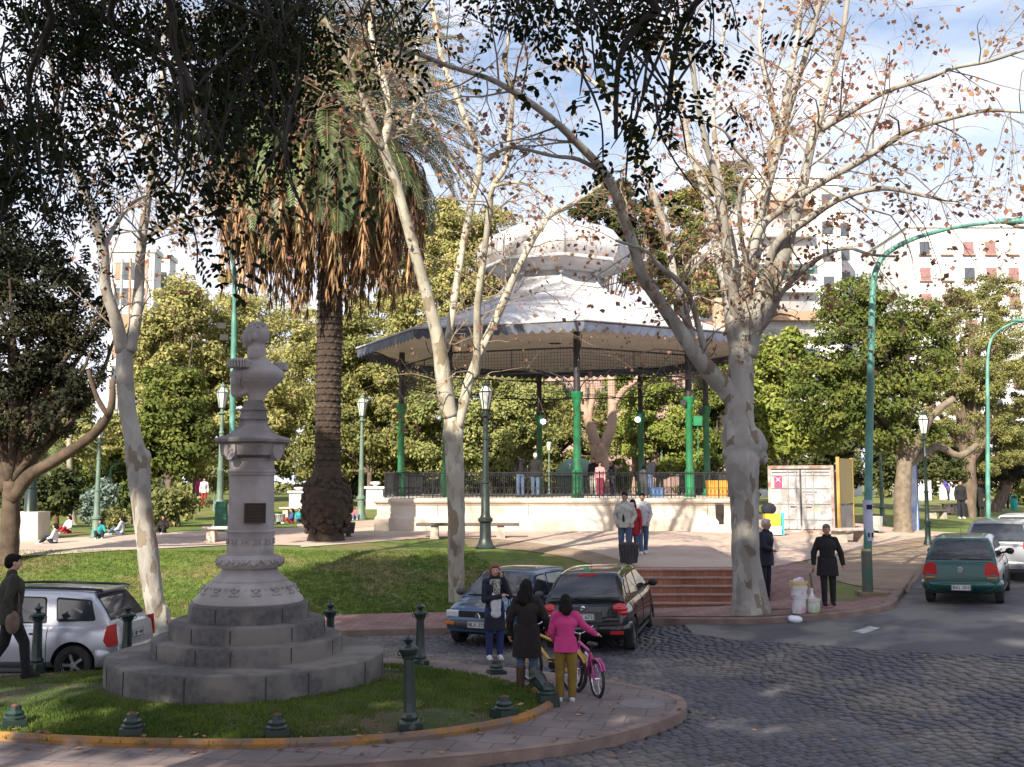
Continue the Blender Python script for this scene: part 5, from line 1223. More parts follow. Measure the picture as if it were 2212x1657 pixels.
    if plate:
        for px,sg in ((xb-.012,-1),(xf+.012,1)):
            z=C['pz'][0 if sg<0 else 1]; px=px+ (C.get('pdx',(0,0))[0 if sg<0 else 1])
            q=MB(); q.box((px,0,z),(.012,.40,.13)); po=q.build('number_plate',M_plate,body)
            q=MB()
            for dy,dz,a,b in ((0,.058,.39,.01),(0,-.058,.39,.01),(.19,0,.01,.12),(-.19,0,.01,.12)): q.box((px+sg*.007,dy,z+dz),(.004,a,b))
            q.build('plate_border',M_black,po)
            text_mesh(plate,'plate_number',.095,M_black,po,(px+sg*.010,0,z-.003),(PI/2,0,sg*PI/2))
    def bumper(nm,sgn,z,h,m,par=body,out=.06):
        q=MB(); x0=sgn*L/2; K=14; sec=[(-h/2,-.05),(-h/2+.02,.0),(-h*.15,out*.9),(h*.25,out),(h/2-.015,out*.55),(h/2,-.05)]; ns=len(sec)
        pth=[]
        for i in range(K+1):
            y=-1+2*i/K; yy=W/2*.985*y; cur=-.10*abs(y)**3-.20*max(0,abs(y)-.86)/.14*1.0; pth.append((x0+sgn*cur,yy,Vector((sgn,0,0)) if abs(y)<.87 else Vector((sgn*.75,(1 if y>0 else -1)*.66,0)).normalized()))
        e0=pth[0]; e1=pth[-1]
        wl=max(.22,min(.62,L/2-abs(C['wx'][0 if sgn<0 else 1])-wr*1.2)); pth=[(x0-sgn*wl,-W/2*.995,Vector((0,-.25,0)))]+pth+[(x0-sgn*wl,W/2*.995,Vector((0,.25,0)))]
        for x,y,nn in pth:
            for dz,o_ in sec: q.v.append((x+nn.x*o_,y+nn.y*o_,z+dz))
        for i in range(len(pth)-1):
            for k in range(ns-1): q.f.append((i*ns+k,i*ns+k+1,(i+1)*ns+k+1,(i+1)*ns+k) if sgn>0 else (i*ns+k,(i+1)*ns+k,(i+1)*ns+k+1,i*ns+k+1)); q.m.append(0)
        return q.build(nm,m,par,smooth=50)
    T['tmp']=0; del T['tmp']; BUMP[0]=bumper
    return T,body,roof,face_box
BUMP=[None]
def _cyl(c,r,d,n=32):
    V=[];c=Vector(c)
    for s in (-1,1):
        for k in range(n): a=2*PI*k/n; V.append(c+Vector((r*math.cos(a),s*d/2,r*math.sin(a))))
    return V,[tuple(range(n)),tuple(range(2*n-1,n-1,-1))]+[(i,n+i,n+(i+1)%n,(i+1)%n) for i in range(n)]
def slope_tilt(x,y,rz):
    g=Vector(((RH(x+.5,y)-RH(x-.5,y)),(RH(x,y+.5)-RH(x,y-.5)),0)); nrm=Vector((-g.x,-g.y,1)).normalized()
    f=Vector((math.cos(rz),math.sin(rz),0)); f=(f-nrm*f.dot(nrm)).normalized(); l=nrm.cross(f); return Matrix((f,l,nrm)).transposed().to_euler()
# --- blue hatchback facing the viewer
C1=dict(L=3.5,W=1.56,H=1.33,belt=.86,wr=.275,wx=(-1.15,1.13),gh=(1.02,.36,-1.25,-1.66),tum=.72,
 top=[(-1.75,.55),(-1.72,.80),(-1.6,.87),(0.9,.87),(1.05,.865),(1.3,.80),(1.62,.71),(1.71,.62),(1.75,.50)],bot=[(-1.75,.34),(-1.6,.24),(1.5,.22),(1.75,.30)],wid=[(-1.75,.86),(-1.6,.95),(-1.2,1),(1.1,1),(1.5,.95),(1.72,.87),(1.75,.84)],
 win=[[(-.02,.91),(-.02,1.25),(.36,1.24),(.80,.91)],[(-.98,.91),(-.92,1.24),(-.12,1.25),(-.12,.91)],[(-1.38,.93),(-1.2,1.20),(-1.05,1.22),(-1.08,.93)]],seams=[.86,-.07,-1.0],handles=[.02,-.9],pz=(.45,.44),pdx=(0,.045),strip=True,spokes=8)
M_blue=paint('blue_car_paint',(.04,.085,.17),(.03,.07,.14))
b=gnd(1078,1384); bp=Vector((.08,21.35,0)); rzc=R(-90-24); bp.z=RH(bp.x,bp.y)
c,body,cab,fb=car('steel blue hatchback facing the viewer behind the woman on the phone',bp,rzc,C1,M_blue,plate='BLX 375',tilt=slope_tilt(bp.x,bp.y,rzc))
BUMP[0]('front_bumper',1,.42,.20,M_plast); BUMP[0]('rear_bumper',-1,.42,.20,M_plast)
q=MB(); 
for z in (.585,.61,.635,.66): q.box((1.752-(z-.58)*.3,0,z),(.02,.80,.012))
q.box((1.735,0,.62),(.02,.84,.11)); q.build('grille',M_black,body)
q=MB(); q.tube([(1.775,.05,.59),(1.775,0,.65),(1.775,-.05,.59)],.008,4); q.tube([(1.775,.05,.56),(1.775,0,.62),(1.775,-.05,.56)],.008,4); q.build('grille_badge',M_chrome,body)
for s in (-1,1): fb('headlight',1.715,s*.54,.62,.08,.27,.13,M_clear); fb('indicator',1.79,s*.58,.45,.03,.20,.06,M_amb); fb('tail_light',-1.74,s*.62,.66,.05,.2,.2,M_red)
q=MB(); q.tube([(1.0,.25,.895),(.84,-.12,.985)],.012,4); q.build('wiper',M_black,cab); q=MB(); q.tube([(1.0,-.35,.895),(.86,-.62,.96)],.012,4); q.build('wiper',M_black,cab)
# --- near-black hatchback seen from behind
C2=dict(L=3.83,W=1.66,H=1.43,belt=.90,wr=.30,wx=(-1.22,1.22),gh=(1.25,.42,-1.30,-1.80),tum=.70,rp=.62,
 top=[(-1.915,.62),(-1.88,.86),(-1.78,.92),(1.0,.92),(1.25,.905),(1.55,.80),(1.80,.66),(1.90,.52),(1.915,.45)],bot=[(-1.915,.36),(-1.75,.26),(1.6,.24),(1.915,.32)],wid=[(-1.915,.84),(-1.75,.94),(-1.3,1),(1.2,1),(1.6,.93),(1.85,.80),(1.915,.72)],
 win=[[(-.05,.95),(-.05,1.33),(.42,1.31),(.98,.97)],[(-1.0,1.0),(-.86,1.31),(-.15,1.33),(-.15,.95)],[(-1.42,1.05),(-1.28,1.22),(-1.12,1.27),(-1.14,1.03)]],seams=[1.0,-.1,-1.05],handles=[.05,-.88],pz=(.70,.40),pdx=(.0,0),spokes=8,mirror=M_black)
M_blkp=paint('near_black_car_paint',(.010,.010,.013),(.008,.008,.010),metal=.3,rough=.2)
bp=Vector((1.82,21.0,0)); bp.z=RH(bp.x,bp.y); rzc=R(90-15)
c,body,cab,fb=car('black hatchback seen from behind with red tail lights, parked beside the blue car',bp,rzc,C2,M_blkp,plate='FKK 673',tilt=slope_tilt(bp.x,bp.y,rzc))
BUMP[0]('rear_bumper',-1,.44,.26,M_blkp); fb('bumper_strip',-1.955,0,.52,.02,1.5,.03,M_chrome)
fb('tailgate_strip',-1.915,0,.79,.03,.62,.022,M_chrome); fb('number_recess',-1.912,0,.70,.015,.66,.20,M_plast); fb('name_badge',-1.925,-.52,.66,.01,.20,.03,M_chrome)
q=MB(); q.ell((-1.92,0,.86),(.015,.035,.045),10,8); q.ell((-1.92,.015,.83),(.012,.03,.02),8,6); q.build('emblem',M_chrome,body)
for s in (-1,1):
    q=MB(); q.ell((-1.80,s*.645,.83),(.115,.15,.10),16,10); q.ell((-1.80,s*.68,.765),(.11,.11,.075),14,8); q.build('tail_light',M_red,body,smooth=60); fb('reflector',-1.95,s*.60,.42,.02,.24,.06,M_red)
q=MB(); q.tube([(-1.76,-.05,.98),(-1.72,.35,1.0)],.014,4); q.build('rear_wiper',M_black,cab); q=MB(); q.box((-1.36,0,1.385),(.03,.34,.04),M=Matrix.Rotation(.3,3,'Y')); q.build('brake_light',M_red,cab)
q=MB(); q.cyl((-.9,0,1.46),(-1.0,0,1.62),.006,.003,5); q.build('aerial',M_black,cab)
# --- silver estate at the left
C3=dict(L=4.25,W=1.64,H=1.46,belt=.93,wr=.31,wx=(-1.42,1.22),gh=(1.28,.52,-1.62,-1.98),tum=.74,rp=.75,
 top=[(-2.12,.66),(-2.08,.90),(-1.98,.95),(1.0,.94),(1.30,.92),(1.7,.82),(1.95,.72),(2.1,.55),(2.12,.48)],bot=[(-2.12,.36),(-1.95,.26),(1.8,.24),(2.12,.32)],wid=[(-2.12,.86),(-1.95,.95),(-1.5,1),(1.3,1),(1.8,.92),(2.08,.78),(2.12,.74)],
 win=[[(.02,.97),(.02,1.36),(.52,1.34),(1.05,.99)],[(-.92,.98),(-.86,1.34),(-.10,1.36),(-.10,.97)],[(-1.72,1.02),(-1.60,1.30),(-1.06,1.34),(-1.12,1.0)]],seams=[1.1,-.04,-.98],handles=[.12,-.78],pz=(.74,.40),spokes=5,pair=True)
M_silv=paint('silver_car_paint',(.45,.465,.52),(.41,.425,.48),metal=.55,rough=.3)
bp=Vector((-8.35,17.75,0)); bp.z=RH(bp.x,bp.y)-.02; rzc=R(180-3)
c,body,cab,fb=car('silver estate car with black roof rails parked beyond the island at left',bp,rzc,C3,M_silv,plate='EJD 418',tilt=slope_tilt(bp.x,bp.y,rzc))
BUMP[0]('rear_bumper',-1,.42,.30,M_silv)
fb('bumper_insert',-2.165,0,.38,.02,1.3,.10,M_plast)
for s in (-1,1):
    q=MB(); q.tube(catmull([(-1.72,s*.52,1.44),(-1.6,s*.53,1.475),(-.4,s*.55,1.505),(.3,s*.54,1.485),(.42,s*.53,1.44)],5),.022,6); q.build('roof_rail',M_black,cab,smooth=60)
    q=MB(); q.prism([(-2.135,.62),(-2.10,.96),(-1.98,.93),(-1.93,.70),(-1.99,.60)],0,.05,fn=lambda x,y,z:(x+.02,s*(.735+z+(x+2.1)*.25),y)); q.build('tail_light',M_red,body)
q=MB(); q.box((-1.68,0,1.455),(.16,1.02,.025),M=Matrix.Rotation(-.05,3,'Y')); q.build('spoiler',M_silv,cab)
# --- green hatchback on the slope at right
C4=dict(L=3.8,W=1.64,H=1.40,belt=.88,wr=.29,wx=(-1.2,1.2),gh=(1.05,.34,-1.30,-1.78),tum=.72,rp=.72,
 top=[(-1.9,.60),(-1.87,.84),(-1.78,.90),(.95,.90),(1.1,.89),(1.5,.80),(1.8,.70),(1.88,.58),(1.9,.5)],bot=[(-1.9,.34),(-1.75,.25),(1.6,.23),(1.9,.3)],wid=[(-1.9,.86),(-1.72,.95),(-1.2,1),(1.2,1),(1.6,.94),(1.85,.82),(1.9,.78)],
 win=[[(-.22,.93),(-.22,1.30),(.34,1.28),(.84,.94)],[(-1.28,.98),(-1.05,1.25),(-.34,1.30),(-.34,.93)]],seams=[.9,-.28],handles=[-.14],pz=(.40,.38),pdx=(-.055,0),spokes=8,mirror=M_black)
M_teal=paint('teal_green_car_paint',(.004,.062,.056),(.003,.05,.045),metal=.35)
rzc=R(90-28)
bp=Vector((9.72,22.45,0)); bp.z=RH(bp.x,bp.y)
def tag_plate(*a): pass
c,body,cab,fb=car('dark teal hatchback leaning on the sloping road beside the kerb at right',bp,rzc,C4,M_teal,plate='BXL 054',tilt=slope_tilt(bp.x,bp.y,rzc)); c.scale=(.93,.90,.94)
BUMP[0]('rear_bumper',-1,.42,.24,M_teal); q=MB(); q.lathe([(.001,0),(.06,0),(.065,.008),(.06,.016)],20,(-1.895,0,.755),M=Matrix.Rotation(-PI/2,3,'Y')); q.build('round_badge',M_chrome,body)
for s in (-1,1):
    q=MB(); q.prism([(.48,.66),(.50,.88),(.60,.93),(.74,.86),(.78,.64)],-.04,.03,fn=lambda x,y,z:(-1.885-z+(x-.48)*.16,s*x,y)); q.build('tail_light',M_red,body); fb('indicator',-1.895,s*.63,.60,.03,.2,.03,M_amb)
q=MB(); q.cyl((-1.1,0,1.42),(-1.2,0,1.6),.006,.003,5); q.build('aerial',M_black,cab); q=MB(); q.box((-1.72,.1,.97),(.02,.16,.03)); q.build('window_sticker',M_plate,cab)
# --- further cars along the kerb
C5=dict(C4); C5.update(L=3.75,H=1.42,win=[[(-.05,.94),(-.05,1.30),(.34,1.28),(.84,.95)],[(-.95,.94),(-.9,1.28),(-.15,1.30),(-.15,.94)]],pdx=(0,0),pz=(.62,.4))
M_silv2=paint('grey_silver_car_paint',(.26,.27,.30),metal=.5); M_whc=paint('white_car_paint',(.62,.60,.62),metal=.0); M_rdc=paint('dull_red_car_paint',(.28,.07,.06),metal=.1)
for i,(x,y,m,lb,pt,h) in enumerate([(12.35,26.4,M_silv2,'grey-silver hatchback second in the kerbside row, half hidden by the teal car','CGT 902',30),(15.0,30.4,M_whc,'white hatchback third in the kerbside row with bright red tail light','EKR 226',36),(17.6,34.2,M_rdc,'dull red car at the far end of the kerbside row','DAV 511',38)]):
    rzc=R(90-h); bp=Vector((x,y,RH(x,y)))
    c,body,cab,fb=car(lb,bp,rzc,C5,m,plate=pt,tilt=slope_tilt(x,y,rzc)); BUMP[0]('rear_bumper',-1,.42,.24,m)
    for s in (-1,1):
        q=MB(); q.prism([(.55,.62),(.56,.95),(.70,.98),(.79,.80),(.79,.62)],-.04,.03,fn=lambda x,y,z:(-1.86-z+(x-.48)*.16,s*x,y)); q.build('tail_light',M_red,body)
# ================================================================ people
M_skin=mat('skin',(.42,.24,.17),.6,col2=(.36,.19,.13),scale=9); M_skinl=mat('pale_skin',(.50,.31,.24),.6,col2=(.45,.26,.19),scale=9)
M_hdark=mat('black_hair',(.006,.005,.005),.8,col2=(.012,.009,.008),scale=18,stretch=(1,1,.2),spec=.15); M_hred=mat('auburn_hair',(.20,.065,.03),.6,col2=(.11,.035,.02),scale=22,stretch=(1,1,.15)); M_hgrey=mat('white_hair',(.50,.48,.45),.8,col2=(.38,.36,.33),scale=20); M_hbrown=mat('brown_hair',(.06,.035,.02),.7,col2=(.03,.02,.012),scale=18); M_hgb=mat('grey_brown_hair',(.17,.14,.12),.8,col2=(.10,.08,.07),scale=18)
M_eye=mat('eye',(.02,.015,.012),.3); M_lip=mat('lips',(.30,.10,.08),.6)
def cloth(n,c,c2=None,sc=7): return mat('cloth_'+n,c,.92,col2=c2 or tuple(x*.7 for x in c),scale=sc,detail=6,bump=.5,bscale=26,bdist=.012)
def person(label,pos,rz,Hh=1.68,skin=None,hair=None,hairlen=0,top=None,toplen=.50,legs=None,shoes=None,pose={},fine=False,bulk=1.0,coat=False,head=(0,0),sleeve=True,flare=1.0,group=None,lean=0,boots=None,hat=None,eyes=False):
    skin=skin or M_skin; hair=hair or M_hdark; vox=.0075 if fine else .013
    T=empty('person',pos,rz,label,'person',group); S=Hh
    J=dict(pel=(0,0,.525),wai=(0,0,.61),che=(0,.004,.73),nec=(0,-.004,.845),hed=(0,.008,.932),shR=(.100,0,.806),shL=(-.100,0,.806),elR=(.128,-.012,.635),elL=(-.128,-.012,.635),wrR=(.135,.03,.49),wrL=(-.135,.03,.49),
           hiR=(.052,0,.50),hiL=(-.052,0,.50),knR=(.056,.008,.275),knL=(-.056,.008,.275),anR=(.058,-.008,.045),anL=(-.058,-.008,.045))
    J.update(pose); 
    if lean:
        for k in ('wai','che','nec','hed','shR','shL','elR','elL','wrR','wrL'): x,y,z=J[k]; J[k]=(x,y+lean*(z-.525),z)
    J={k:Vector(v)*S for k,v in J.items()}; s=S
    mb=MB()
    def limb(a,b,r0,r1,m=mb): m.caps(J[a] if isinstance(a,str) else a,J[b] if isinstance(b,str) else b,r0*s,r1*s,12)
    mb.ell(J['pel'],(.085*s,.06*s,.06*s),14,8); limb('pel','wai',.066,.062); limb('wai','che',.064,.075)
    mb.ell(J['che'],(.095*s,.062*s,.075*s),14,8); mb.caps(J['shR'],J['shL'],.036*s,.036*s,12); limb('che','nec',.05,.03); limb('nec','hed',.030,.031)
    for q in 'RL':
        limb('sh'+q,'el'+q,.030,.024); limb('el'+q,'wr'+q,.023,.015); limb('hi'+q,'kn'+q,.052,.034); limb('kn'+q,'an'+q,.034,.021)
        w=J['wr'+q]; f=(w-J['el'+q]).normalized(); side=Vector((1 if q=='R' else -1,0,0)); inn=(-side-f*(-side).dot(f)).normalized(); nrm=f.cross(inn).normalized()
        if ('hand'+q) in pose: f=Vector(pose['hand'+q]).normalized(); inn=(-side-f*(-side).dot(f)); inn=inn.normalized() if inn.length>.1 else Vector((0,0,1)); nrm=f.cross(inn).normalized()
        pc=w+f*.028*s; mb.caps(w,pc,.013*s,.018*s,8); ax=(Vector((0,1,0))-f*f.y); ax=ax.normalized() if ax.length>.2 else inn
        for i in range(4):
            b0=pc+f*.012*s+ax*(.0165-.011*i)*s; L_=(.036,.042,.040,.030)[i]*s; m_=b0+f*L_*.55+inn*.006*s; mb.caps(b0,m_,.0065*s,.0058*s,6); mb.caps(m_,m_+(f*.6+inn*.7).normalized()*L_*.5,.0058*s,.005*s,6)
        tb=w+f*.012*s+ax*.016*s; mb.caps(tb,tb+(f*.6+ax*.7+inn*.3).normalized()*.034*s,.0075*s,.006*s,6)
        a=J['an'+q]; mb.caps(a+Vector((0,-.012*s,-.02*s)),a+Vector((0,.085*s,-.03*s)),.022*s,.017*s,8)
    hp,hy=head; Mh=Matrix.Rotation(hy,3,'Z')@Matrix.Rotation(hp,3,'X'); hc=J['hed']; h=lambda x,y,z: hc+Mh@(Vector((x,y,z))*s)
    mb.ell(h(0,-.008,.012),(.043*s,.054*s,.050*s),16,12,M=Mh); mb.ell(h(0,.012,-.014),(.036*s,.040*s,.050*s),16,12,M=Mh); mb.ell(h(0,.030,-.048),(.017*s,.017*s,.014*s),10,6)
    mb.caps(h(0,.048,.002),h(0,.060,-.016),.006*s,.009*s,8); mb.ell(h(0,.047,-.032),(.013*s,.008*s,.006*s),8,6)
    for q in (-1,1): mb.ell(h(q*.042,-.004,-.006),(.006*s,.012*s,.017*s),8,6,M=Mh); mb.ell(h(q*.016,.043,.012),(.012*s,.008*s,.006*s),8,6)
    body=remeshed(mb,'body',skin,vox*(.75 if fine else 1),T,1)
    if eyes:
        for q in (-1,1):
            m=MB(); m.ell(h(q*.0155,.0505,.004),(.0065*s,.004*s,.0042*s),8,6); m.build('eye',M_eye,body,smooth=180)
        m=MB(); m.ell(h(0,.0545,-.032),(.013*s,.004*s,.004*s),8,6); m.build('mouth',M_lip,body,smooth=180)
    # trousers
    if legs:
        m=MB(); m.ell(J['pel'],(.094*s,.070*s,.062*s),14,8); m.caps(J['pel'],J['wai'],.074*s,.070*s,12)
        for q in 'RL':
            m.caps(J['hi'+q],J['kn'+q],.059*s,.042*s*flare,12); a=J['an'+q]; m.caps(J['kn'+q],a+Vector((0,0,.012*s)),.042*s*flare,.034*s*flare,12)
            for z in (.25,.6): p=J['kn'+q].lerp(a,z); m.ell(p,(.036*s*flare,.038*s*flare,.012*s),10,6)
        remeshed(m,'trousers',legs,vox,body,1)
    if top:
        m=MB(); b=bulk; m.ell(J['che'],(.112*s*b,.078*s*b,.088*s),16,10); m.caps(J['shR'],J['shL'],.038*s,.038*s,12); m.caps(J['shR'],J['nec']-Vector((0,0,.02*s)),.036*s,.034*s,10); m.caps(J['shL'],J['nec']-Vector((0,0,.02*s)),.036*s,.034*s,10); m.caps(J['che'],J['nec']-Vector((0,0,.012*s)),.062*s,.036*s,12)
        m.caps(J['wai'],J['che'],.080*s*b,.086*s*b,14); e=J['pel'].copy(); e.z=max(toplen,.2)*s+.03*s; lo=J['pel'] if e.z<J['pel'].z else e
        m.ell(J['pel'].lerp(J['wai'],.4),(.100*s*b,.076*s*b,.06*s),14,8)
        if toplen<.5:
            zt=.60; k1=1.0+.20*(.85 if coat else .5); rr=.100*s*b; m.lathe([(.001,toplen*s),(rr*k1*.97,toplen*s),(rr*k1,(toplen+.01)*s),(rr*(1+k1)/2,(toplen*.5+zt*.5)*s),(rr*.96,zt*s),(.001,zt*s)],28,(J['pel'].x,J['pel'].y-.004*s,0),squash=.76)
            for q2 in range(7): a2=q2*.9+.3; m.caps((J['pel'].x+math.cos(a2)*rr*k1*.9,J['pel'].y+math.sin(a2)*rr*k1*.68,(toplen+.02)*s),(J['pel'].x+math.cos(a2)*rr*.8,J['pel'].y+math.sin(a2)*rr*.6,.56*s),.014*s,.008*s,6)
        if sleeve:
            for q in 'RL':
                m.caps(J['sh'+q]-Vector((0,0,.008*s)),J['el'+q],.038*s*b**.5,.036*s*b**.5,12); w=J['el'+q].lerp(J['wr'+q],.93); m.caps(J['el'+q],w,.036*s*b**.5,.028*s,12)
                for z in (.3,.7): p=J['sh'+q].lerp(J['el'+q],z); m.ell(p,(.043*s,.043*s,.014*s),10,6)
        tp=remeshed(m,'coat' if coat else 'jacket',top,vox,body,1)
        if coat or top: m=MB(); m.caps(J['nec']+Vector((-.02*s,.0,-.004*s)),J['nec']+Vector((.02*s,.0,-.004*s)),.040*s,.040*s,12); remeshed(m,'collar',top,vox,tp,1)
    if shoes:
        for q in 'RL':
            m=MB(); a=J['an'+q]; m.caps(a+Vector((0,-.014*s,-.018*s)),a+Vector((0,.045*s,-.020*s)),.029*s,.024*s,10); m.caps(a+Vector((0,.045*s,-.022*s)),a+Vector((0,.092*s,-.028*s)),.024*s,.019*s,10); m.box(a+Vector((0,.036*s,-.040*s)),(.05*s,.135*s,.012*s)); 
            if boots: m.caps(a,J['kn'+q].lerp(a,.25),.036*s,.045*s,12)
            remeshed(m,'boot' if boots else 'shoe',boots or shoes,vox,body,1)
    if hair:
        m=MB(); m.ell(h(0,-.014,.022),(.049*s,.058*s,.050*s),16,12,M=Mh); m.ell(h(0,-.035,-.002),(.046*s,.040*s,.050*s),14,10,M=Mh); m.ell(h(0,.022,.042),(.036*s,.030*s,.022*s),12,8,M=Mh)
        if hairlen>0:
            for q in (-1,1): m.caps(h(q*.042,-.006,.0),h(q*.047,-.012,-hairlen),.018*s,.022*s,10)
            m.caps(h(0,-.045,0),h(0,-.055,-hairlen),.046*s,.050*s,14); m.ell(h(0,-.05,-hairlen*.6),(.062*s,.036*s,hairlen*.55*s),14,10)
        remeshed(m,'hair',hair,vox*.9,body,1)
    if hat: m=MB(); m.ell(h(0,-.01,.03),(.050*s,.06*s,.046*s),14,10); m.ell(h(0,.045,.028),(.035*s,.035*s,.008*s),12,6); remeshed(m,'cap',hat,vox,body,1)
    return T,body,J
def on(u,v): return gnd(u,v)
face=lambda p: math.atan2(p.x,-(-p.y)) # unused
def toward(p,off=0): return math.atan2(p.y*1.0,p.x)+PI-PI/2+off   # local +Y looks at the viewer
C_navy=cloth('navy',(.012,.014,.028)); C_dbl=cloth('blue_trousers',(.02,.03,.12)); C_jean=cloth('jeans',(.075,.12,.21),(.05,.08,.15)); C_wht=cloth('white',(.62,.62,.66)); C_sho=cloth('white_shoe',(.65,.66,.68)); C_brn=cloth('dark_brown',(.016,.010,.010),(.008,.006,.006)); C_pink=cloth('pink_sweater',(.52,.045,.19),(.42,.03,.16)); C_must=cloth('mustard_trousers',(.20,.13,.02),(.14,.09,.015)); C_blk=cloth('black',(.010,.010,.012)); C_gry=cloth('light_grey',(.45,.44,.40),(.33,.32,.30)); C_red=cloth('red',(.35,.02,.03)); C_lgr=cloth('pale_grey',(.50,.50,.51),(.40,.40,.42)); C_dgr=cloth('dark_olive',(.03,.03,.02)); C_maroon=cloth('maroon',(.16,.01,.035)); C_boot=mat('brown_leather',(.07,.035,.02),.5,col2=(.03,.016,.01),scale=8); C_scarf=mat('patterned_scarf',(.42,.40,.34),.9,col2=(.06,.06,.06),scale=40,lo=.45,hi=.55)
C_blu=cloth('blue_top',(.04,.07,.20)); C_teal=cloth('teal_top',(.02,.28,.30))
# woman with the phone
p=gnd(1062,1415); p=Vector((at(1068,1415,18.6).x,18.6,RH(at(1068,1415,18.6).x,18.6)))
T,body,J=person('woman on the phone with auburn hair, navy cardigan, white top and blue trousers',p,toward(p,R(12)),1.66,M_skinl,M_hred,.11,C_navy,.30,C_dbl,C_sho,
  dict(elL=(-.150,.035,.655),wrL=(-.062,.105,.86),handL=(.3,-.2,.9),elR=(.118,.03,.62),wrR=(-.045,.115,.665),handR=(-1,.1,.3)),fine=True,coat=True,head=(R(-8),R(-10)),eyes=True)
s=1.66
m=MB(); m.ell((0,.058*s,.60*s),(.060*s,.048*s,.15*s),14,10); m.ell((0,.05*s,.48*s),(.062*s,.045*s,.06*s),14,8); remeshed(m,'white_top',C_wht,.012,body,1)
m=MB(); m.caps((.03*s,.05*s,.80*s),(-.03*s,.05*s,.80*s),.038*s,.038*s,10); m.ell((-.005*s,.082*s,.735*s),(.040*s,.028*s,.085*s),12,8); remeshed(m,'scarf',C_scarf,.011,body,1)
m=MB(); m.box((-.068*s,.112*s,.895*s),(.012,.03,.09),M=Matrix.Rotation(.4,3,'X')); tag(m.build('phone',M_black,None,loc=p),'small dark phone held to the ear of the auburn-haired woman','phone').rotation_euler=(0,0,toward(p,R(12)))
hb=empty('handbag',p,toward(p,R(12)),'black shoulder bag hanging at the side of the woman on the phone','bag'); m=MB(); m.ell((-.155*s,.045*s,.50*s),(.035*s,.06*s,.055*s),14,10); m.ell((-.155*s,.045*s,.475*s),(.045*s,.068*s,.04*s),14,10); m.build('bag_body',C_blk,hb,smooth=180)
m=MB(); m.tube(catmull([(-.155*s,.09*s,.53*s),(-.150*s,.07*s,.66*s),(-.115*s,.03*s,.83*s),(-.15*s,-.02*s,.66*s),(-.155*s,0,.53*s)],5),.008,5); m.build('strap',C_blk,hb)
# dark-haired woman from behind with the yellow bicycle
YW=15.0; p=Vector((at(1138,1475,YW).x,YW,RH(0,YW)+.14)); 
T,body,J=person('woman in a dark brown coat seen from behind holding a yellow bicycle',p,R(-4),1.56,M_skin,M_hdark,.13,C_brn,.31,C_jean,C_boot,dict(elR=(.165,.0,.66),wrR=(.19,.07,.55),elL=(-.155,.0,.65),wrL=(-.16,.05,.50)),fine=True,bulk=1.16,coat=True,boots=C_boot,head=(R(-10),R(-25)))
YG=14.35; pg=Vector((at(1222,1507,YG).x,YG,RH(1,YG)+.14))
T,body,J=person('girl in a pink sweater and mustard trousers seen from behind, one arm on the handlebar',pg,R(-3),1.42,M_skinl,M_hdark,.085,C_pink,.46,C_must,C_sho,dict(elR=(.17,.04,.70),wrR=(.285,.10,.615),handR=(.9,.4,-.3),elL=(-.135,.02,.64),wrL=(-.10,.10,.54),knR=(.062,.005,.275),knL=(-.055,.012,.275)),fine=True,bulk=1.05,flare=1.12,head=(R(-6),R(6)))
m=MB(); m.ell((0,.0,.47*1.42),(.115*1.42,.086*1.42,.028*1.42),18,8); m.build('sweater_hem',C_maroon,body,smooth=180)
# man walking at the left edge
YM=15.6; p=Vector((at(18,1440,YM).x,YM,.20))
T,body,J=person('man in dark jacket with a brown shoulder bag walking away at the left edge',p,R(-55),1.82,M_skinl,M_hdark,0,C_dgr,.44,C_blk,C_blk,dict(knR=(.056,.10,.29),anR=(.058,.12,.05),knL=(-.056,-.03,.28),anL=(-.058,-.16,.06),elR=(.14,-.05,.64),wrR=(.15,-.02,.50)),fine=True,bulk=1.12,eyes=True)
hb=empty('shoulder_bag',p,R(-55),'worn brown bag hanging from the shoulder of the man at the left edge','bag'); m=MB(); m.ell((.175*1.7,-.02,.50*1.7),(.05,.10,.17),14,10); m.build('bag_body',mat('worn_brown_bag',(.16,.11,.085),.8,col2=(.10,.07,.05),scale=8),hb,smooth=180); m=MB(); m.tube(catmull([(.175*1.7,.05,.58*1.7),(.12*1.7,.06,.72*1.7),(.05*1.7,.0,.845*1.7),(.12*1.7,-.08,.72*1.7),(.175*1.7,-.07,.58*1.7)],5),.014,5); m.build('strap',C_boot,hb)
# elderly woman in black
p=gnd(1789,1307); T,body,J=person('elderly woman in a black coat walking towards the viewer with a green bag',p,toward(p,R(8)),p.y/F*171,M_skin,M_hgb,0,C_blk,.36,C_blk,C_blk,dict(knR=(.05,.03,.28),anR=(.05,.04,.05),elL=(-.165,-.01,.64),wrL=(-.185,.03,.50),elR=(.16,-.01,.64),wrR=(.17,.02,.50)),fine=True,bulk=1.16,coat=True,eyes=True)
hb=empty('shopping_bag',p,toward(p,R(8)),'long olive green bag carried low by the elderly woman in black','bag'); m=MB(); m.box((.20*1.62,.03,.27*1.62),(.035,.22,.42),taper=.75,M=Matrix.Rotation(.12,3,'Y')); m.build('bag_body',mat('olive_bag',(.10,.11,.03),.7,col2=(.15,.14,.05),scale=9),hb); m=MB(); m.tube([(.185*1.62,-.04,.395*1.62),(.175*1.62,.03,.48*1.62),(.185*1.62,.10,.395*1.62)],.007,5); m.build('handle',C_blk,hb)
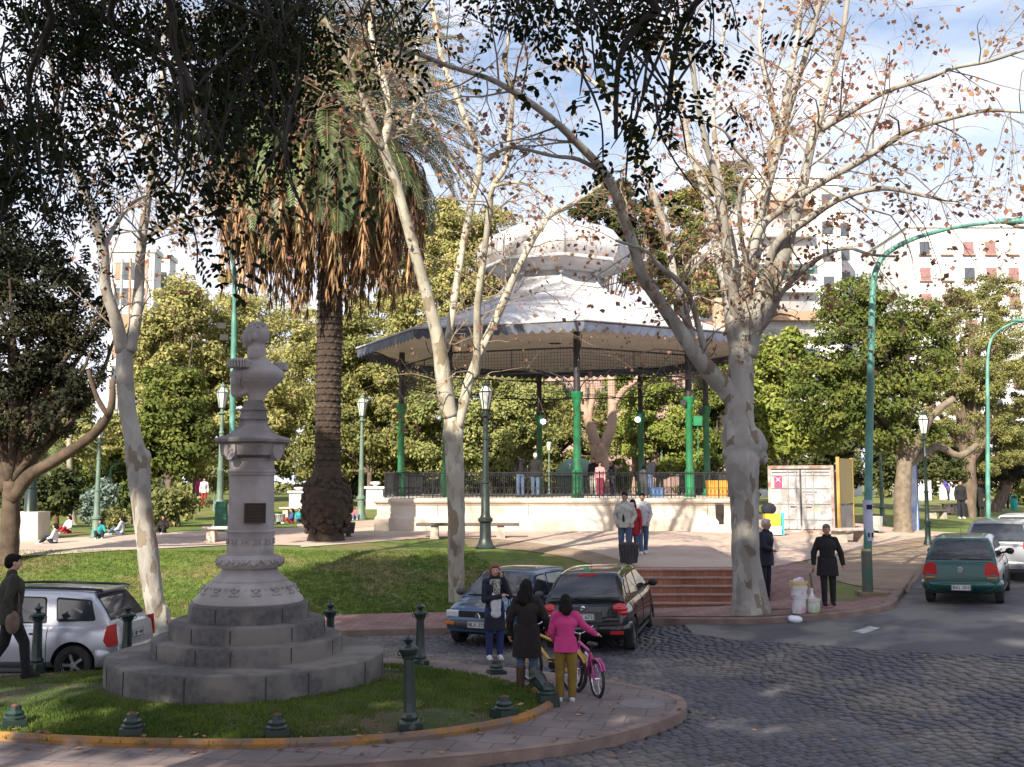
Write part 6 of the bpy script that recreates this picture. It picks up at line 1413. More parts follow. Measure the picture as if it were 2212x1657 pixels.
# white haired person behind the big trunk
p=gnd(1653,1296); T,body,J=person('white-haired person in dark navy leaning behind the big plane trunk',p,toward(p,R(60)),p.y/F*172,M_skin,M_hgrey,0,C_navy,.42,C_navy,C_blk,dict(elR=(.12,.05,.66),wrR=(.05,.12,.62)),bulk=1.15,lean=.08,coat=True)
# couple and teenager on the plaza
p=gnd(1388,1197); hh=p.y/F*130; T,body,J=person('young person in a pale grey sweatshirt and jeans walking on the plaza',p,toward(p,R(-5)),hh,M_skin,M_hdark,0,C_lgr,.46,C_jean,C_sho,dict(knR=(.03,.05,.28),anR=(.02,.07,.05),knL=(-.055,-.02,.28),anL=(-.04,-.05,.06),elR=(.135,-.02,.65),wrR=(.10,.05,.53),elL=(-.135,-.02,.65),wrL=(-.10,.05,.53)),fine=True,bulk=1.1,eyes=True)
q=gnd(1350,1208); T,body,J=person('man in an open light grey jacket standing behind the dark litter bin',q,toward(q,R(-12)),q.y/F*143,M_skin,M_hdark,0,C_gry,.47,C_jean,C_sho,dict(elR=(.15,-.02,.65),wrR=(.11,.06,.53),elL=(-.145,-.02,.65),wrL=(-.11,.06,.53)),fine=True,bulk=1.25,eyes=True)
sH=q.y/F*143; m=MB(); m.ell((0,.075*sH,.66*sH),(.035*sH,.03*sH,.14*sH),12,8); remeshed(m,'dark_shirt',C_blk,.012,body,1)
r_=Vector((q.x+.26,q.y+.35,q.z)); T,body,J=person('woman in a red coat half hidden between the man and the teenager',r_,toward(r_,R(-10)),1.62,M_skin,M_hdark,.12,C_red,.40,C_jean,C_blk,{},bulk=1.15,coat=True)
# people on the bandstand floor
FZ=PZ
def band(u,Yv,label,**k):
    pp=at(u,1050,Yv); pp.z=FZ; return person(label,pp,k.pop('rz',0),**k)
band(1124,40.6,'dark-haired person in black top and jeans leaning on the bandstand railing',Hh=1.70,top=C_blk,toplen=.5,legs=C_jean,shoes=C_blk,hair=M_hdark,rz=R(15),bulk=1.1)
band(1156,40.8,'grey-haired man in black jacket and jeans beside the bandstand centre column',Hh=1.74,top=C_blk,toplen=.48,legs=C_jean,shoes=C_blk,hair=M_hgrey,rz=R(-5),bulk=1.2)
band(1282,45,'person in a dark top standing among the group on the bandstand',Hh=1.66,top=C_blk,toplen=.5,legs=C_gry,shoes=C_blk,rz=R(160))
band(1296,43.5,'woman in pink top and maroon skirt in the bandstand group',Hh=1.45,top=cloth('pale_pink',(.5,.25,.27)),toplen=.5,legs=C_maroon,shoes=C_blk,rz=R(170),hairlen=.08,flare=1.5)
band(1322,44.5,'person in navy and white reaching out in the bandstand group',Hh=1.5,top=C_navy,toplen=.48,legs=C_navy,shoes=C_blk,rz=R(120),pose=dict(wrL=(-.12,.25,.72),elL=(-.13,.12,.72)),hairlen=.08)
band(1403,43,'person in dark jacket and pale jeans stooping on the bandstand at right',Hh=1.66,top=C_navy,toplen=.5,legs=C_jean,shoes=C_sho,rz=R(-60),lean=.3)
band(1390,47,'child in a blue cap on the bandstand beside the stooping adult',Hh=1.35,top=C_lgr,toplen=.48,legs=C_gry,shoes=C_sho,rz=R(-20),hat=cloth('blue_cap',(.03,.12,.5)))
# far right group
p=gnd(2076,1120,20); T,_,_=person('man in a dark jacket standing by the tree at far right',p,toward(p,R(20)),p.y/F*82,M_skin,M_hdark,0,C_blk,.47,C_navy,C_sho,{},bulk=1.15)
p=gnd(2118,1116,20); T,_,_=person('stout person in black clothes standing beside the teal post at far right',p,toward(p,R(-30)),p.y/F*80,M_skin,M_hred,.06,C_blk,.25,C_blk,C_blk,{},bulk=1.3,coat=True)
p=gnd(2172,1098,20); T,_,_=person('person with fair hair in a maroon top at the right edge',p,toward(p,R(10)),p.y/F*72,M_skin,M_hgrey,0,C_maroon,.45,C_navy,C_blk,{},bulk=1.1)
p=gnd(2048,1080,20); T,_,_=person('person in a violet-blue top bending over on the far lawn',p,R(80),p.y/F*48,M_skin,M_hdark,0,cloth('violet_blue',(.10,.08,.35)),.48,C_navy,C_blk,{},bulk=1.2,lean=.5)
p=gnd(430,1090,20); person('distant person in a magenta coat near the far shrubs',p,toward(p),1.65,M_skin,M_hdark,0,cloth('magenta',(.5,.04,.2)),.40,C_jean,C_blk,{},coat=True)
p=gnd(440,1093,20); person('distant person in grey with red trousers beside the one in magenta',p,toward(p),1.65,M_skin,M_hdark,0,C_lgr,.45,C_red,C_blk,{})
# people sitting on the grass and on the bench
def sitter(label,u,v,top,legs,rz,sc=.74,z=0,Y0=None,hairm=None):
    p=gnd(u,v,20); p.z+=z
    person(label,p-Vector((0,0,.42 if z<.2 else .85)) if False else p-Vector((0,0,.80*sc if z<.2 else .42)),rz,1.66*sc,M_skin,hairm or M_hdark,.04,top,.50,legs,C_sho,
      dict(knR=(.09,.20,.66 if z<.2 else .53),anR=(.08,.33,.52 if z<.2 else .28),knL=(-.09,.20,.66 if z<.2 else .53),anL=(-.08,.33,.52 if z<.2 else .28),elR=(.15,.05,.66),wrR=(.10,.16,.62),elL=(-.15,.05,.66),wrL=(-.10,.16,.62)),group='people resting on the far lawn')
sitter('person in white sitting on the lawn under the small palm',148,1152,C_wht,C_red,R(150))
sitter('person in white resting on the lawn beside the path at left',118,1175,C_wht,C_navy,R(100))
sitter('person in a white shirt reclining between the shrubs',262,1155,C_wht,C_jean,R(90))
sitter('person in a teal top sitting behind the slim lamp post',214,1163,C_teal,C_boot and C_brn,R(200))
sitter('person in dark clothes crouching behind the leftmost plane trunk',352,1152,C_brn,C_blk,R(180))
sitter('person in blue and red sitting near the silver litter basket',630,1130,C_blu,C_red,R(120))
sitter('person in a teal-blue top sitting beside the palm base',646,1128,C_teal,C_jean,R(200))
sitter('person in pink sitting right of the palm base',770,1122,cloth('rose',(.5,.12,.15)),C_jean,R(180))
# ================================================================ street furniture and small things
M_dg=mat('dark_green_iron',(.007,.024,.019),.45,col2=(.004,.014,.012),scale=5,coat=.3)
M_tealp=mat('teal_lamp_paint',(.07,.21,.175),.5,col2=(.05,.16,.135),scale=2,detail=8,col3=(.12,.30,.25),scale3=1.5)
M_lt=mat('grey_green_lamp_paint',(.13,.19,.155),.6,col2=(.085,.135,.105),scale=3,detail=8)
M_bkpost=mat('black_green_post',(.012,.02,.018),.45,col2=(.02,.032,.028),scale=4)
# bollards
def bollard(label,x,y,z,h=1.17,lean=0):
    T=empty('bollard',(x,y,z),0,label,'bollard','iron bollards round the island'); T.rotation_euler=(0,lean,0); k=h/1.17
    m=MB(); m.lathe([(.0,0)]+[(r,zz*k) for r,zz in [(.135,.0),(.14,.12),(.12,.16),(.10,.17),(.105,.20),(.085,.23),(.078,.26),(.068,.70),(.066,.86),(.085,.875),(.085,.90),(.10,.93),(.115,.955),(.115,.98),(.095,1.0),(.06,1.005),(.035,1.03),(.04,1.05),(.075,1.085),(.06,1.11),(.02,1.13),(.012,1.17),(.001,1.175)]],8,rot=PI/8)
    m.build('post',M_dg,T,smooth=30)
    m=MB(); m.box((0,0,.07*k),(.25,.25,.14*k),.3); m.build('base_block',M_dg,T)
    for a in (0.2,PI+.2):
        m=MB(); m.tube([Vector((math.cos(a)*(.10+.03*math.cos(t)),math.sin(a)*(.10+.03*math.cos(t)),.93*k+.03*math.sin(t))) for t in [2*PI*i/8 for i in range(9)]],.008,4); m.build('chain_ring',M_dg,T)
def at_z(u,v,z): # point of the view ray at a height
    a=at(u,v,10); b=at(u,v,20); f=(z-a.z)/(b.z-a.z); return a.lerp(b,f)
b=at_z(886,1582,.17); bollard('dark green iron bollard standing at the front right of the island kerb',b.x,b.y,.15,lean=-.03)
for (u,v,Yb,l,hh) in [(714,1297,17.6,'dark green bollard just right of the granite steps, in front of the brick sidewalk',1.05),(908,1300,17.2,'dark green bollard at the back of the island left of the blue car',1.05),(84,1303,16.55,'dark green bollard in front of the silver car door beside the walking man',1.05),(277,1303,16.6,'dark green bollard in front of the silver car tail light',1.05)]:
    p=at(u,v,Yb); bollard(l,p.x,p.y,p.z-hh*1.0,hh)
def stub(label,x,y,z,rz=.3,k=1.0,extra=False):
    T=empty('bollard_stump',(x,y,z),rz,label,'bollard stump','broken iron bollard stumps round the island'); m=MB(); m.box((0,0,.075),(.27,.27,.15),taper=.94); m.lathe([(.12,.145),(.125,.17),(.10,.19),(.105,.22),(.075,.25),(.07,.30),(.045,.30),(.04,.26)],8); m.build('stump_base',M_dg,T,smooth=30)
    m=MB(); m.ell((0,0,.285),(.05,.05,.035),8,5); m.build('rusty_core',mat('rust',(.18,.06,.025),.95,col2=(.10,.035,.02),scale=12),T,smooth=60)
for u,v,l,r in [(30,1578,'broken bollard stump at the left end of the orange kerb',.5),(285,1597,'broken bollard stump on the orange kerb below the left part of the steps',.2),(597,1600,'broken bollard stump on the orange kerb below the right part of the steps',.35),(1088,1556,'broken bollard stump on the kerb between the standing bollard and the bicycles',.6),(1072,1452,'broken bollard stump at the back of the island behind the lawn',.3)]:
    p=at_z(u,v,.16); stub(l,p.x,p.y,.15 if u!=1072 else .04,r)
p=at_z(1183,1522,.16); stub('bollard stump at the island tip with its fallen post lying against it',p.x,p.y,.15,.2)
T=empty('fallen_bollard',(p.x,p.y,.32),0,'toppled dark bollard top leaning over its stump beside the girl in pink','bollard'); m=MB(); m.tube([(-.02,0,.02),(-.12,.05,.16),(-.20,.08,.30)],[.075,.10,.06],8); m.tube([(-.05,0,.06),(.06,-.02,.02)],[.08,.07],8); m.build('post',M_dg,T,smooth=30); m=MB(); m.lathe([(.001,0),(.10,.01),(.105,.05),(.07,.07),(.05,.12)],8,(-.14,.06,.17),M=Matrix.Rotation(-.6,3,'Y')); m.build('collar_ring',M_dg,T,smooth=30)
# lantern posts
def lantern_post(label,u,vb,vt,m_=None,Yv=None,name='lantern_post',thick=1.0,plinth=False,lantern=True,grp='old lantern posts in the park'):
    g=gnd(u,vb,18) if Yv is None else at(u,vb,Yv); 
    if Yv is not None: g.z=H(g.x,g.y)
    h=at(u,vt,g.y).z-g.z; T=empty(name,g,0,label,'lamp post',grp); k=h/5.0; m_=m_ or M_lt; t=thick*k
    m=MB(); m.lathe([(0,-.1)]+[(r*t,z*k) for r,z in [(.26,-.1),(.26,.05),(.20,.12),(.15,.3),(.14,.75),(.19,.8),(.19,.88),(.14,.92),(.115,1.0),(.105,1.9),(.125,1.93),(.125,1.98),(.09,2.0),(.075,3.2),(.095,3.22),(.095,3.27),(.07,3.3),(.06,3.85),(.13,3.9),(.13,3.93),(.06,3.97),(.06,4.12)]],12); m.build('post',m_,T,smooth=35)
    if lantern:
        m=MB(); m.lathe([(.10*k,4.12*k),(.20*k,4.62*k)],6,mi=0); m.build('lantern_glass',M_lampg,T)
        m=MB(); 
        for i in range(6):
            a=PI/3*i; m.tube([(math.cos(a)*.105*k,math.sin(a)*.105*k,4.10*k),(math.cos(a)*.21*k,math.sin(a)*.21*k,4.63*k),(math.cos(a)*.08*k,math.sin(a)*.08*k,4.84*k)],.014*k,4)
        for r,z in ((.105,4.10),(.212,4.63)): m.tube([(math.cos(PI/3*i)*r*k,math.sin(PI/3*i)*r*k,z*k) for i in range(7)],.016*k,4)
        m.lathe([(.09*k,4.80*k),(.10*k,4.86*k),(.03*k,4.93*k),(.015*k,5.0*k)],8); m.build('lantern_frame',m_,T)
        m=MB(); m.lathe([(.19*k,4.645*k),(.085*k,4.80*k)],6); m.build('lantern_roof',M_lampg,T)
    if plinth: m=MB(); m.box((0,0,.35),(1.0,1.0,1.1),taper=.9); m.build('stone_plinth',M_cream,T)
    return T
lantern_post('black-green lantern post standing right before the bandstand, right of the slender plane',1048,1185,820,M_bkpost,thick=1.15)
lantern_post('grey-green lantern post between the stone bust column and the leftmost plane',473,1140,825,thick=1.0)
lantern_post('grey-green lantern post between the palm and the bandstand corner',779,1122,850)
lantern_post('grey-green lantern post seen through the left bay of the bandstand',903,1095,862,Yv=62)
lantern_post('small lantern post seen behind the bandstand right of the grey-haired man',1186,1088,948,Yv=70)
lantern_post('lantern post framed between two right-hand bandstand columns',1430,1090,918,Yv=62)
lantern_post('thick dark green lamp standard on a stone plinth at the left edge',63,1165,880,M_dg,thick=2.0,plinth=True)
lantern_post('slim grey-green lamp post on the left lawn beside the conifer',207,1163,900,thick=1.1)
lantern_post('slim lantern with a dark green post between trunk and poster panel at right',2003,1142,885,M_dg,Yv=37,thick=.7)
lantern_post('short green post beyond the lawn near the distant walkers',462,1105,1055,Yv=56,lantern=False,thick=2.0,grp='far posts')
lantern_post('pale slim lamp post on the far lawn right of the container',1905,1105,930,Yv=52,thick=.9)
# tall curved street lamp (teal)
def arm_lamp(label,u,vb,pts,r_px,Yv=None,head=True):
    g=gnd(u,vb,18) if Yv is None else at(u,vb,Yv)
    if Yv is not None: g.z=H(g.x,g.y)
    T=empty('street_lamp',g,0,label,'street lamp','teal street lamps'); k=g.y/F; P=[Vector((0,0,-.1))]+[at(a,b_,g.y)-g for a,b_ in pts]; cp=catmull(P,6); n=len(cp)
    m=MB(); m.tube(cp,[r_px*k*(1.0 if i<6 else 1-.68*(i-6)/(n-6)) for i in range(n)],14); m.build('pole',M_tealp,T,smooth=60)
    m=MB(); m.lathe([(r_px*k*1.25,0),(r_px*k*1.25,.9),(r_px*k*1.02,.95)],14); m.lathe([(r_px*k*2.6,-.1),(r_px*k*2.4,.06),(.01,.07)],10); m.build('pole_base',mat('stained_teal',(.05,.11,.09),.8,col2=(.12,.10,.07),scale=3),T,smooth=40)
    if head:
        e=cp[-1]; m=MB(); m.ell(e+Vector((.30,0,-.02)),(.42,.17,.10),16,8); m.cyl(e-Vector((.25,0,0)),e,.06,.07,8); m.build('lamp_head',M_tealp,T,smooth=60); m=MB(); m.ell(e+Vector((.34,0,-.08)),(.30,.13,.10),14,8); m.build('lamp_bowl',M_lampg,T,smooth=60)
    return T,g
T,g=arm_lamp('tall teal street lamp with a long curved arm beside the elderly woman',1874,1285,[(1873,1230),(1876,1000),(1880,800),(1884,640),(1893,580),(1918,545),(1975,515),(2060,492),(2135,482),(2180,478)],9.0)
k=g.y/F; pox=at(1874.5,1124,g.y).x-g.x
m=MB(); m.lathe([(9.4*k+.004,at(0,1168,g.y).z-g.z),(9.4*k+.004,at(0,1080,g.y).z-g.z)],16,(pox,0,0)); po=m.build('poster',mat('pale_blue_paper',(.48,.50,.62),.8,col2=(.36,.38,.52),scale=6),T,smooth=60)
for v0,v1,x0 in ((1100,1090,0),(1160,1150,-.03),(1160,1150,.05)): m=MB(); z0=at(0,v0,g.y).z-g.z; z1=at(0,v1,g.y).z-g.z; m.box((pox+x0,-9.4*k-.008,(z0+z1)/2),(.12 if v0<1150 else .04,.006,z1-z0)); m.build('printed_block',C_navy,po)
m=MB(); m.lathe([(9.9*k+.005,at(0,1200,g.y).z-g.z),(9.9*k+.005,at(0,1185,g.y).z-g.z)],16); m.build('yellow_band',mat('ochre_label',(.42,.34,.08),.8,col2=(.5,.45,.3),scale=15),T,smooth=60)
m=MB(); m.box((.1,0,-.02),(.6,.5,.18)); m.build('concrete_foot',M_dirt,T)
arm_lamp('second teal street lamp further along the kerb at the right edge',2133,1120,[(2133,1050),(2133,900),(2132,800),(2138,740),(2160,712),(2200,692)],4.8,Yv=38)
arm_lamp('small pale teal lamp with a hooked top beyond the left lawn',238,1105,[(237,1080),(238,1030),(243,1008),(262,1000),(280,998)],3.5,Yv=60,head=False)
# tall thin pole with ball lamp and floodlights behind the bust
g=gnd(500,1135); Yb=34.0; g=at(500,1170,Yb); g.z=H(g.x,Yb); T=empty('flood_lamp_post',g,0,'tall slightly leaning teal pole with a round lamp and two floodlights behind the bust','lamp post')
P=[at(a,b_,Yb)-g for a,b_ in [(500,1170),(502,900),(506,700),(506,600),(500,540),(492,500)]]; P[0]=Vector((0,0,-.1)); m=MB(); m.tube(catmull(P,5),[.10]*11+[.075]*15,12); m.build('pole',M_tealp,T,smooth=60)
e=P[-1]; m=MB(); m.lathe([(.001,-.30),(.10,-.28),(.25,-.05),(.26,.02)],16,e+Vector((0,0,.25))); m.build('lamp_bowl',M_lampg,T,smooth=60); m=MB(); m.lathe([(.27,0),(.28,.05),(.22,.2),(.10,.32),(.04,.42),(.001,.44)],16,e+Vector((0,0,.27))); m.build('lamp_cap',M_iron,T,smooth=60)
for u,v in ((479,704),(484,729)): c=at(u,v,Yb)-g; m=MB(); m.box(c,(.26,.14,.19),rz=.2); m.box(c+Vector((.2,0,.0)),(.24,.03,.03)); m.build('floodlight',M_iron,T)
c=at(482,1115,Yb)-g; m=MB(); m.box(c+Vector((.02,-.3,0)),(.40,.25,.95),taper=.8); 
o=m.build('green_bin',mat('green_bin_paint',(.01,.09,.055),.5),None,loc=g); tag(o,'dark green metal box bin peeping out left of the stone column','bin')
# litter bins
def basket(label,u,vb,vt,r_px,m_,name='litter_bin'):
    g=gnd(u,vb,15); h=at(u,vt,g.y).z-g.z; k=g.y/F; T=empty(name,g,0,label,'litter bin','round litter bins'); m=MB(); r=r_px*k
    m.lathe([(r*.80,.12),(r*.86,.4),(r*1.0,h-.05),(r*1.04,h-.04),(r*1.04,h),(r*.95,h),(r*.76,.2),(.01,.2)],20); 
    for i in range(20): a=2*PI*i/20; m.tube([(math.cos(a)*r*.83,math.sin(a)*r*.83,.13),(math.cos(a)*r*1.01,math.sin(a)*r*1.01,h-.04)],.012,4)
    m.build('basket',m_,T,smooth=35); m=MB(); m.cyl((0,0,-.05),(0,0,.2),.10,.08,8); m.box((0,0,.0),(.35,.35,.04)); m.build('stand',M_iron,T)
M_bin=mat('dark_bin_metal',(.045,.04,.045),.6,col2=(.075,.065,.07),scale=4,detail=8)
basket('dark round litter bin in front of the man in the grey jacket',1358,1226,1172,21,M_bin)
basket('dark litter bin tucked behind the palm base',752,1160,1128,14,M_bin)
basket('silver wire litter basket left of the palm base',602,1133,1110,13,mat('galvanised_wire',(.38,.38,.36),.6,col2=(.28,.28,.27),scale=6))
basket('pale wire litter basket behind the teal lamp post',1892,1152,1115,14,mat('galvanised_wire',(.38,.38,.36),.6))
basket('dark litter bin on the path near the far right tree',2050,1112,1088,14,M_bin)
g=gnd(2190,1102,20); T=empty('turquoise_bin',g,0,'turquoise plastic bin at the right edge behind the cars','litter bin'); m=MB(); m.lathe([(.22,0),(.26,.1),(.28,.85),(.30,.9),(.24,.9),(.2,.3),(.01,.3)],18,squash=.8); m.build('bin_body',mat('turquoise_plastic',(.03,.38,.36),.4),T,smooth=40); m=MB(); m.tube([(.28*math.cos(t),-.05,.9+.28*math.sin(t)) for t in [PI*i/12 for i in range(13)]],.04,6); m.build('hood_rim',mat('turquoise_plastic',(.03,.38,.36),.4),T,smooth=60)
# benches (stone slab on block legs)
M_slab=mat('bench_slab_stone',(.50,.44,.40),.8,col2=(.40,.34,.30),scale=3); M_leg=mat('bench_leg_concrete',(.42,.37,.32),.85,col2=(.32,.27,.23),scale=3)
def bench(label,g,rz,L=1.7,W_=.5,mt=None):
    T=empty('stone_bench',g,rz,label,'bench','stone slab benches'); m=MB(); m.box((0,0,.46),(L,W_,.09)); o=m.build('seat_slab',mt or M_slab,T); b=o.modifiers.new('b','BEVEL'); b.width=.02
    for s in (-1,1): m=MB(); m.box((s*L*.32,0,.2),(.28,W_*.75,.44),taper=.85); m.build('leg',M_leg,T)
bench('pale stone bench beside the container, its top bright in the sun',gnd(1836,1172),R(25),1.6,.75)
bench('long low dark-topped bench behind the slender plane trunk',gnd(1010,1163),0,3.4,.5,mat('dark_slab',(.10,.075,.075),.7))
bench('stone bench showing left of the monument shaft',gnd(488,1172),0,1.4,.5)
bench('stone bench with a dark top near the dark green lamp post at right',gnd(2025,1120,20),R(30),1.4,.5,mat('dark_slab',(.10,.075,.075),.7))
bench('small white bench behind the palm where people sit',gnd(640,1118,20),0,1.6,.5)
# shipping container with doors facing us
g=gnd(1735,1152); cx=g.x; Yc=g.y+.2; k=Yc/F; T=empty('shipping_container',(cx,Yc,H(cx,Yc)-.02),R(-25),'weathered white shipping container with double doors and a small red sticker','container')
Wc,Hc,Lc=2.5,2.62,4.2; M_con=mat('scuffed_white_metal',(.36,.36,.38),.6,col2=(.30,.30,.32),scale=1.6,detail=9,col3=(.24,.225,.22),scale3=2.4); M_rust=mat('rusty_frame',(.34,.32,.31),.8,col2=(.20,.10,.07),scale=4,detail=8)
m=MB(); m.box((0,Lc/2+.02,Hc/2),(Wc-.06,Lc-.04,Hc-.1)); 
for i in range(20):
    for s in (-1,1): m.box((s*(Wc/2-.012),.3+i*.195,Hc/2),(.03,.09,Hc-.35))
m.build('box_body',M_con,T)
m=MB()
for s in (-1,1): m.box((s*(Wc/2-.06),0,Hc/2),(.12,.14,Hc))
m.box((0,0,Hc-.06),(Wc-.24,.14,.12)); m.box((0,0,.07),(Wc-.24,.14,.14)); m.build('end_frame',M_rust,T)
for s in (-1,1):
    m=MB(); x0=s*.585; m.box((x0,-.05,Hc/2),(1.10,.06,Hc-.34)); 
    for z in (.55,1.15,1.75,2.25): m.box((x0,-.085,z),(1.08,.02,.035)); m.box((x0,-.082,z-.03),(1.06,.01,.012),mi=1)
    m.box((x0,-.082,Hc-.26),(1.02,.012,.03),mi=1)
    d=m.build('door',[M_con,M_black],T)
    for q in (.12,.42): m=MB(); m.cyl((s*q*1.0+s*.06,-.115,.2),(s*q+s*.06,-.115,Hc-.18),.022,n=8); [m.box((s*q+s*.06,-.11,z),(.10,.03,.06)) for z in (.3,1.3,2.3)]; m.build('lock_bar',M_con,d,smooth=50)
    m=MB(); m.box((s*.27,-.14,1.05),(.26,.03,.03)); m.build('door_handle',M_rust,d)
m=MB(); m.box((0.015,-.09,Hc/2+.05),(.035,.03,Hc-.5)); m.build('door_gap',M_black,T)
M_mag=mat('magenta_sticker',(.32,.04,.13),.6)
m=MB(); m.box((-.85,-.089,2.08),(.30,.012,.30)); m.box((-.85,-.089,1.83),(.30,.012,.17)); st=m.build('sticker',M_mag,T)
m=MB(); 
for a in range(4): m.prism([(-.13,.13),(-.03,.05),(.03,.05),(.13,.13),(.05,.04),(-.05,.04)],0,.006,fn=lambda x,y,z,a=a:(-.85+x*math.cos(a*PI/2)-y*math.sin(a*PI/2),-.098-z,2.08+x*math.sin(a*PI/2)+y*math.cos(a*PI/2)))
m.box((-.85,-.10,2.08),(.07,.008,.07)); m.build('sticker_mark',mat('white_print',(.7,.66,.68),.6),st)
for k2,(x,z,sx,sz_,c) in enumerate([(-.85,1.35,.20,.28,(.55,.47,.36)),(.55,.92,.16,.07,(.6,.42,.05)),(.35,1.60,.55,.035,(.08,.14,.15)),(.32,1.50,.3,.03,(.2,.12,.16)),(.8,1.55,.14,.14,(.30,.30,.33)),(.22,1.3,.10,.10,(.4,.16,.2)),(.40,1.28,.10,.09,(.25,.26,.3)),(.9,1.4,.07,.12,(.2,.2,.2))]):
    m=MB(); m.box((x,-.0955,z),(sx,.006,sz_)); m.build('faded_notice',mat('notice_%d'%k2,c,.7,col2=tuple(q*1.4 for q in c),scale=30),T)
c_=Vector((cx,Yc,H(cx,Yc)))+Matrix.Rotation(R(-25),3,'Z')@Vector((1.40,.05,0))
T=empty('board_fence',c_,R(-31),'weathered yellow board panel on posts leaning along the container side','panel'); m=MB(); m.box((.03,1.1,2.0),(.04,2.1,1.75)); m.build('board',mat('faded_yellow_board',(.34,.25,.06),.8,col2=(.27,.235,.15),scale=1.5,detail=9,stretch=(1,3,.5)),T)
for y in (0,2.2): m=MB(); m.box((0,y,1.45),(.12,.12,2.95)); m.build('post',mat('yellow_wood',(.42,.27,.06),.8,col2=(.28,.17,.06),scale=5,stretch=(1,1,.2)),T)
m=MB(); m.box((.02,1.1,.62),(.03,2.0,.9)); m.build('lower_panel',mat('grey_ply',(.27,.26,.25),.85,col2=(.20,.18,.17),scale=2),T)
# cleaning cart behind the big trunk
g=gnd(1655,1156); T=empty('vendor_cart',g,0,'small cart with yellow box and bags just right of the big plane trunk','cart'); m=MB(); m.box((.2,0,.55),(.55,.4,.45)); m.build('yellow_box',mat('yellow_plastic',(.55,.42,.04),.5),T); m=MB(); m.ell((.1,0,.95),(.28,.2,.22),12,8); m.build('grey_bag',C_navy,T,smooth=180); m=MB(); m.box((.55,0,.40),(.18,.1,.8)); m.build('blue_board',mat('sky_blue_plastic',(.05,.42,.5),.5),T); m=MB(); m.box((.2,0,.18),(.6,.45,.3)); m.build('crate',C_wht,T)
# blue poster column
g=gnd(1972,1146); h=at(1972,986,g.y).z-g.z; k=g.y/F; T=empty('poster_panel',g,R(25),'tall narrow blue and white poster panel beside the stout tree','sign'); m=MB(); m.box((0,0,h/2),(26*k,.12,h)); m.build('panel',mat('blue_white_poster',(.16,.24,.42),.5,col2=(.5,.55,.62),scale=1.6,detail=4),T); m=MB(); m.box((13*k+.02,0,h/2),(.05,.14,h+.06)); m.build('panel_frame',mat('blue_paint',(.02,.06,.30),.5),T)
# buckets
M_bw=mat('paint_spattered_white',(.62,.62,.62),.5,col2=(.52,.48,.50),scale=6,detail=7,col3=(.50,.30,.36),scale3=5); M_by=mat('yellow_bucket_rim',(.58,.42,.07),.5,col2=(.55,.5,.38),scale=8)
g=gnd(1726,1324); bz0=g.z
def bucket(label,x,y,z,r,h,m_,handle=True,grp='paint buckets by the kerb'):
    T=empty('bucket',(x,y,z),0,label,'bucket',grp); m=MB(); m.lathe([(r*.86,0),(r*.98,h*.8),(r*1.06,h*.81),(r*1.06,h*.86),(r*1.0,h*.87),(r*1.02,h*.93),(r*1.08,h*.94),(r*1.08,h),(r*.98,h),(r*.84,.02),(.001,.02)],24); m.build('pail',m_,T,smooth=30)
    if handle: m=MB(); m.tube([(r*1.07*math.cos(t),-.02-r*.3*math.sin(t),h*.85-r*.5*math.sin(t)) for t in [PI*i/10 for i in range(11)]],.005,4); m.build('handle',M_iron,T)
    return T
bucket('white paint bucket with red stains at the bottom of the stack',g.x,g.y,g.z,.155,.36,M_bw); bucket('white bucket in the middle of the stack',g.x,g.y,g.z+.25,.16,.27,M_bw,False); bucket('yellow-rimmed bucket on top of the stack',g.x,g.y,g.z+.38,.165,.24,M_by,False)
m=MB(); m.ell((0,0,0),(.12,.11,.06),12,8); m.ell((.03,0,.03),(.08,.08,.05),10,6); tag(m.build('white_rag',M_bw,None,smooth=180,loc=(g.x,g.y,g.z+.62)),'crumpled white cloth on top of the bucket stack','cloth')
g2_=gnd(1757,1322); bucket('shorter white and green bucket beside the stack',g2_.x,g2_.y,g2_.z,.135,.27,mat('green_white_bucket',(.58,.60,.56),.5,col2=(.35,.42,.22),scale=5))
m=MB(); m.lathe([(.10,0),(.05,.06),(.03,.12),(.035,.2),(.001,.21)],12); tag(m.build('plastic_jug',M_bw,None,smooth=60,loc=(g2_.x-.03,g2_.y,g2_.z+.26)),'white plastic funnel top standing in the shorter bucket','jug')
g=gnd(1718,1341); m=MB(); m.ell((0,0,.07),(.14,.10,.075),14,8); m.ell((-.06,.02,.09),(.09,.08,.06),12,8); o=remeshed(m,'plastic_bag',mat('white_plastic_bag',(.68,.70,.76),.5,bump=.6,bscale=30),.012,None,1,loc=(g.x,g.y,RH(g.x,g.y))); tag(o,'knotted white plastic bag lying in the gutter below the buckets','bag')
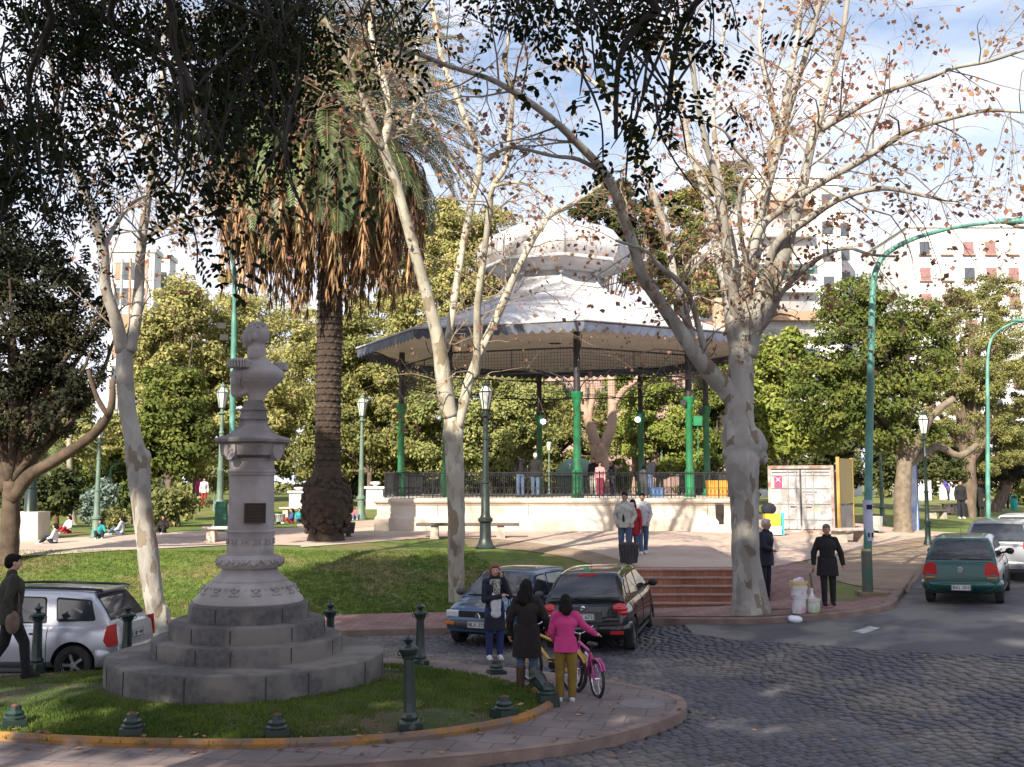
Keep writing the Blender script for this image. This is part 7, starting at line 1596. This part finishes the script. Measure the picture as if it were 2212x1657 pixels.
# bicycles
def bike(label,p,rz,fm,wr=.25,seatc=None,wb=.86,sc=1.0,box=False):
    T=empty('bicycle',p,rz,label,'bicycle','children\'s bicycles'); T.scale=(sc,)*3
    for x in (-wb/2,wb/2):
        e=empty('wheel',(x,0,wr)); e.parent=T; Mx=Matrix.Rotation(PI/2,3,'X'); m=MB(); m.tube([(wr*math.cos(t),0,wr*math.sin(t)) for t in [2*PI*i/36 for i in range(37)]],.022,8,cap=False); m.build('tyre',M_rub,e,smooth=180)
        m=MB(); m.tube([((wr-.03)*math.cos(t),0,(wr-.03)*math.sin(t)) for t in [2*PI*i/36 for i in range(37)]],.009,6,cap=False)
        for i in range(16): t=2*PI*i/16; m.tube([(0,.02*(-1)**i,0),((wr-.03)*math.cos(t),0,(wr-.03)*math.sin(t))],.0022,3)
        m.cyl((0,-.04,0),(0,.04,0),.018); m.build('rim',M_chrome,e,smooth=60)
    bb=(-.05,0,wr+.03); st=(-.17,0,.58); hd=(wb/2-.14,0,.66); hl=(wb/2-.10,0,.56)
    m=MB(); m.tube([bb,hl],.024,8); m.tube([st,hd],.020,8); m.tube([bb,st],.020,8); 
    for s in (-1,1): m.tube([bb,(-wb/2,s*.05,wr)],.012,6); m.tube([st,(-wb/2,s*.05,wr)],.010,6); m.tube([hl,(wb/2-.06,s*.045,.50),(wb/2,s*.05,wr)],.015,6)
    m.tube([hl,hd],.026,8); m.build('frame',fm,T,smooth=60)
    m=MB(); m.tube([hd,(wb/2-.17,0,.78)],.014,6); m.tube(catmull([(wb/2-.26,-.27,.86),(wb/2-.18,-.20,.88),(wb/2-.15,-.06,.79),(wb/2-.15,.06,.79),(wb/2-.18,.20,.88),(wb/2-.26,.27,.86)],4),.011,6); m.build('handlebar',M_chrome,T,smooth=60)
    for s in (-1,1): m=MB(); m.cyl((wb/2-.26,s*.27,.86),(wb/2-.19,s*.21,.88),.017,n=8); m.build('grip',M_black,T,smooth=60)
    m=MB(); m.tube([st,(-.20,0,.68)],.013,6); m.ell((-.24,0,.70),(.12,.075,.03),14,8); m.ell((-.14,0,.70),(.09,.03,.025),12,8); m.build('saddle',M_black,T,smooth=180)
    for x,a0,a1 in ((-wb/2,.2,2.6),(wb/2,.7,2.6)): 
        m=MB()
        for s in (-.02,.02): m.tube([(x+(wr+.035)*math.cos(t),s,wr+(wr+.035)*math.sin(t)) for t in [a0+(a1-a0)*i/12 for i in range(13)]],.014,5)
        m.build('mudguard',fm,T,smooth=60)
    m=MB(); m.cyl((bb[0],-.05,bb[2]),(bb[0],.05,bb[2]),.05,n=16); m.tube([(bb[0],-.06,bb[2]),(bb[0]+.10,-.07,bb[2]-.10)],.008,4); m.tube([(bb[0],.06,bb[2]),(bb[0]-.10,.07,bb[2]+.10)],.008,4); m.box((bb[0]+.10,-.11,bb[2]-.10),(.08,.08,.02)); m.box((bb[0]-.10,.11,bb[2]+.10),(.08,.08,.02)); m.build('crank',M_black,T,smooth=40)
    if box: m=MB(); m.box((.12,-.035,.40),(.10,.03,.26),M=Matrix.Rotation(-.35,3,'Y')); m.build('chain_guard',mat('white_guard',(.6,.58,.6),.5),T)
M_pk=mat('magenta_bike_paint',(.50,.03,.24),.35,coat=.5); M_ye=mat('yellow_bike_paint',(.55,.33,.02),.35,coat=.5)
p=at_z(1283,1505,.14); bike('small magenta bicycle held by the girl in the pink sweater',(p.x-.08,p.y+.38,RH(p.x,p.y)+.14),R(90+17),M_pk,.245,wb=.84,box=True,sc=.98)
p=Vector((at(1190,1480,15.4).x,15.4,RH(.5,15.4)+.14)); bike('yellow bicycle behind the woman in the brown coat',p,R(90+38),M_ye,.25,wb=.9,sc=1.08)
# manhole, utility cover, fallen leaves
m=MB(); p=at_z(1443,1520,.15); m.lathe([(.30,.0),(.30,.006),(.001,.006)],24,squash=1.0); tag(m.build('manhole_cover',mat('worn_iron_cover',(.14,.12,.13),.7,col2=(.2,.17,.17),scale=9),None,loc=(1.72,14.2,RH(2,14.25)+.139)),'round worn metal cover set in the tip of the island pavement','manhole cover')
rng=np.random.default_rng(5); C=[]
for i in range(1300):
    u,v=rng.uniform(-60,2260),rng.uniform(1180,1660)
    q=gnd(u,v,10); x,y=q.x,q.y
    z=q.z+.02
    if inside(OC,x,y): z=RH(x,y)+(.16 if not inside(IC,x,y) else .24)
    elif bil(GDl,x,y)<0: 
        z=RH(x,y)+.035
        if rng.random()<.85: continue
    C.append((x,y,z))
C=np.array(C); P=leafquads(C,.036,rng,np.array([0,0,1.]),.8,.8,.5); P[:,:,2]=np.maximum(P[:,:,2],C[:,2][:,None]-.004); g=rng.uniform(.6,1.5,(len(C),1)); tag(quads('fallen_leaves',P,M_brownleaf,None,col=np.concatenate([g,g*.95,g*.8],1)),kind='stuff')
# painted marks and patches on the asphalt, pale dust
def patch(name,pts,m_,dz): 
    m=MB(); V=[(x,y,RH(x,y)+dz) for x,y in pts]; cx_=sum(a for a,_ in pts)/len(pts); cy_=sum(b for _,b in pts)/len(pts); V.append((cx_,cy_,RH(cx_,cy_)+dz)); n=len(pts); m.add(V,[(i,(i+1)%n,n) for i in range(n)]); tag(m.build(name,m_),kind='structure')
wp=[at_z(a,b_,.5) for a,b_ in ((1838,1351),(1878,1346),(1900,1350),(1865,1356))]; patch('road_paint_mark',[(p.x,p.y) for p in wp],mat('worn_white_paint',(.45,.45,.46),.8,col2=(.2,.2,.2),scale=6),.028)
# ================================================================ things beyond the park
g=at(1561,1030,70); T=empty('stone_pillar',(g.x,70,H(g.x,70)),0,'tall plain tan pillar rising behind the right side of the bandstand','pillar'); h=at(1561,645,70).z-H(g.x,70); m=MB(); m.lathe([(.62,-.2),(.56,.4),(.50,h-.4),(.56,h-.35),(.56,h-.1),(.3,h)],20); m.build('shaft',mat('tan_stone',(.42,.32,.24),.85,col2=(.34,.26,.19),scale=1.2),T,smooth=40)
M_bw1=mat('white_render',(.66,.65,.66),.8,col2=(.56,.55,.57),scale=.3,detail=8); M_bt=mat('tan_shutter',(.36,.23,.16),.8,col2=(.28,.18,.13),scale=.5); M_win=mat('far_window_glass',(.07,.08,.10),.15,spec=.6); M_redw=mat('dull_red_blind',(.30,.15,.15),.8,col2=(.22,.12,.12),scale=.8); M_aw=mat('teal_awning',(.10,.38,.33),.8); M_brick=mat('far_brick_red',(.36,.17,.12),.85,col2=(.28,.13,.10),scale=.6)
def block(name,label,u0,u1,vt,Yv,depth,rz=0,mw=None):
    a=at(u0,1000,Yv); b_=at(u1,1000,Yv); gz=H((a.x+b_.x)/2,Yv); top=at(u0,vt,Yv).z; W_=b_.x-a.x; T=empty(name,((a.x+b_.x)/2,Yv,gz),rz,label,'building','apartment buildings beyond the park'); m=MB(); m.box((0,depth/2,(top-gz)/2-.5),(W_,depth,top-gz+1)); m.build('walls',mw or M_bw1,T); m=MB(); m.box((0,depth/2,top-gz+.25),(W_+.4,depth+.4,.5)); m.build('roof_slab',mw or M_bw1,T); return T,W_,top-gz
# left block
T,W_,h=block('apartment_building','white high-rise with brown and grey window stripes at far left above the trees',225,318,545,118,3,R(4))
for c in range(4):
    for r in range(14):
        z=h-2.2-r*3.0
        if z<2: break
        x=-W_/2+.5+c*.95+.3; f=MB(); f.box((x,-.04,z),(.62,.12,2.0)); w_=f.build('window',M_win if (c+r)%3 else M_bt,T)
        f=MB(); f.box((x+.42,-.05,z),(.22,.16,3.0)); f.build('brown_stripe',M_bt if c%2 else mat('grey_stripe',(.3,.3,.32),.8),T)
for r in range(14):
    z=h-2.6-r*3.0
    if z<2: break
    f=MB(); f.box((W_*.26,-.05,z),(W_*.36,.1,1.3)); f.build('window_band',mat('pale_blue_glass',(.42,.45,.52),.3),T)
T,W_,h=block('apartment_building','narrow white tower right beside the striped high-rise at far left',324,352,558,124,3,R(4))
for r in range(14):
    z=h-2.6-r*3.0
    if z<2: break
    f=MB(); f.box((0,-.05,z),(.9,.12,1.8)); f.build('window',M_win,T)
# centre-right block with balconies
T,W_,h=block('apartment_building','tall white apartment block with balconies and teal awnings behind the big plane crown',1625,1830,385,108,16)
for r in range(13):
    z=h-2.4-r*2.95
    if z<2: break
    f=MB(); f.box((-W_*.12,-.55,z-1.1),(W_*.62,1.2,.22)); f.box((-W_*.12,-1.1,z-.65),(W_*.62,.08,.8)); f.build('balcony',M_bw1 if r%4 else M_bt,T)
    f=MB(); f.box((-W_*.12,-.04,z+.1),(W_*.56,.1,1.7)); f.build('window_band',mat('hazy_glass',(.26,.27,.30),.3,col2=(.38,.33,.30),scale=.35),T)
    if r in (3,6,8,9): f=MB(); f.box((-W_*.12,-.8,z+1.05),(W_*.60,1.1,.12),M=Matrix.Rotation(-.25,3,'X')); f.build('awning',M_aw,T)
    f=MB(); f.box((W_*.36,-.05,z),(1.1,.12,1.3)); f.build('window',M_win,T)
T,W_,h=block('apartment_building','lower white block with brick-red balcony panels between dome and plane trunk',1500,1590,548,100,14)
for r in range(9):
    z=h-1.6-r*2.6
    if z<2: break
    f=MB(); f.box((-.1,-.3,z-.6),(W_*.6,.6,1.2)); f.build('balcony_panel',M_brick,T); f=MB(); f.box((-.1,-.05,z+.6),(W_*.58,.12,1.0)); f.build('window',M_win,T)
T,W_,h=block('apartment_building','pale high-rise set back right of the balcony block',1790,1860,460,120,12)
for r in range(12):
    z=h-2-r*2.9
    if z<2: break
    f=MB(); f.box((.3,-.05,z),(W_*.5,.12,1.5)); f.build('window_band',M_win,T)
# right block with red blinds
T,W_,h=block('apartment_building','white apartment block with dull red window blinds at the right edge',1975,2330,492,128,16)
for r in range(10):
    z=h-2.6-r*3.3
    if z<2: break
    for c in range(7):
        x=-W_/2+2.2+c*2.75; f=MB(); f.box((x,-.05,z),(1.25,.14,1.6)); sl_=MB(); sl_.box((x,-.16,z-.9),(1.6,.3,.12)); sl_.build('window_sill',M_bt,T); w_=f.build('window',M_redw if (c*3+r)%4 in (1,2) else (M_win if (c+r)%3==0 else mat('cream_blind',(.45,.43,.38),.8)),T)
# pinkish low building behind the bandstand, white walls, kiosk, tents
T,W_,h=block('brick_building','low pinkish brick building seen under the bandstand roof',1150,1545,795,92,10,mw=mat('pinkish_brick_wall',(.40,.27,.24),.85,col2=(.32,.21,.19),scale=.8))
for c in range(9):
    f=MB(); f.box((-W_/2+1.3+c*1.75,-.05,h-2.5),(.9,.12,1.5)); f.build('window',M_win,T)
for (u0,u1,vt,Yv,l) in [(1930,2010,1040,88,'long low white wall glimpsed under the trees at right'),(2030,2110,1050,92,'white tent fabric glimpsed behind the far right people'),(1700,1760,1060,90,'low white wall beyond the container')]:
    a=at(u0,1085,Yv); b_=at(u1,1085,Yv); gz=H((a.x+b_.x)/2,Yv); top=at(u0,vt,Yv).z; T=empty('white_wall',((a.x+b_.x)/2,Yv,gz),0,l,'wall','low white walls far off'); m=MB(); m.box((0,0,(top-gz)/2),(b_.x-a.x,.4,top-gz)); m.build('wall_face',M_bw1,T); m=MB(); m.box((0,0,top-gz+.06),(b_.x-a.x+.2,.55,.12)); m.build('coping',M_bw1,T)
for (u,vb,vt,l) in [(645,1110,1052,'white masonry gate pier with a ball behind the palm base'),(810,1105,1040,'white gate pier with an urn beside the bandstand corner')]:
    g=at(u,vb,58); g.z=H(g.x,58); h=at(u,vt,58).z-g.z; T=empty('gate_pier',g,0,l,'pier','white gate piers'); m=MB(); m.box((0,0,h*.38),(.9,.9,h*.76)); m.box((0,0,h*.78),(1.1,1.1,.12)); m.build('pier_block',M_bw1,T); m=MB(); m.lathe([(.12,h*.8),(.1,h*.84),(.3,h*.92),(.28,h*.98),(.1,h)],16); m.build('urn',M_bw1,T,smooth=60); m=MB(); m.box((1.6,0,h*.28),(2.3,.3,h*.5)); m.build('side_wall',M_bw1,T)
g=at(1245,1030,66); T=empty('domed_kiosk',(g.x,66,H(g.x,66)),0,'grey-green domed kiosk roof seen over the railing','kiosk'); h=at(1245,988,66).z-H(g.x,66); m=MB(); m.lathe([(1.25,0),(1.25,h-1.1)],16); m.build('kiosk_wall',M_lt,T,smooth=30); m=MB(); m.lathe([(1.35,h-1.15)]+[(1.3*math.cos(t),h-1.1+1.1*math.sin(t)) for t in [PI/2*i/8 for i in range(9)]],20); m.build('dome_roof',mat('verdigris',(.16,.27,.22),.6,col2=(.12,.2,.17),scale=2),T,smooth=40)
# objects on the bandstand floor: orange crate, bags, cooler
for (u,Yv,sx,sz_,c,l) in [(1548,42.5,.75,.62,(.55,.25,.03),'orange crate on the bandstand floor at the right'),(1418,42,.45,.35,(.06,.13,.30),'blue cooler bag on the bandstand floor')]:
    g=at(u,1070,Yv); T=empty('crate' if 'crate' in l else 'cooler_bag',(g.x,Yv,PZ),0,l,'crate' if 'crate' in l else 'bag'); m=MB(); m.box((0,0,sz_/2),(sx,sx*.7,sz_),taper=1.06); m.build('box_body',mat('box_%d'%u,c,.7),T); m=MB(); m.box((0,0,sz_+.02),(sx*1.08,sx*.76,.05)); m.build('box_lid',mat('box_%d'%u,c,.7),T)
# bronze kneeling figure on the left lawn holding up a dish
g=at(112,1160,44); g.z=H(g.x,44); k=44/F; M_brz=mat('brown_bronze',(.14,.07,.035),.6,col2=(.09,.05,.03),scale=4)
m=MB(); z=lambda v: (1168-v)*k; x=lambda u:(u-112)*k
m.caps((x(112),0,z(1100)),(x(108),0,z(1130)),.16,.22,12); m.caps((x(108),0,z(1132)),(x(120),-.1,z(1140)),.18,.13,10); m.caps((x(120),-.1,z(1140)),(x(122),0,z(1168)),.12,.10,10); m.caps((x(108),.1,z(1135)),(x(96),.1,z(1128)),.17,.12,10); m.caps((x(96),.1,z(1128)),(x(100),.1,z(1150)),.1,.08,10); m.ell((x(112),0,z(1083)),(.13,.13,.17),12,10); m.caps((x(118),0,z(1100)),(x(126),0,z(1086)),.07,.06,8); m.caps((x(126),0,z(1086)),(x(130),0,z(1070)),.06,.05,8); m.caps((x(104),0,z(1100)),(x(112),-.1,z(1118)),.07,.06,8)
T=empty('bronze_statue',g,0,'brown bronze kneeling figure holding up a flat dish on the left lawn','statue'); remeshed(m,'figure',M_brz,.03,T,1); m=MB(); m.lathe([(.001,0),(.3,.02),(.36,.08),(.33,.08),(.001,.04)],20,(x(130),0,z(1067))); m.build('dish',mat('gilded_dish',(.5,.36,.08),.5),T,smooth=40)
